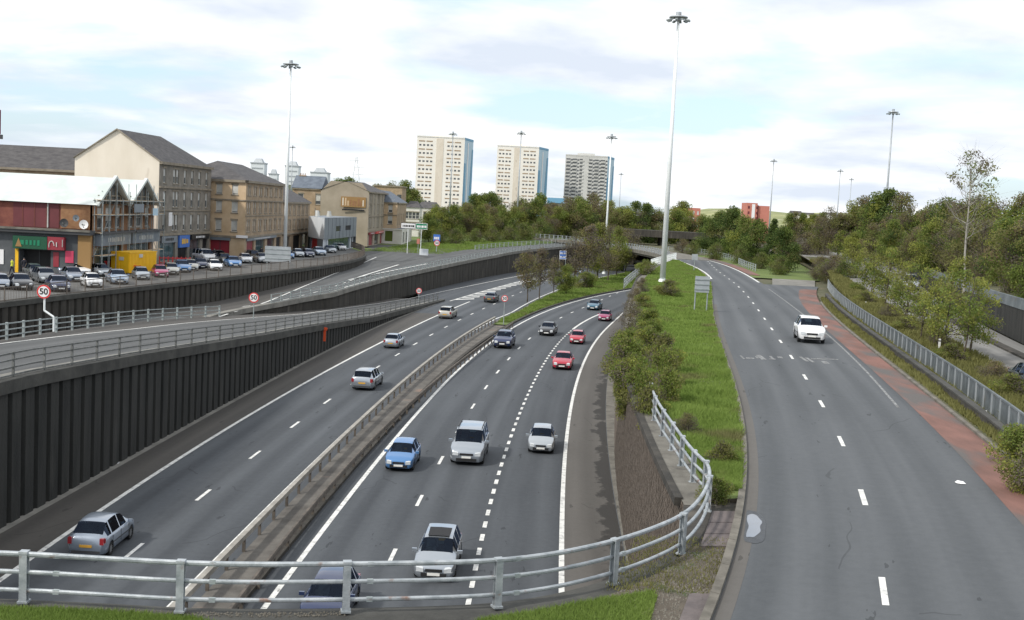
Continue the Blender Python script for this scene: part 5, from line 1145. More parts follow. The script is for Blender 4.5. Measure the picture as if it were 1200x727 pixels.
shell(bx, [(0, 21.5), (-30, 21.5), (-30, 0)], G0, zE, 'redbrick', skip=(2,))
MB().box(-29.9, .1, 0, 21.4, zE - .2, zE - .12).build('ceiling_slab', 'darkgrey', bx)
MB().add([(-3, 3.0, zRd - 1.3), (-.2, 3.0, zRd - 1.3), (-.2, 5.4, zRd - .0), (-3, 5.4, zRd - .0)], [(0, 1, 2, 3)]) 
tarp = MB(); tarp.add([(-1.8, 13.2, zE + 1.02), (-.2, 13.0, zE + .95), (-.3, 15.0, zE + 2.2), (-1.7, 15.2, zE + 2.35)], [(0, 1, 2, 3)]); tarp.build('tarpaulin', 'signblue', bx)
MB().tube((-4.6, -.12, 9.6), (-4.6, -.12, zE), .08).build('drainpipe', 'blind', bx)
# satellite dishes and vents on the canopy
def dish(x, y, z, r, m, lb):
    rt = empty('satellite_dish', (x, y, z), 0, lb, 'satellite dish'); b = MB(); n = 20; v = [(0, .25 * r, 0)]
    for rr_, dy in ((.5, .19), (1.0, 0)):
        v += [(r * rr_ * math.cos(2 * math.pi * k / n), dy * r, r * rr_ * math.sin(2 * math.pi * k / n)) for k in range(n)]
    f_ = [(0, 1 + k, 1 + (k + 1) % n) for k in range(n)] + [(1 + k, 1 + n + k, 1 + n + (k + 1) % n, 1 + (k + 1) % n) for k in range(n)]
    b.add(v, f_); b.build('reflector', m, rt, smooth=True); MB().tube((0, .2 * r, 0), (0, .5 * r, -r), .05).build('stand', 'galvdark', rt); MB().tube((0, .1, -r * .8), (0, -r * .7, 0), .03).cbox((0, -r * .7, 0), (.12, .12, .12)).build('feed_arm', 'galvdark', rt)
dish(PD(98, 125, 10).x, 125, 10.15, .50, 'signwhite', 'large white satellite dish on the shop canopy by the brown brick corner')
dish(PD(88, 125, 10).x, 125.2, 10.8, .36, 'cladgrey', 'small grey satellite dish to the left above the white one'); dish(PD(74, 125, 10).x, 125.2, 10.2, .48, 'darkgrey', 'dark satellite dish, leftmost on the shop canopy')
# scaffold on the street gables
sc = empty('scaffold', (PD(105.5, 126, 9).x + .45, 126, G0), 0, 'pole scaffold with board lifts in front of the two shop gables', 'scaffold')
for k in range(11):
    y_ = k * 2.2
    for x_ in (0, .9): MB().tube((x_, y_, 0), (x_, y_, 8.4 + (k % 3) * .9), .05, n=6).build('standard', 'galvmid', sc)
for z_ in (2.1, 4.6, 6.6, 8.2):
    for x_ in (0, .9): MB().tube((x_ - .06, -.3, z_), (x_ - .06, 22.4, z_), .045, n=6).build('ledger', 'galvmid', sc)
    for k in range(3): MB().box(.08 + k * .26, .31 + k * .26, -.2, 22.3, z_ + .06, z_ + .10).build('board', 'sandstone', sc)
MB().tube((0, 0, 2.1), (0, 6.6, 8.2), .045, n=6).tube((0, 22, 2.1), (0, 15, 8.2), .045, n=6).build('brace', 'galvmid', sc)
MB().box(1.0, 1.04, 10, 13.5, 6.9, 7.9).build('debris_sheet', 'cladgrey', sc); MB().box(1.0, 1.04, 17, 19, 6.5, 7.4).build('hanging_sign', 'towerpale', sc)
# yellow container and red skip, red barriers
cc_ = P(152, 321.5, 4.6); ct = empty('storage_container', (cc_.x - .55, cc_.y + 3.1, 4.62), R(78), 'bright yellow corrugated site container standing in the street', 'container')
MB().box(-3.0, 3.0, -1.15, 1.15, .1, 2.45).build('body', 'yellow', ct)
rb = MB()
for k in range(19): x = -2.9 + k * .305; rb.box(x, x + .15, -1.18, -1.15, .25, 2.3); rb.box(x, x + .15, 1.15, 1.18, .25, 2.3)
rb.build('corrugations', 'yellow', ct)
for z_ in (.1, 2.34): MB().box(-3.04, 3.04, -1.2, 1.2, z_, z_ + .12).build('frame_rail', 'yellow', ct)
for y_ in (-.6, .6): MB().box(-3.06, -3.0, y_ - .52, y_ + .52, .25, 2.3).build('door', 'yellow', ct)
MB().box(-1.0, -.2, -1.22, -1.185, 1.8, 2.2).build('label', 'blind', ct); MB().box(-3.1, -3.065, -.5, .1, 1.5, 1.9).build('label', 'blind', ct)
sk = empty('red_skip', (PD(121, 132, 4.6).x, 132, 4.6), R(75), 'open red skip left of the yellow container', 'skip')
b = MB(); b.add([(-1.3, -.8, .1), (1.3, -.8, .1), (1.3, .8, .1), (-1.3, .8, .1), (-1.9, -.9, 1.3), (1.9, -.9, 1.3), (1.9, .9, 1.3), (-1.9, .9, 1.3)], [(0, 3, 2, 1), (0, 1, 5, 4), (1, 2, 6, 5), (2, 3, 7, 6), (3, 0, 4, 7)]); b.build('body', 'signred', sk)
MB().box(-1.95, 1.95, -.96, -.9, 1.2, 1.34).box(-1.95, 1.95, .9, .96, 1.2, 1.34).build('rim', 'signred', sk)
br_ = empty('barrier_fence', (PD(134, 131, 4.6).x, 131, 4.6), R(12), 'orange plastic barrier fence before the yellow container', 'barrier')
for k in range(6): MB().box(k * .55, k * .55 + .1, -.03, .03, 0, 1.0).build('upright', 'orange', br_)
for z_ in (.2, .85): MB().box(0, 2.9, -.05, -.032, z_, z_ + .12).build('rail', 'orange', br_)
br_ = empty('barrier_fence', (PD(186, 150, 4.6).x, 150, 4.6), R(20), 'red plastic barriers right of the yellow container', 'barrier')
for k in range(8): MB().box(k * .55, k * .55 + .16, -.03, .03, 0, 1.1).build('upright', 'signred', br_)
for z_ in (.2, .85): MB().box(0, 4.0, -.05, -.032, z_, z_ + .14).build('rail', 'signred', br_)
# --- blond sandstone tenement
bx = empty('sandstone_tenement', (PD(287.5, 172.6, 11).x, 172.6, 0), 0, 'blond sandstone tenement with brown slate hipped roof on the street corner', 'building')
zc = 16.4; a0 = (-5.9, 1.2); a1 = (0, 0); a2 = (-.5, 30)
fr = []
for z_ in (8.7, 11.5, 14.2):
    for x in (1.7, 4.25): fr.append((x, z_, 1.0, 1.65 if z_ < 14 else 1.45, 'blind'))
fr += [(2.0, 4.7, 3.2, 2.6, 'shopred')]
facade(bx, a0, a1, G0, zc, fr, 'sandstone', trim='trim', cornices=((7.75, .25, .3), (13.3, .15, .2), (zc - .35, .4, .35)))
fr = []
for z_ in (8.7, 11.5, 14.2):
    for k in range(7):
        for dx in (-.65, .65): fr.append((2.4 + k * 4.2 + dx, z_, .95, 1.65 if z_ < 14 else 1.3, 'blind'))
fr += [(4, 4.7, 5, 2.6, 'shopred'), (11.5, 4.7, 7, 2.6, 'teal'), (20, 4.7, 6, 2.6, 'winglass'), (26.8, 4.7, 4, 2.6, 'black')]
facade(bx, a1, a2, G0, zc, fr, 'sandstone2', trim='trim', cornices=((7.75, .25, .3), (11.0, .10, .15), (13.3, .15, .2), (zc - .35, .4, .35)))
shell(bx, [a2, (-12, 31), (-12, 2.2), a0], G0, zc, 'sandstone2', skip=(3,))
e0 = (-6.1, .8, zc); e1 = (.35, -.4, zc); e2 = (-.1, 30.4, zc); e3 = (-12.4, 31.4, zc); e4 = (-12.4, 1.8, zc); r0 = (-6.2, 7, 19.3); r1 = (-6.4, 24, 19.3)
roof(bx, [[e4, e0, r0], [e0, e1, r0], [e1, e2, r1, r0], [e2, e3, r1], [e3, e4, r0, r1]], 'slate')
MB().box(-1.2, .5, -.42, -.3, 7.8, 8.2).build('street_name_plate', 'signwhite', bx)
fascia(bx, (-5.4, 1.1), (-2.2, .45), 7.3, 7.72, 'cladgrey', .2); fascia(bx, (-.05, 1), (-.4, 24), 7.3, 7.72, 'cladgrey', .2, 'signwhite')
# --- lower tenement behind the mast
bx = empty('lower_tenement', (PD(331, 203, 10).x, 203, 0), 0, 'lower brown tenement right of the tall street mast', 'building')
fr = []
for z_ in (8.4, 11.0):
    for k in range(6):
        for dx in (-.7, .7): fr.append((2.3 + k * 4.3 + dx, z_, .95, 1.7, 'blind'))
fr += [(4.5, 4.7, 6, 2.5, 'winglass'), (14, 4.7, 7, 2.5, 'black'), (22.5, 4.7, 5, 2.5, 'teal')]
facade(bx, (0, 0), (-.1, 27), G0, 13.4, fr, 'sandstone2', trim='trim', cornices=((7.5, .25, .25), (13.1, .3, .3)))
shell(bx, [(-.1, 27), (-11, 27), (-11, 0), (0, 0)], G0, 13.4, 'sandstone2', skip=(3,))
roof(bx, [[(.3, -.1, 13.4), (.2, 27.3, 13.4), (-5.5, 27.3, 16.4), (-5.5, -.1, 16.4)], [(-11.3, -.1, 13.4), (-11.3, 27.3, 13.4), (-5.5, 27.3, 16.4), (-5.5, -.1, 16.4)], [(.3, -.1, 13.4), (-11.3, -.1, 13.4), (-5.5, -.1, 16.4)], [(.3, 27.3, 13.4), (-11.3, 27.3, 13.4), (-5.5, 27.3, 16.4)]], 'slate')
# --- taller block behind with blue slate
bx = empty('blue_roofed_tenement', (-49, 252, 0), 0, 'tenement with blue-grey slate roof rising behind the lower brown tenement', 'building')
xr_ = PD(376, 252, 17).x + 49
facade(bx, (0, 0), (xr_, 0), G0, 16.4, [(x, z_, 1.2, 2.2, 'win') for x in (1.8, 5.6) for z_ in (9.2, 13.0)], 'sandstone2', trim='trim', cornices=((16.1, .3, .3),))
shell(bx, [(xr_, 0), (xr_, 10), (0, 10), (0, 0)], G0, 16.4, 'greystone', skip=(3,))
roof(bx, [[(-.3, -.4, 16.4), (xr_ + .3, -.4, 16.4), (xr_ + .3, 5, 19.2), (-.3, 5, 19.2)], [(-.3, 10.4, 16.4), (xr_ + .3, 10.4, 16.4), (xr_ + .3, 5, 19.2), (-.3, 5, 19.2)], [(xr_ + .3, -.4, 16.4), (xr_ + .3, 10.4, 16.4), (xr_ + .3, 5, 19.2)], [(-.3, -.4, 16.4), (-.3, 10.4, 16.4), (-.3, 5, 19.2)]], 'slateblue'); chimney(bx, 1.2, 5, 17.9, 1.4, h=1.2)
# --- modern grey box showroom
bx = empty('grey_showroom', (PD(380, 206, 9).x, 206, 0), 0, 'modern flat roofed grey box showroom with teal glass and a red door', 'building')
q0 = (-5.0, 12); q1 = (0, 0); q2 = (1.7, 29); q3 = (-5, 32)
facade(bx, q0, q1, 7.0, 10.9, [], 'cladwhite', name='upper_box_side'); facade(bx, q1, q2, 7.0, 10.9, [(12, 8.3, 4.2, 1.0, 'winglass'), (21, 8.4, 5.2, .9, 'black')], 'cladgrey', name='upper_box_front', reveal=.12)
facade(bx, (-4.8, 12.2), (-.3, .9), G0, 7.0, [(4.4, 4.65, 5.6, 2.2, 'signred')], 'cladgrey', name='side_wall'); facade(bx, (-.3, .9), (1.2, 28.6), G0, 7.0, [(2.2, 4.7, 2.6, 2.2, 'cladwhite'), (14.5, 4.7, 20.5, 2.2, 'teal'), (26.5, 4.7, 2, 2.2, 'winglass')], 'cladwhite', name='front_wall')
shell(bx, [q2, q3, q0], G0, 10.9, 'cladgrey', skip=(2,))
roof(bx, [[(q[0], q[1], 10.9) for q in (q0, q1, q2, q3)], [(q[0], q[1], 6.99) for q in (q0, q1, q2, q3)][::-1]], 'cladgrey')
for k in range(1, 9): t = k / 9; MB().box(1.7 * t - .0, 1.7 * t + .03, 29 * t - .03, 29 * t + .03, 7.02, 10.88).build('panel_joint', 'darkgrey', bx)
MB().tube((-3.3, 9, 10.9), (-3.3, 9, 12.5), .05).build('aerial', 'galvdark', bx)
for x_, y_ in ((-3.6, 13), (-1.5, 14)): MB().tube((x_, y_, 10.9), (x_, y_, 12.0), .5, .35, 9).build('roof_cowl', 'blind', bx)
# --- beige tenement with the painted panel
bx = empty('beige_gabled_tenement', (PD(431.5, 246, 11).x, 246, 0), 0, 'beige rendered tenement with a long orange-brown panel on its blank gable', 'building')
Wg = 10.4
g1 = MB(); g1.add([(-Wg, .8, G0), (0, 0, G0), (0, 0, 16.0), (-1.6, .1, 18.0), (-8.3, .6, 18.2), (-Wg, .8, 16.0)], [(0, 1, 2, 3, 4, 5)]); g1.build('gable_wall', 'beige', bx)
za, zb_ = ZH(415, 231, 246), ZH(415, 243, 246)
mu = MB().box(-5.9, -.6, -.12, -.02, zb_, za).build('panel_sign', 'ochre', bx)
rng = random.Random(4)
for k in range(9): x_ = -5.6 + k * .54; MB().box(x_, x_ + rng.uniform(.2, .45), -.15, -.121, zb_ + .25, za - rng.uniform(.2, .9)).build('painted_shape', rng.choice(['sandstone', 'blind', 'browbrick', 'cream']), mu)
MB().box(-5.6, -.9, -.2, -.05, zb_ - .75, zb_ - .45).build('lamp_bar', 'black', bx)
fr = [(x, z_, 1.15, 2.1, 'win') for x in (2.4, 4.4, 9, 14, 16, 21, 26) for z_ in (8.6, 11.4, 14.0 - .2)]
fr += [(5, 4.7, 6, 2.4, 'shopred'), (13.5, 4.7, 6, 2.4, 'winglass'), (23, 4.7, 7, 2.4, 'shopred')]
facade(bx, (0, 0), (.6, 29), G0, 16.3, fr, 'beige', trim='trim', cornices=((7.6, .25, .3), (10.9, .12, .15), (16.0, .35, .3)))
fascia(bx, (0, 1), (.2, 10), 7.1, 7.6, 'shopred', .3, 'signwhite'); fascia(bx, (.25, 11), (.6, 28), 7.1, 7.6, 'signred', .3, 'signwhite')
shell(bx, [(.6, 29), (-Wg, 29.6), (-Wg, .8)], G0, 16.3, 'beige', skip=(2,))
roof(bx, [[(.3, -.2, 16.2), (.9, 29.3, 16.3), (-5, 29.3, 18.6), (-5, .3, 18.3)], [(-Wg - .3, .6, 16.2), (-Wg - .3, 29.6, 16.2), (-5, 29.3, 18.6), (-5, .3, 18.3)]], 'slate')
# --- small sandstone building with white shop
bx = empty('corner_sandstone_house', (PD(465, 270, 10).x, 270, 0), 0, 'small sandstone building over a white painted shop at the end of the street', 'building')
facade(bx, (-3.2, .3), (0, 0), 8.2, 14.3, [(1.6, 9.2, 1.1, 2.2, 'win'), (1.6, 11.9, 1.0, 1.7, 'win')], 'sandstone', trim='trim', cornices=((11.2, .15, .2), (14.0, .3, .3)))
facade(bx, (-3.4, -.5), (1.4, -.8), G0, 8.2, [(1.7, 5.2, 1.8, 2.4, 'leaf_green')], 'whitewall', name='shop_wall', cornices=((7.9, .15, .3),))
facade(bx, (1.4, -.8), (1.6, 22), G0, 8.2, [(4, 4.8, 3, 2.6, 'black'), (11, 4.8, 4, 2.6, 'winglass')], 'whitewall', name='shop_wall')
facade(bx, (0, 0), (-.2, 24), 8.2, 14.3, [(3 + k * 4.5, 9.2, 1.1, 2.2, 'win') for k in range(5)], 'sandstone2', trim='trim', cornices=((14.0, .3, .3),))
shell(bx, [(-.2, 24), (-9, 24), (-9, .6), (-3.2, .3)], G0, 14.3, 'sandstone2', skip=(3,))
roof(bx, [[(1.4, -.8, 8.2), (1.6, 22, 8.2), (-.1, 22, 8.21), (-.05, -.1, 8.21)], [(-3.4, -.5, 8.2), (1.4, -.8, 8.2), (0, .1, 8.21), (-3.3, .4, 8.21)], [(.3, -.3, 14.3), (.1, 24.3, 14.3), (-4.4, 24.3, 17), (-4.4, 3, 17)], [(-9.3, .3, 14.3), (-9.3, 24.3, 14.3), (-4.4, 24.3, 17), (-4.4, 3, 17)], [(.3, -.3, 14.3), (-9.3, .3, 14.3), (-4.4, 3, 17)]], 'slateblue')
# --- pale ochre block behind
Yb = 330; xa, xb = PD(438, Yb, 16).x, PD(471, Yb, 16).x
bx = empty('ochre_backland_block', (xa, Yb, 0), 0, 'plain pale brown block standing behind the beige tenement', 'building')
MB().box(0, xb - xa, 0, 12, G0, ZH(455, 219, Yb)).build('wall', 'sandstone2', bx)
MB().box(-.3, xb - xa + .3, -.3, 12.3, ZH(455, 219, Yb), ZH(455, 217.5, Yb)).build('parapet', 'trim', bx)
for k in range(3): MB().box(1.5 + k * 2.6, 2.7 + k * 2.6, -.06, -.01, 14.8, 16.6).build('window', 'winglass', bx)
# --- white houses with dark roofs
for (px0, px1, pyt, pyr, Yb, lb) in [(475, 492, 243, 237, 330, 'white house with dark roof beside the sandstone street end'), (489, 514, 243.5, 237.5, 372, 'white terrace under the left white tower')]:
    xa, xb = PD(px0, Yb, 14).x, PD(px1, Yb, 14).x; zt_, zr_ = ZH(px0, pyt, Yb), ZH(px0, pyr, Yb); w_ = xb - xa
    bx = empty('white_house', (xa, Yb, 0), 0, lb, 'building')
    facade(bx, (0, 0), (w_, 0), G0, zt_, [(w_ * (k + .5) / 4, z_, 1.0, 1.9, 'win') for k in range(4) for z_ in (zt_ - 3.2, zt_ - 6.2)], 'whitewall', trim='trim')
    shell(bx, [(w_, 0), (w_, 9), (0, 9), (0, 0)], G0, zt_, 'whitewall', skip=(3,))
    roof(bx, [[(-.3, -.3, zt_), (w_ + .3, -.3, zt_), (w_ - 1, 4.5, zr_ + .4), (1, 4.5, zr_ + .4)], [(-.3, 9.3, zt_), (w_ + .3, 9.3, zt_), (w_ - 1, 4.5, zr_ + .4), (1, 4.5, zr_ + .4)], [(w_ + .3, -.3, zt_), (w_ + .3, 9.3, zt_), (w_ - 1, 4.5, zr_ + .4)], [(-.3, -.3, zt_), (-.3, 9.3, zt_), (1, 4.5, zr_ + .4)]], 'slate')

# --- three tower blocks
def tower(pxl, pxr, pxs, pyt, Y, m, label, grey=False):
    zt_ = ZH((pxl + pxr) / 2, pyt, Y); xa = PD(pxl, Y, zt_).x; xb = PD(pxr, Y, zt_).x; w = xb - xa; dp = 22
    xs_ = PD(pxs, Y + dp, zt_).x - xa
    rt = empty('tower_block', (xa, Y, 0), 0, label, 'tower block'); zb = 3.5
    b = MB(); b.quad((0, 0, zb), (w, 0, zb), (w, 0, zt_), (0, 0, zt_)); b.quad((0, 0, zb), (0, 0, zt_), (xs_ - w, dp, zt_), (xs_ - w, dp, zb)); b.quad((xs_ - w, dp, zb), (xs_ - w, dp, zt_), (xs_, dp, zt_), (xs_, dp, zb)); b.quad((0, 0, zt_), (w, 0, zt_), (xs_, dp, zt_), (xs_ - w, dp, zt_))
    b.build('wall', m, rt)
    sd = MB(); sd.quad((w, 0, zb), (xs_, dp, zb), (xs_, dp, zt_), (w, 0, zt_)); sd.build('side_wall', 'towerpale' if not grey else 'towerpale', rt)
    nx = Vector((dp, -(xs_ - w), 0)).normalized() * .12; e = Vector((xs_ - w, dp, 0))
    def sp_(t0, t1, z0, z1, m_, tt0=None, tt1=None):
        tt0 = t0 if tt0 is None else tt0; tt1 = t1 if tt1 is None else tt1
        MB().quad(Vector((w, 0, z0)) + e * t0 + nx, Vector((w, 0, z0)) + e * t1 + nx, Vector((w, 0, z1)) + e * tt1 + nx, Vector((w, 0, z1)) + e * tt0 + nx).build('blue_panel', m_, rt)
    H = zt_ - zb
    sp_(.0, .28, zb, zt_ - H * .3, 'towerblue', 0, .2); sp_(.62, 1.0, zb, zt_ - H * .12, 'towerblue', .85, 1.0); sp_(0.02, 1, zt_ - 1.6, zt_ - .2, 'towerblue'); sp_(.36, .46, zb, zt_ - 3, 'signwhite')
    ft = 2.62; nf = int((zt_ - 10) / ft)
    recess_shade = MB().box(0, w * (.10 if grey else .13), -.10, .0, 0, .95 if grey else .75).mesh('balcony_shade', 'shadedrender' if grey else 'sandstone2'); wn = MB().box(0, w * .045, -.08, 0, 0, 1.1).mesh('window', 'winglass')  # proud tinted boxes stand for the shade inside the balcony recesses
    wall_p = MB().box(w * .0, w * .10, -.5, 0, 0, 1.0).mesh('balcony_front', 'blind' if grey else m)
    cols = (.04, .20, .63, .79) if not grey else (.02, .17, .34, .54, .69, .84)
    for k in range(nf):
        z = zt_ - 3.9 - k * ft
        if z < 14: break
        if grey:
            for ci, c in enumerate(cols): link('balcony_front', wall_p, rt, (c * w, 0, z - 1.1 - (.25 if ci % 2 else 0))); link('balcony_shade', recess_shade, rt, (c * w, 0, z - .05)); link('window', wn, rt, ((c + .112) * w, 0, z - .5))
        elif k % 2 == 0:
            for c in cols: link('balcony_shade', recess_shade, rt, (c * w, 0, z))
        else:
            for c in cols:
                link('window', wn, rt, (c * w + .01 * w, 0, z - .1)); link('window', wn, rt, (c * w + .09 * w, 0, z - .1))
        link('window', wn, rt, (w * .485, 0, z + 1.0), None, (.7, 1, .8))
    MB().box(w * .41, w * .56, -.15, -.02, zb, zt_ - 1.5).build('stair_panel', 'cream' if not grey else 'towergrey', rt)
    MB().box(.2, w - .2, -.1, -.01, zt_ - 1.1, zt_ - .5).build('parapet_band', 'blind', rt)
    MB().box(w * .3, w * .7, 5, 14, zt_, zt_ + 1.6).build('plant_room', m, rt)
    return rt
tower(489, 545, 555, 160, 760, 'towerwhite', 'left one of two white tower blocks with blue side')
tower(583, 632, 643, 171, 820, 'towerwhite', 'middle tower block, white front and blue side')
tower(663, 712.5, 720, 182, 860, 'towergrey', 'right hand tower block with a grey grid front', True)
for (px0, px1, pyt, pyb, lb) in [(294, 310, 186.5, 232, 'leftmost small distant tower above the sandstone roof'), (315, 325, 199.5, 232, 'lowest small distant tower top, left of the street mast'), (334.5, 350, 190, 232, 'small distant tower just behind the street mast'), (364, 384, 197.5, 235, 'rightmost small distant tower over the brown tenements')]:
    Yb = 1350; zt_ = ZH(px0, pyt, Yb); xa, xb = PD(px0, Yb, zt_).x, PD(px1, Yb, zt_).x; w_ = xb - xa
    bx = empty('distant_tower', (xa, Yb, 0), 0, lb, 'tower block')
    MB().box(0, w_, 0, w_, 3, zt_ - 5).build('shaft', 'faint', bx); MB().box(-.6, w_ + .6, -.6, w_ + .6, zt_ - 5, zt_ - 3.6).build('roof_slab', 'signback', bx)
    q = MB(); q.add([(w_ * .15, w_ * .15, zt_ - 3.6), (w_ * .85, w_ * .15, zt_ - 3.6), (w_ * .85, w_ * .85, zt_ - 3.6), (w_ * .15, w_ * .85, zt_ - 3.6), (w_ * .3, w_ * .3, zt_ + 1.2), (w_ * .7, w_ * .3, zt_ + 1.2), (w_ * .7, w_ * .7, zt_ + 1.2), (w_ * .3, w_ * .7, zt_ + 1.2)], [(0, 1, 5, 4), (1, 2, 6, 5), (2, 3, 7, 6), (3, 0, 4, 7), (4, 5, 6, 7)]); q.build('cap', 'signback', bx)
    for k in range(7): MB().box(w_ * .1, w_ * .9, -.3, -.02, zt_ - 11 - k * 6, zt_ - 9.5 - k * 6).build('window_band', 'signback', bx)
# pylon
Yp = 900; pt_ = ZH(418, 184, Yp); xp = PD(418, Yp, pt_).x; py_ = empty('lattice_pylon', (xp, Yp, 3), 0, 'pale lattice pylon on the skyline left of the towers', 'pylon')
q = MB(); Hh = pt_ - 3
for k in range(7):
    z0_, z1_ = Hh * k / 7, Hh * (k + 1) / 7; w0 = 5 * (1 - k / 7) + .5; w1 = 5 * (1 - (k + 1) / 7) + .5
    for sx in (-1, 1):
        for sy in (-1, 1): q.tube((sx * w0, sy * w0, z0_), (sx * w1, sy * w1, z1_), .15, n=5)
        q.tube((sx * w0, -w0, z0_), (-sx * w1, -w1, z1_), .09, n=4)
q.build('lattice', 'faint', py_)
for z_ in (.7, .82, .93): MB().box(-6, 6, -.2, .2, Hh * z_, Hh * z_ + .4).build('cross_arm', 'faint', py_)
# red tower, brick blocks, blue roofed shed
Yb = 600; zt_ = ZH(880, 238, Yb); xa, xm_, xb = PD(875.5, Yb, zt_).x, PD(889, Yb, zt_).x, PD(903, Yb, zt_).x
bx = empty('red_tower', (xa, Yb, 0), 0, 'squat red-brick tower block with a white stripe beyond the dark bushes', 'tower block')
MB().box(0, xm_ - xa - .4, 0, 14, 3, zt_).build('left_wing', 'brickred', bx); MB().box(xm_ - xa + .4, xb - xa, 1.5, 14, 3, zt_ - 1.2).build('right_wing', 'brickred', bx); MB().box(xm_ - xa - .4, xm_ - xa + .4, 2, 12, 3, zt_ - .8).build('recess', 'redbrick', bx)
MB().box(2.7, 4.3, -.1, -.01, zt_ - 8, zt_ - .6).build('white_stripe', 'signwhite', bx)
for k in range(5): MB().box(.6, 1.6, -.06, -.01, zt_ - 3 - k * 2.8, zt_ - 1.6 - k * 2.8).box(4.9, 5.6, -.06, -.01, zt_ - 3 - k * 2.8, zt_ - 1.6 - k * 2.8).build('window', 'maroon', bx)
for px0, px1, pyt, lb in [(793, 804, 243, 'pink brick flats left of the dark bushes on the skyline'), (806, 821, 243.5, 'wider brick flats right of the pink ones on the skyline')]:
    Yb = 520; zt_ = ZH(px0, pyt, Yb); xa, xb = PD(px0, Yb, zt_).x, PD(px1, Yb, zt_).x; bx = empty('brick_flats', (xa, Yb, 0), 0, lb, 'building')
    MB().box(0, xb - xa, 0, 12, 3, zt_).build('wall', 'brickred', bx)
    for k in range(3):
        for j in range(3): MB().box((xb - xa) * (j + .25) / 3, (xb - xa) * (j + .65) / 3, -.08, -.01, zt_ - 3 - k * 3, zt_ - 1.4 - k * 3).build('window', 'blind', bx)
Yb = 640; xa, xb = PD(643, Yb, 18).x, PD(660, Yb, 18).x; bx = empty('blue_shed', (xa, Yb, 0), 0, 'pale blue roofed building between the middle and grey towers', 'building')
MB().box(0, xb - xa, 0, 20, 3, ZH(650, 238, Yb)).build('wall', 'cladgrey', bx); MB().box(-.5, xb - xa + .5, -.5, 20, ZH(650, 238, Yb), ZH(650, 232, Yb)).build('roof', 'towerblue', bx)
rb_ = empty('red_sign_mast', (PD(-2.5, 120, 20).x, 120, G0), 0, 'dark red pole end showing at the far left edge of the skyline', 'pole')
MB().box(-.12, .22, -.2, .2, 15.2 - G0 + 4, ZH(0, 129, 120) - G0).build('banner', 'maroon', rb_); MB().tube((-.3, 0, 0), (-.3, 0, ZH(0, 129, 120) - G0), .12).build('pole', 'galvdark', rb_); MB().box(-.4, .45, -.2, .2, 14.7 - G0 + 4, 15.2 - G0 + 3.95).build('bracket', 'darkgrey', rb_)

# ================================================================== PEOPLE in the street
def person(p, face, h, top, bottom, label, stride=.18):
    vs = [(0, 0, .53), (0, 0, .62), (0, 0, .80), (0, 0, .865), (0, 0, .94), (.055, .0, .52), (.06, stride * .45, .28), (.06, stride * .7, .03), (.06, stride * .7 + .08, .015),
          (-.055, 0, .52), (-.06, -stride * .3, .28), (-.06, -stride * .8, .03), (-.06, -stride * .8 + .08, .015), (.115, 0, .79), (.14, -.03, .62), (.13, .05, .47), (-.115, 0, .79), (-.14, .0, .62), (-.13, .06, .47)]
    es = [(0, 1), (1, 2), (2, 3), (3, 4), (0, 5), (5, 6), (6, 7), (7, 8), (0, 9), (9, 10), (10, 11), (11, 12), (2, 13), (13, 14), (14, 15), (2, 16), (16, 17), (17, 18)]
    rad = [.085, .075, .095, .036, .062, .06, .042, .028, .02, .06, .042, .028, .02, .045, .03, .022, .045, .03, .022]
    me = bpy.data.meshes.new('person'); me.from_pydata([tuple(c * h for c in v) for v in vs], es, []); o = bpy.data.objects.new('person', me); COL.objects.link(o)
    mo = o.modifiers.new('skin', 'SKIN'); sv = me.skin_vertices[0].data
    for i, r_ in enumerate(rad): sv[i].radius = (r_ * h * 1.0, r_ * h * (.72 if i < 3 else 1))
    sv[0].use_root = True; ss = o.modifiers.new('ss', 'SUBSURF'); ss.levels = ss.render_levels = 1
    dg = bpy.context.evaluated_depsgraph_get(); dg.update(); m2 = bpy.data.meshes.new_from_object(o.evaluated_get(dg)); bpy.data.objects.remove(o); m2.name = 'person'
    m2.materials.clear()
    for k in (top, bottom, 'skin'): m2.materials.append(M[k])
    for f_ in m2.polygons:
        z = f_.center.z / h; f_.material_index = 2 if (z > .86 or (z < .49 and abs(f_.center.x) > .105 * h)) else (0 if z > .52 else 1); f_.use_smooth = True
    o = link('person', m2, None, p, (0, 0, face), None, label=label, cat='person')
    hair = MB(); n = 10
    for a in range(3):
        pass
    hv = [(0, -.01 * h, .999 * h)] + [(.055 * h * math.cos(2 * math.pi * k / n), -.01 * h + .06 * h * math.sin(2 * math.pi * k / n), (.945 + (.03 if math.sin(2 * math.pi * k / n) > .3 else -.01)) * h) for k in range(n)]
    hair.add(hv, [(0, 1 + k, 1 + (k + 1) % n) for k in range(n)]); hair.build('hair', 'cloth_dark', o, smooth=True)
    return o
for px, py, fc, tp_, bt_, lb in [(14, 322, 2.4, 'hivis', 'cloth_dark', 'person in a yellow high visibility jacket by the grey shop wall'), (28, 321, .6, 'cloth_dark', 'cloth_dark', 'person in dark clothes beside the shop entrance'),
                                 (251, 305, 1.0, 'cloth_dark', 'cloth_dark', 'person in dark coat walking before the sandstone shops'), (312, 303, 3.0, 'cloth_white', 'cloth_dark', 'person in a white top left of the street mast'),
                                 (306, 303, 3.4, 'cloth_dark', 'cloth_dark', 'person in black next to the one in white'), (336, 301, .4, 'cloth_white', 'cloth_red', 'person in white top and red trousers right of the mast foot')]:
    person(P(px, py, 4.6), fc, 1.74, tp_, bt_, lb)

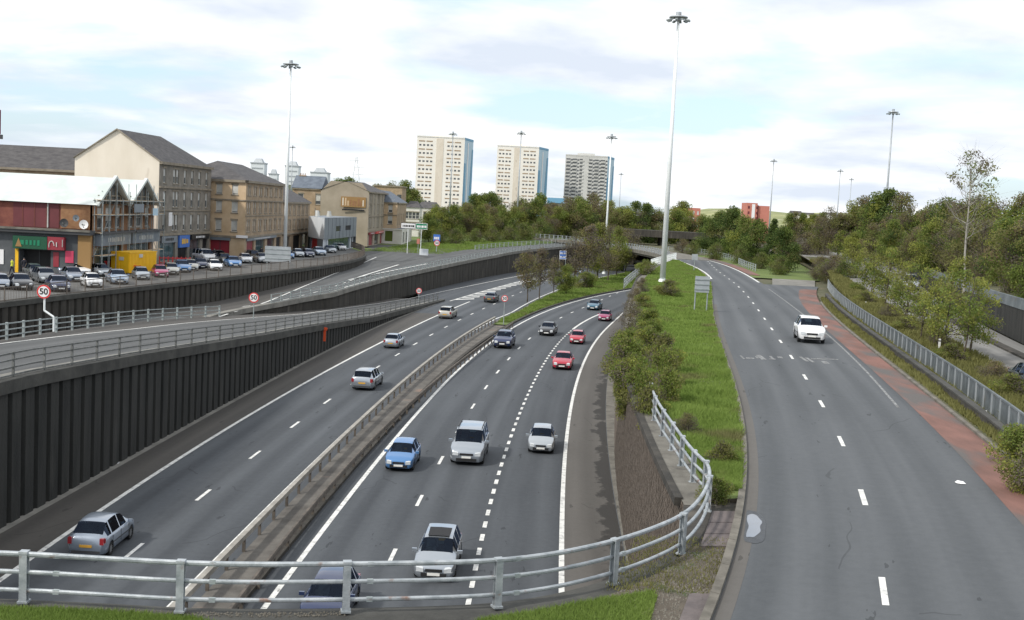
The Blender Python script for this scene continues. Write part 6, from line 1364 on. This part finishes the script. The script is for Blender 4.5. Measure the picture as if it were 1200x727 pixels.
# ================================================================== TREES AND PLANTS
def np_mesh(name, V, Fq, mi, mats, quads=True):
    me = bpy.data.meshes.new(name); n = len(Fq); k = 4 if quads else 3
    me.vertices.add(len(V)); me.vertices.foreach_set('co', V.astype(np.float32).ravel())
    me.loops.add(n * k); me.loops.foreach_set('vertex_index', Fq.astype(np.int32).ravel())
    me.polygons.add(n); me.polygons.foreach_set('loop_start', (np.arange(n) * k).astype(np.int32)); me.polygons.foreach_set('loop_total', np.full(n, k, np.int32))
    for m in mats: me.materials.append(M[m])
    me.polygons.foreach_set('material_index', mi.astype(np.int32)); me.update(calc_edges=True); return me
def leaves(rng, centers, radii, counts, size, flat=.75, upbias=.2):
    P_, N_ = [], []
    for c, r, k in zip(centers, radii, counts):
        u = rng.normal(size=(k, 3)); u /= np.linalg.norm(u, axis=1)[:, None]
        rr = r * (rng.random(k) ** .45); p = u * rr[:, None]; p[:, 2] *= flat; P_.append(p + c)
    return np.vstack(P_)
def leaf_mesh(name, pts, size, mats, wts, rng, tree_c, vary=None, aspect=.6):
    n = len(pts); s = size * (.6 + .8 * rng.random(n))
    d = rng.normal(size=(n, 3)); d[:, 2] += .3; d /= np.linalg.norm(d, axis=1)[:, None]
    a = np.cross(d, rng.normal(size=(n, 3))); a /= np.linalg.norm(a, axis=1)[:, None]; b = np.cross(d, a)
    a *= s[:, None]; b *= (s * aspect)[:, None]
    V = np.empty((n * 4, 3)); V[0::4] = pts - a; V[1::4] = pts - b * .9 - a * .1; V[2::4] = pts + a; V[3::4] = pts + b * .9 + a * .1
    F = np.arange(n * 4).reshape(n, 4); mi = vary if vary is not None else rng.choice(len(mats), n, p=wts)
    return np_mesh(name, V, F, mi, mats)
def crown(seed, H, W, base, nb, nleaf, size, mats, wts, shape='round', gaps=.0, clump=(.16, .30)):
    """leaf cloud for a tree H high and W wide whose crown starts at base; returns mesh and clump centres"""
    rng = np.random.default_rng(seed); C = []; Rr = []
    hc = H - base
    while len(C) < nb:
        t = rng.random(); a = rng.random() * 2 * math.pi
        if shape == 'cone': w = (1 - t) ** .7
        elif shape == 'tall': w = math.sin(math.pi * min(1, t * .8 + .18)) ** .6
        else: w = math.sin(math.pi * (t * .78 + .16)) ** .8
        r = W / 2 * w * (rng.random() ** .45)
        cr_ = W * rng.uniform(*clump) * (.6 if shape == 'cone' else 1)
        c = np.array([max(0, r - cr_ * .4) * math.cos(a), max(0, r - cr_ * .4) * math.sin(a), base + hc * t * .93]); C.append(c); Rr.append(cr_ * (1.0 - .35 * t))
    C = np.array(C); cnt = np.array([max(8, int(nleaf * (r ** 2) / sum(q ** 2 for q in Rr))) for r in Rr])
    pts = leaves(rng, C, Rr, cnt, size); k = rng.choice(len(mats), len(C), p=wts); vary = np.repeat(k, cnt); flip = rng.random(len(vary)) < .25
    vary[flip] = rng.choice(len(mats), flip.sum(), p=wts)
    return leaf_mesh('crown', pts, size, mats, wts, rng, None, vary), C
def trunk(seed, H, C, r, m='bark', base=0.25, twigs=0, lean=.03, stems=1):
    rng = random.Random(seed); b = MB()
    for s_ in range(stems):
        ox, oy = (0, 0) if stems == 1 else (rng.uniform(-.5, .5), rng.uniform(-.5, .5)); pts = []; x = ox; y = oy
        for k in range(7): pts.append(Vector((x, y, H * .86 * k / 6))); x += rng.uniform(-1, 1) * H * lean; y += rng.uniform(-1, 1) * H * lean
        for k in range(6): b.tube(pts[k], pts[k + 1], r * (1 - .14 * k), r * (1 - .14 * (k + 1)), 7)
        Cs = sorted([Vector(c) for c in C], key=lambda c: rng.random())[:int(min(len(C), 26) / stems) + 3]
        for c in Cs:
            z0 = max(H * base, min(c.z - .25 * math.hypot(c.x, c.y) - .1 * H, H * .8)); k = min(5, int(z0 / (H * .86) * 6)); t = z0 / (H * .86) * 6 - k; p = pts[k].lerp(pts[k + 1], t)
            mid = p.lerp(c, .5) + Vector((0, 0, -.03 * H)); rr_ = r * (.42 - .25 * z0 / H); b.tube(p, mid, rr_, rr_ * .65, 5, cap=False); b.tube(mid, c, rr_ * .65, rr_ * .2, 4, cap=False)
            for q in range(twigs):
                e = c + Vector((rng.gauss(0, 1), rng.gauss(0, 1), rng.uniform(.1, 1.3))) * H * .075; b.tube(mid.lerp(c, rng.random()), e, rr_ * .25, rr_ * .08, 3, cap=False)
    return b.mesh('trunk', m)
TP = {}
def tproto(key, H, W, base, nb, nleaf, size, mats, wts, shape='round', tr=.22, bark='bark', n=3, twigs=2, clump=(.16, .30), stems=1, lean=.02):
    TP[key] = []
    for k in range(n):
        sd = abs(hash(key)) % 1000 if False else sum(map(ord, key)) * 7 + k * 13
        me, C = crown(sd, H, W, base, nb, nleaf, size, mats, wts, shape, clump=clump); TP[key].append((H, me, trunk(sd, H, C, tr, bark, twigs=twigs, stems=stems, lean=lean)))
tproto('green', 12, 9, 2.0, 46, 11000, .17, ['leaf_green', 'leaf_yellow', 'leaf_dark', 'leaf_olive'], [.45, .25, .15, .15], n=3)
tproto('yellow', 12, 8.5, 2.4, 42, 9000, .17, ['leaf_yellow', 'leaf_green', 'leaf_olive'], [.5, .25, .25], n=2)
tproto('olive', 12, 9, 2.2, 44, 8000, .16, ['leaf_olive', 'leaf_green', 'leaf_twig', 'leaf_bud'], [.45, .2, .2, .15], n=3, twigs=5)
tproto('bud', 12, 8.5, 2.4, 42, 6500, .15, ['leaf_bud', 'leaf_olive', 'leaf_twig'], [.45, .3, .25], n=2, twigs=6)
tproto('dark', 12, 9.5, .8, 52, 12000, .18, ['leaf_dark', 'leaf_green', 'leaf_olive'], [.6, .3, .1], n=2)
tproto('conifer', 12, 7.5, .6, 60, 12000, .16, ['leaf_dark', 'leaf_green'], [.8, .2], shape='cone', n=1)
tproto('bare', 12, 8, 2.6, 40, 2600, .13, ['leaf_twig', 'leaf_olive', 'leaf_bud'], [.55, .25, .2], n=2, twigs=12)
tproto('street', 9, 6.4, 2.8, 30, 2800, .15, ['leaf_twig', 'leaf_olive', 'leaf_bud'], [.45, .35, .2], n=2, twigs=8, tr=.14)
tproto('young', 6, 4.2, 1.4, 34, 3000, .085, ['leaf_green', 'leaf_yellow', 'leaf_olive'], [.4, .4, .2], n=3, twigs=5, tr=.06, bark='bark', stems=2, clump=(.12, .22))
tproto('birch', 15, 6.5, 7.5, 34, 1300, .12, ['leaf_twig', 'leaf_olive', 'leaf_green'], [.5, .3, .2], n=1, twigs=8, tr=.14, bark='birch', clump=(.10, .2), lean=.012)
tproto('scrub', 4, 5.5, .15, 34, 6500, .11, ['leaf_olive', 'leaf_green', 'leaf_yellow', 'leaf_twig'], [.3, .35, .2, .15], n=3, twigs=3, tr=.06, stems=3)
tproto('thicket', 7, 9, .2, 46, 8000, .15, ['leaf_olive', 'leaf_green', 'leaf_dark', 'leaf_twig'], [.35, .35, .15, .15], n=2, twigs=3, tr=.1, stems=3)
tproto('greybrush', 7, 9, .2, 46, 6000, .14, ['leaf_twig', 'leaf_olive', 'leaf_bud'], [.55, .3, .15], n=2, twigs=6, tr=.1, stems=3)
trng = random.Random(11)
def tree(key, x, y, z, h, wscale=1.0, label='', cat='tree', group=None, name=None, rz=None, idx=None):
    H, cm, tm = TP[key][(idx if idx is not None else trng.randrange(len(TP[key]))) % len(TP[key])]; s = h / H
    nm = name or {'green': 'broadleaf_tree', 'yellow': 'broadleaf_tree', 'olive': 'broadleaf_tree', 'bud': 'budding_tree', 'dark': 'dark_tree', 'conifer': 'conifer', 'bare': 'bare_tree', 'street': 'island_tree', 'young': 'young_tree', 'birch': 'birch_tree', 'scrub': 'bush', 'thicket': 'thicket_bush', 'greybrush': 'thicket_bush'}[key]
    rt = empty(nm, (x, y, z), trng.uniform(0, 6.28) if rz is None else rz, label, cat, group)
    link('trunk', tm, rt, None, None, (s * wscale, s * wscale, s)); link('crown', cm, rt, None, None, (s * wscale, s * wscale, s)); return rt
def ptree(key, px, ptop, Y, z, label, ws=1.0, **kw):
    zt_ = ZH(px, ptop, Y); p = PD(px, Y, (zt_ + z) / 2); return tree(key, p.x, Y, z, zt_ - z, ws, label, **kw)
ORD = ['first', 'second', 'third', 'fourth', 'fifth', 'sixth', 'seventh', 'eighth', 'ninth', 'tenth', 'eleventh', 'twelfth', 'thirteenth', 'fourteenth', 'fifteenth', 'sixteenth', 'seventeenth', 'eighteenth', 'nineteenth', 'twentieth', 'twenty-first', 'twenty-second', 'twenty-third', 'twenty-fourth']
LOOK = dict(green='leafy green tree', yellow='yellow-green tree', olive='olive green tree', bud='reddish budding tree', dark='dense dark green tree', conifer='dark conifer', bare='nearly leafless grey tree', thicket='low green thicket', greybrush='grey twiggy brush', scrub='green bush', street='thin twiggy tree', young='slim young tree')
def row(spec, where, group, z, Yf, cat='tree'):
    for i, (k, px, pt) in enumerate(spec):
        zz_ = z(px) if callable(z) else z
        ptree(k, px, pt, Yf(px) + trng.uniform(-4, 4), zz_, '%s, %s from left %s' % (LOOK[k], ORD[i], where), group=group, cat=cat)
# wood behind the flyover, front and back rows
row([('green', 503, 247), ('yellow', 518, 243), ('green', 532, 240), ('olive', 548, 239), ('yellow', 563, 241), ('olive', 577, 243), ('green', 591, 241), ('yellow', 604, 240), ('olive', 616, 236), ('green', 628, 233), ('bud', 641, 238), ('yellow', 655, 240), ('olive', 668, 236), ('green', 682, 231), ('bud', 696, 235), ('olive', 709, 237)],
    'in front row behind flyover railing', 'trees in the front row behind the flyover', 4.4, lambda px: 292 + (px - 500) * .34)
row([('green', 510, 240), ('olive', 527, 236), ('yellow', 545, 235), ('bud', 570, 238), ('green', 586, 237), ('olive', 610, 231), ('green', 632, 227), ('bud', 648, 236), ('bud', 664, 230), ('green', 678, 225), ('olive', 694, 226), ('yellow', 712, 232), ('green', 728, 238), ('dark', 744, 236), ('olive', 758, 240), ('yellow', 798, 233)],
    'in back row before the towers', 'trees in the back row before the towers', 4.2, lambda px: 372 + (px - 500) * .12)
row([('thicket', 515, 268), ('thicket', 535, 268), ('thicket', 556, 268), ('thicket', 577, 266), ('thicket', 596, 264), ('thicket', 614, 262), ('thicket', 632, 258)],
    'along the flyover railing', 'low thickets along the flyover', 4.4, lambda px: 268 + (px - 500) * .42, cat='bush')
# trees right of the flyover end and behind the far bridge
row([('olive', 722, 246), ('green', 735, 242), ('bare', 748, 243), ('dark', 757, 238), ('olive', 771, 244), ('green', 792, 240), ('olive', 806, 250), ('green', 822, 247)],
    'behind the far overbridge', 'trees behind the far bridge', 4.2, lambda px: 352)
row([('bare', 693, 262), ('bare', 715, 262), ('greybrush', 735, 268)], 'left of the far overbridge', 'bare trees beside the far bridge', 2.0, lambda px: 312)
# dark bushes at the outer bend of the slip road
row([('dark', 829, 256), ('dark', 843, 246), ('dark', 858, 241), ('green', 872, 247), ('dark', 888, 256), ('conifer', 906, 253), ('dark', 917, 264)], 'on outer bend of slip road', 'dark trees on the outer bend', 5.9, lambda px: 282 - (px - 829) * 1.05)
row([('thicket', 812, 283), ('greybrush', 800, 280), ('thicket', 838, 285), ('thicket', 868, 290), ('thicket', 893, 296), ('thicket', 915, 300)][::1], 'low along the outer bend railing', 'thickets along the outer bend', 5.9, lambda px: 262 - (px - 800) * .72, cat='bush')
row([('greybrush', 928, 275), ('bare', 936, 262), ('greybrush', 947, 272), ('bare', 955, 262), ('bare', 966, 266), ('greybrush', 941, 288)], 'in gap before the pale hill', 'grey brush before the pale hill', 5.9, lambda px: 236)
row([('greybrush', 962, 300), ('thicket', 970, 305), ('greybrush', 978, 298), ('thicket', 988, 306), ('greybrush', 957, 312)], 'behind the far parapet end', 'brush behind the far parapet end', 6.2, lambda px: 172 - (px - 957) * .5, cat='bush')
# island trees between the carriageways
for i, (k, px, pt, py, lb) in enumerate([('street', 618, 292, 354, 'twiggy tree at the near tip of the grassy island'), ('street', 632, 290, 350, 'second twiggy tree from the near tip of the grassy island'), ('green', 663, 307, 346, 'bright leafy small tree in the middle of the grassy island'), ('street', 649, 300, 345, 'dark stemmed tree just left of the bright leafy one on the island'),
                                    ('bare', 672, 268, 335, 'grey tree by the blue motorway board on the island'), ('street', 688, 262, 332, 'tall twiggy tree in the far cluster on the island, left of the mast'), ('yellow', 700, 258, 328, 'tall yellowish tree right in front of the island mast'), ('bare', 712, 262, 330, 'grey trunked tree right of the island mast'), ('yellow', 722, 266, 324, 'yellowish tree at the far end of the island'), ('bare', 733, 270, 318, 'bare tree hiding the pier of the far bridge')]):
    b_ = P(px, py, .1); zt_ = ZH(px, pt, b_.y); tree(k, b_.x, b_.y, .1, zt_, .8 if k != 'green' else 1.0, lb, group='trees on the motorway island')
b_ = P(686, 338, .1); tree('scrub', b_.x, b_.y, .1, 3.0, 1.3, 'round dark bush in the grass of the motorway island', cat='bush')
# wood on the right bank
row([('olive', 962, 250), ('bare', 972, 240), ('olive', 984, 244), ('green', 998, 236), ('olive', 1012, 230), ('green', 1026, 226), ('dark', 1041, 221), ('olive', 1056, 226), ('bare', 1066, 236), ('green', 1078, 240), ('olive', 1092, 236), ('green', 1108, 233), ('olive', 1124, 228), ('olive', 1140, 226), ('green', 1156, 230), ('bare', 1170, 228), ('green', 1184, 232), ('olive', 1198, 226), ('green', 1214, 224)],
    'in back row of right wood', 'trees in the back row of the right wood', lambda px: 8.5, lambda px: 215 - max(0, px - 1000) * .42)
row([('yellow', 1000, 270), ('olive', 1022, 262), ('green', 1046, 258), ('olive', 1072, 262), ('green', 1094, 256), ('bare', 1112, 252), ('olive', 1134, 256), ('bare', 1154, 250), ('green', 1176, 256), ('olive', 1196, 250), ('green', 1216, 262)],
    'in front row of right wood', 'trees in the front row of the right wood', lambda px: 8.4, lambda px: 172 - max(0, px - 1000) * .36)
row([('thicket', 1088, 300), ('thicket', 1108, 304), ('thicket', 1130, 300), ('greybrush', 1150, 305), ('thicket', 1170, 308), ('thicket', 1192, 312), ('thicket', 1208, 318)],
    'at foot of right wood', 'thickets at the foot of the right wood', lambda px: 8.5, lambda px: 150 - (px - 1088) * .45, cat='bush')
ptree('birch', 1136, 172, 96, 8.6, 'tall white-stemmed birch standing above the right hand wood', 1.0)
# young trees between the parapet and the side road
for k, px, pt, py, lb in [('young', 985, 268, 318, 'slim young tree at the far end of the panelled parapet'), ('young', 999, 280, 335, 'young tree beside two white marker posts'), ('young', 1018, 276, 352, 'young tree behind the bend of the parapet'), ('young', 1040, 284, 368, 'bushy young tree left of the pale side-road van'), ('young', 1060, 300, 385, 'small young tree over the middle of the parapet'), ('young', 1084, 306, 402, 'low young tree behind the parapet, right of the small one'),
                          ('young', 1116, 298, 424, 'spreading young tree with white stems behind the parapet'), ('young', 1140, 318, 420, 'young tree at the right end of the parapet row'), ('young', 1100, 318, 412, 'thin sapling just left of the spreading young tree')]:
    b_ = P(px, py, 6.15); zt_ = ZH(px, pt, b_.y); tree(k, b_.x, b_.y, 6.15, zt_ - 6.15, .95, lb, group='young trees behind the parapet')
for px, py, lb in [(1014, 366, 'left of two short white marker posts behind the parapet'), (1018, 368, 'right of two short white marker posts behind the parapet'), (1065, 382, 'white marker post under the small young tree'), (1100, 415, 'cream marker post near the spreading tree')]:
    b_ = P(px, py, 6.1); mp_ = empty('marker_post', b_, 0, lb, 'post'); MB().box(-.06, .06, -.04, .04, 0, 1.0).build('post', 'signwhite', mp_); MB().box(-.065, .065, -.045, .045, .82, .9).build('band', 'signblack', mp_)
# big bushes on the near verge, rooted along the top of the sett faced wall and in the grass behind it
BU = [('scrub', 47.5, -.3, 2.6, 1.0, 'green bush at the very end of the near guard rail'), ('scrub', 50, .9, 3.2, 1.0, 'taller bush just past the guard rail end'), ('scrub', 52, -.5, 2.9, 1.15, 'bush hanging over the wall past the guard rail end'), ('scrub', 55, 1.2, 3.8, 1.0, 'large spring-green bush, nearest on the wall top'),
      ('scrub', 57, -.7, 3.2, 1.2, 'drooping bush over the sett faced wall, left of the large one'), ('scrub', 60, 1.6, 4.0, 1.05, 'large bright bush in the middle of the wall top thicket'), ('scrub', 62, -.9, 3.4, 1.3, 'feathery bush reaching out above the hard shoulder'), ('scrub', 66, .8, 3.6, 1.15, 'yellow-green bush behind the feathery one'),
      ('scrub', 70, -.6, 3.2, 1.2, 'bush above the nearest red car, over the wall'), ('scrub', 75, 1.4, 3.2, 1.2, 'rounded bush on the verge side, middle distance'), ('greybrush', 80, -.2, 2.8, 1.1, 'brownish shrub at the wall edge above the red cars'), ('scrub', 86, 1.6, 2.8, 1.2, 'olive shrub at the wall edge, farther on'),
      ('greybrush', 93, -.1, 3.0, 1.1, 'brown twiggy shrub where the wall bends right'), ('scrub', 101, 1.2, 2.7, 1.2, 'green shrub just before the low brown shrubs'), ('greybrush', 110, .2, 2.6, 1.2, 'low brown shrub at the left edge of the verge'), ('greybrush', 121, .6, 2.3, 1.3, 'brown shrub left of the tallest mast'), ('greybrush', 134, .4, 2.0, 1.3, 'farthest brown shrub before the white railing')]
for key, Y_, dx, h_, ws, lb in BU:
    tree(key, f_w4(Y_) + dx * .8 + .55, Y_, 5.9 - (.5 if dx < 0 else 0), h_ * .52 + (.35 if dx < 0 else 0), ws * (.74 if Y_ < 80 else .95), lb, cat='bush')
for Y_, h_, lb in [(58, 3.0, 'creeping bush low on the sett faced wall face, nearer one'), (66, 3.4, 'creeping bush low on the sett faced wall face, farther one'), (74, 3.2, 'bush growing from the foot of the wall above the kerb')]:
    tree('scrub', f_w4(Y_) - .25, Y_, 4.0, h_ * .62, .5, lb, cat='bush')
b_ = P(783, 348, 6.0); tree('scrub', b_.x, b_.y, 6.0, 1.7, 1.5, 'low dark bush just below the foot of the tallest mast', cat='bush')
b_ = P(757, 322, 6.0); tree('scrub', b_.x, b_.y, 5.6, 2.6, 1.0, 'bush beside the white railing at the far verge corner', cat='bush')
# brambles and twiggy growth along the guard rail, right foreground corner weeds
for i, (px, py, h, k, lb) in enumerate([(805, 510, .9, 'greybrush', 'reddish bramble growing through the upper part of the guard rail'), (846, 548, .9, 'scrub', 'rough green clump near the slip kerb at the foot of the verge'), (838, 590, .8, 'scrub', 'weedy clump at the near corner of the verge inside the rail curve'),
                                    (1196, 545, 1.6, 'scrub', 'yellowish plant at the right edge by the red strip'), (1206, 580, 1.6, 'scrub', 'second yellowish plant cut by the right edge')]):
    b_ = P(px, py, 5.95); tree(k, b_.x, b_.y, 5.9, h, 1.1, lb, cat='bush')
for i, (y_, t_, k_) in enumerate([(56, .4, 'scrub'), (62, .55, 'greybrush'), (69, .35, 'scrub'), (77, .6, 'greybrush'), (86, .4, 'scrub'), (97, .5, 'greybrush'), (110, .4, 'scrub'), (124, .6, 'scrub')]):
    tree(k_, f_parR(y_) * (1 - t_) + f_RL(y_) * t_, y_, zR(y_) + .05, 1.25, 1.3, 'low %s, %s from the near end, between parapet and side road' % ('leafy shrub' if k_ == 'scrub' else 'twiggy shrub', ORD[i]), cat='bush', group='low shrubs between parapet and side road')
# hills
def hill(name, x0, x1, y0, y1, base, h, m, kind='structure', seed=0):
    r = np.random.default_rng(seed); nx, ny = 60, 10; b = MB(); ph = r.random(4) * 6
    for j in range(ny + 1):
        for i in range(nx + 1):
            u, v = i / nx, j / ny; e = min(1, u * 5, (1 - u) * 5) ** .6 if 0 < u < 1 else 0
            b.v.append((x0 + (x1 - x0) * u, y0 + (y1 - y0) * v, base + h * e * math.sin(math.pi * min(1, v * 1.2) * .5) * (1 + .10 * math.sin(9 * u + ph[0]) + .05 * math.sin(23 * u + ph[1]))))
    for j in range(ny):
        for i in range(nx): q = j * (nx + 1) + i; b.f.append((q, q + 1, q + nx + 2, q + nx + 1)); b.m.append(0)
    return b.build(name, m, None, smooth=True, kind=kind)
M['hillpale'] = mat('pale_hill', (0.16, 0.19, 0.07), (0.34, 0.34, 0.16), 0.012, 0.95, c3=(0.45, 0.42, 0.36), s3=0.03, a3=0.6)
M['hilldark'] = mat('wooded_hill', (0.030, 0.045, 0.020), (0.06, 0.075, 0.03), 0.03, 0.95)
hill('hill', -420, -60, 900, 1500, 2, 26, 'hilldark', seed=1); hill('hill', 250, 900, 1300, 2300, 2, 33, 'hillpale', seed=2); hill('hill', -900, -300, 1300, 2200, 2, 22, 'hilldark', seed=5); hill('hill', -100, 500, 1700, 2600, 2, 8, 'hilldark', seed=6)
row([('green', 378, 214), ('green', 396, 210), ('dark', 408, 207), ('olive', 424, 212), ('green', 441, 211), ('olive', 458, 213), ('green', 474, 212), ('green', 484, 216), ('dark', 556, 226), ('green', 566, 222), ('dark', 576, 224)], 'on skyline ridge behind tenements', 'trees on the skyline ridge', 3, lambda px: 560)
# hillside houses and small far trees on the pale hill
for i, (px, py, w_, m_, lb) in enumerate([(933, 252, 14, 'whitewall', 'leftmost pale house on the far hill'), (946, 254, 18, 'whitewall', 'long pale house in the middle of the far hill'), (958, 256, 12, 'browbrick', 'brown roofed house on the far hill'), (972, 254, 16, 'signwhite', 'bright white house at the right of the far hill')]):
    Y_ = 1450; z_ = ZH(px, py, Y_); x_ = PD(px, Y_, z_).x; hs = empty('hillside_house', (x_, Y_, z_), 0, lb, 'house', 'houses on the far hill')
    MB().box(-w_ / 2, w_ / 2, 0, 8, -8, 2.5).build('wall', m_, hs); MB().add([(-w_ / 2 - .5, -.5, 2.5), (w_ / 2 + .5, -.5, 2.5), (w_ / 2 + .5, 8.5, 2.5), (-w_ / 2 - .5, 8.5, 2.5), (-w_ / 2, 4, 5), (w_ / 2, 4, 5)], [(0, 1, 5, 4), (2, 3, 4, 5), (0, 4, 3), (1, 2, 5)]).build('roof', 'slate', hs)
    for k in range(3): MB().box(-w_ * .4 + k * w_ * .3, -w_ * .4 + k * w_ * .3 + 1.6, -.1, -.01, -.5, 1.4).build('window', 'winglass', hs)
row([('green', 925, 250), ('olive', 931, 248), ('green', 940, 250), ('yellow', 952, 249), ('green', 964, 249), ('olive', 978, 248)], 'along the pale hill', 'trees along the pale hill', 4, lambda px: 620)

# ---- grass blades, weeds
def blades(name, fx0, fx1, zf, y0, y1, n, h, m, seed, label=None, bias=2.0, w=.02):
    rng = np.random.default_rng(seed); t = rng.random(n) ** bias; Y = y0 + (y1 - y0) * t
    X0 = np.array([fx0(v) for v in np.linspace(y0, y1, 60)]); X1 = np.array([fx1(v) for v in np.linspace(y0, y1, 60)]); g_ = np.linspace(y0, y1, 60)
    a = np.interp(Y, g_, X0); b = np.interp(Y, g_, X1); u = rng.random(n); X = a + (b - a) * u
    clump = .5 + .5 * np.sin(X * 1.3 + 2.1 * np.sin(Y * .37)) * np.sin(Y * .9 + X * .4); hh_ = h * (.45 + .6 * rng.random(n)) * (.6 + .8 * clump)
    ang = rng.random(n) * 6.28; ww = w * (1 + (Y - y0) / 25); dx, dy = np.cos(ang) * ww, np.sin(ang) * ww; z = np.array([zf(v) for v in np.linspace(y0, y1, 60)]); Z = np.interp(Y, g_, z)
    V = np.empty((n * 3, 3)); V[0::3] = np.c_[X - dx, Y - dy, Z]; V[1::3] = np.c_[X + dx, Y + dy, Z]; V[2::3] = np.c_[X + rng.normal(size=n) * hh_ * .35, Y + rng.normal(size=n) * hh_ * .35, Z + hh_]
    me = np_mesh(name, V, np.arange(n * 3).reshape(n, 3), np.zeros(n), [m], False); o = link(name, me, None, label=label, cat='grass', kind='stuff'); return o
blades('verge_grass', lambda y: f_w4(y) + 1.0, lambda y: f_slipL(y) - .3, lambda y: 5.99, 34, 215, 150000, .26, 'blade', 3, 'rough green grass covering the long verge beside the slip road', 1.7)
blades('verge_weeds', lambda y: f_redR(y) + .3, lambda y: f_parR(y) - .3, lambda y: 6.1, 38, 125, 16000, .28, 'leaf_olive', 4, 'straggling weeds between the red strip and the parapet', 1.2, .03)
blades('verge_scrub', lambda y: f_parR(y) + .4, lambda y: f_RL(y) - .3, lambda y: zR(y) + .08, 40, 200, 60000, .5, 'leaf_olive', 5, 'low greenish ground cover between parapet and side road', 1.2, .035)
blades('island_grass', lambda y: f_medL(y) + .4, lambda y: f_islR(y) - .4, lambda y: .12, 142, 320, 50000, .35, 'blade', 6, 'green grass covering the motorway island', 1.0, .03)
blades('park_grass', lambda y: f_wall3(y) - 26, lambda y: f_wall3(y) - 10.2, lambda y: min(zB(y), 5.6) - .2, 236, 330, 40000, .6, 'blade', 7, 'long grass bank under the wood beside the flyover', 1.0, .04)
LA = P(0, 713, 5.97); LB = P(770, 692, 5.97)
def lawn_blades(name, poly, n, h, seed, label):
    pts = [P(a, b, 5.97) for a, b in poly]; rng = np.random.default_rng(seed); xs = [p.x for p in pts]; yv_ = [p.y for p in pts]; V = []; k = 0
    xr = rng.uniform(min(xs), max(xs), n * 3); yr = rng.uniform(max(min(yv_), 18), max(yv_), n * 3); ins = np.zeros(n * 3, bool)
    for i in range(len(pts)):
        a, c = pts[i], pts[i - 1]; cond = ((a.y > yr) != (c.y > yr)) & (xr < (c.x - a.x) * (yr - a.y) / (c.y - a.y + 1e-9) + a.x); ins ^= cond
    X, Y = xr[ins][:n], yr[ins][:n]; m_ = len(X); hh_ = h * (.5 + .7 * rng.random(m_)); ang = rng.random(m_) * 6.28; dx, dy = np.cos(ang) * .008, np.sin(ang) * .008
    V = np.empty((m_ * 3, 3)); V[0::3] = np.c_[X - dx, Y - dy, np.full(m_, 5.97)]; V[1::3] = np.c_[X + dx, Y + dy, np.full(m_, 5.97)]; V[2::3] = np.c_[X + rng.normal(size=m_) * hh_ * .4, Y + rng.normal(size=m_) * hh_ * .4, 5.97 + hh_]
    link(name, np_mesh(name, V, np.arange(m_ * 3).reshape(m_, 3), np.zeros(m_), ['blade'], False), None, label=label, cat='grass', kind='stuff')
lawn_blades('near_lawn', [(-60, 711), (0, 712), (60, 713), (150, 717.5), (230, 724), (300, 745), (300, 1000), (-100, 1000)], 50000, .10, 8, 'short grass strip in the bottom left corner')
lawn_blades('near_lawn', [(545, 745), (560, 726), (620, 717), (680, 706), (730, 698), (765, 693), (770, 700), (762, 727), (760, 900), (540, 900)], 40000, .10, 9, 'short grass strip at the bottom centre behind the guard rail')

blades('kerb_weeds', lambda y: f_slipL(y) - .42, lambda y: f_slipL(y) - .12, lambda y: 6.06, 34, 150, 9000, .22, 'blade', 12, 'weeds and long grass leaning over the slip road kerb', 1.4)
blades('gravel_weeds', lambda y: f_slipL(y) - 2.6, lambda y: f_slipL(y) - .25, lambda y: 5.96, 24.5, 29, 2600, .09, 'leaf_olive', 13, 'sparse weeds in the gravel by the guard rail curve', 1.0, .012)
# loose stones and crumbs of rubble in the gravel patch and along the guard rail foot
def stones(name, poly, n, smin, smax, z, m, label, seed):
    r = np.random.default_rng(seed); pts = [P(a, b, z) for a, b in poly]; xs = [p.x for p in pts]; yy_ = [p.y for p in pts]; b = MB(); k = 0
    while k < n:
        x, y_ = r.uniform(min(xs), max(xs)), r.uniform(min(yy_), max(yy_)); ins = False
        for i in range(len(pts)):
            a, c = pts[i], pts[i - 1]
            if (a.y > y_) != (c.y > y_) and x < (c.x - a.x) * (y_ - a.y) / (c.y - a.y) + a.x: ins = not ins
        if not ins: continue
        k += 1; q = r.uniform(smin, smax); v = [(x + q * math.cos(a) * r.uniform(.6, 1), y_ + q * math.sin(a) * r.uniform(.6, 1), z - .01) for a in (0, 1.6, 3.1, 4.7)]
        b.add(v + [(x + r.uniform(-.3, .3) * q, y_, z + q * r.uniform(.4, .9))], [(0, 1, 4), (1, 2, 4), (2, 3, 4), (3, 0, 4)])
    b.build(name, m, None, label=label, cat='gravel', kind='stuff')
stones('gravel', [(700, 702), (735, 690), (770, 672), (806, 646), (850, 642), (838, 690), (800, 727), (762, 727)], 1500, .012, .05, 5.96, 'kerb', 'loose gravel between the guard rail and the slip kerb', 21)
stones('gravel', [(-60, 708), (0, 709), (120, 712), (211, 716.5), (300, 718), (405, 716), (405, 721), (300, 723), (211, 721), (120, 716), (0, 712), (-60, 711)], 500, .01, .04, 5.9, 'kerb', 'crumbs of rubble along the foot of the near guard rail', 22)
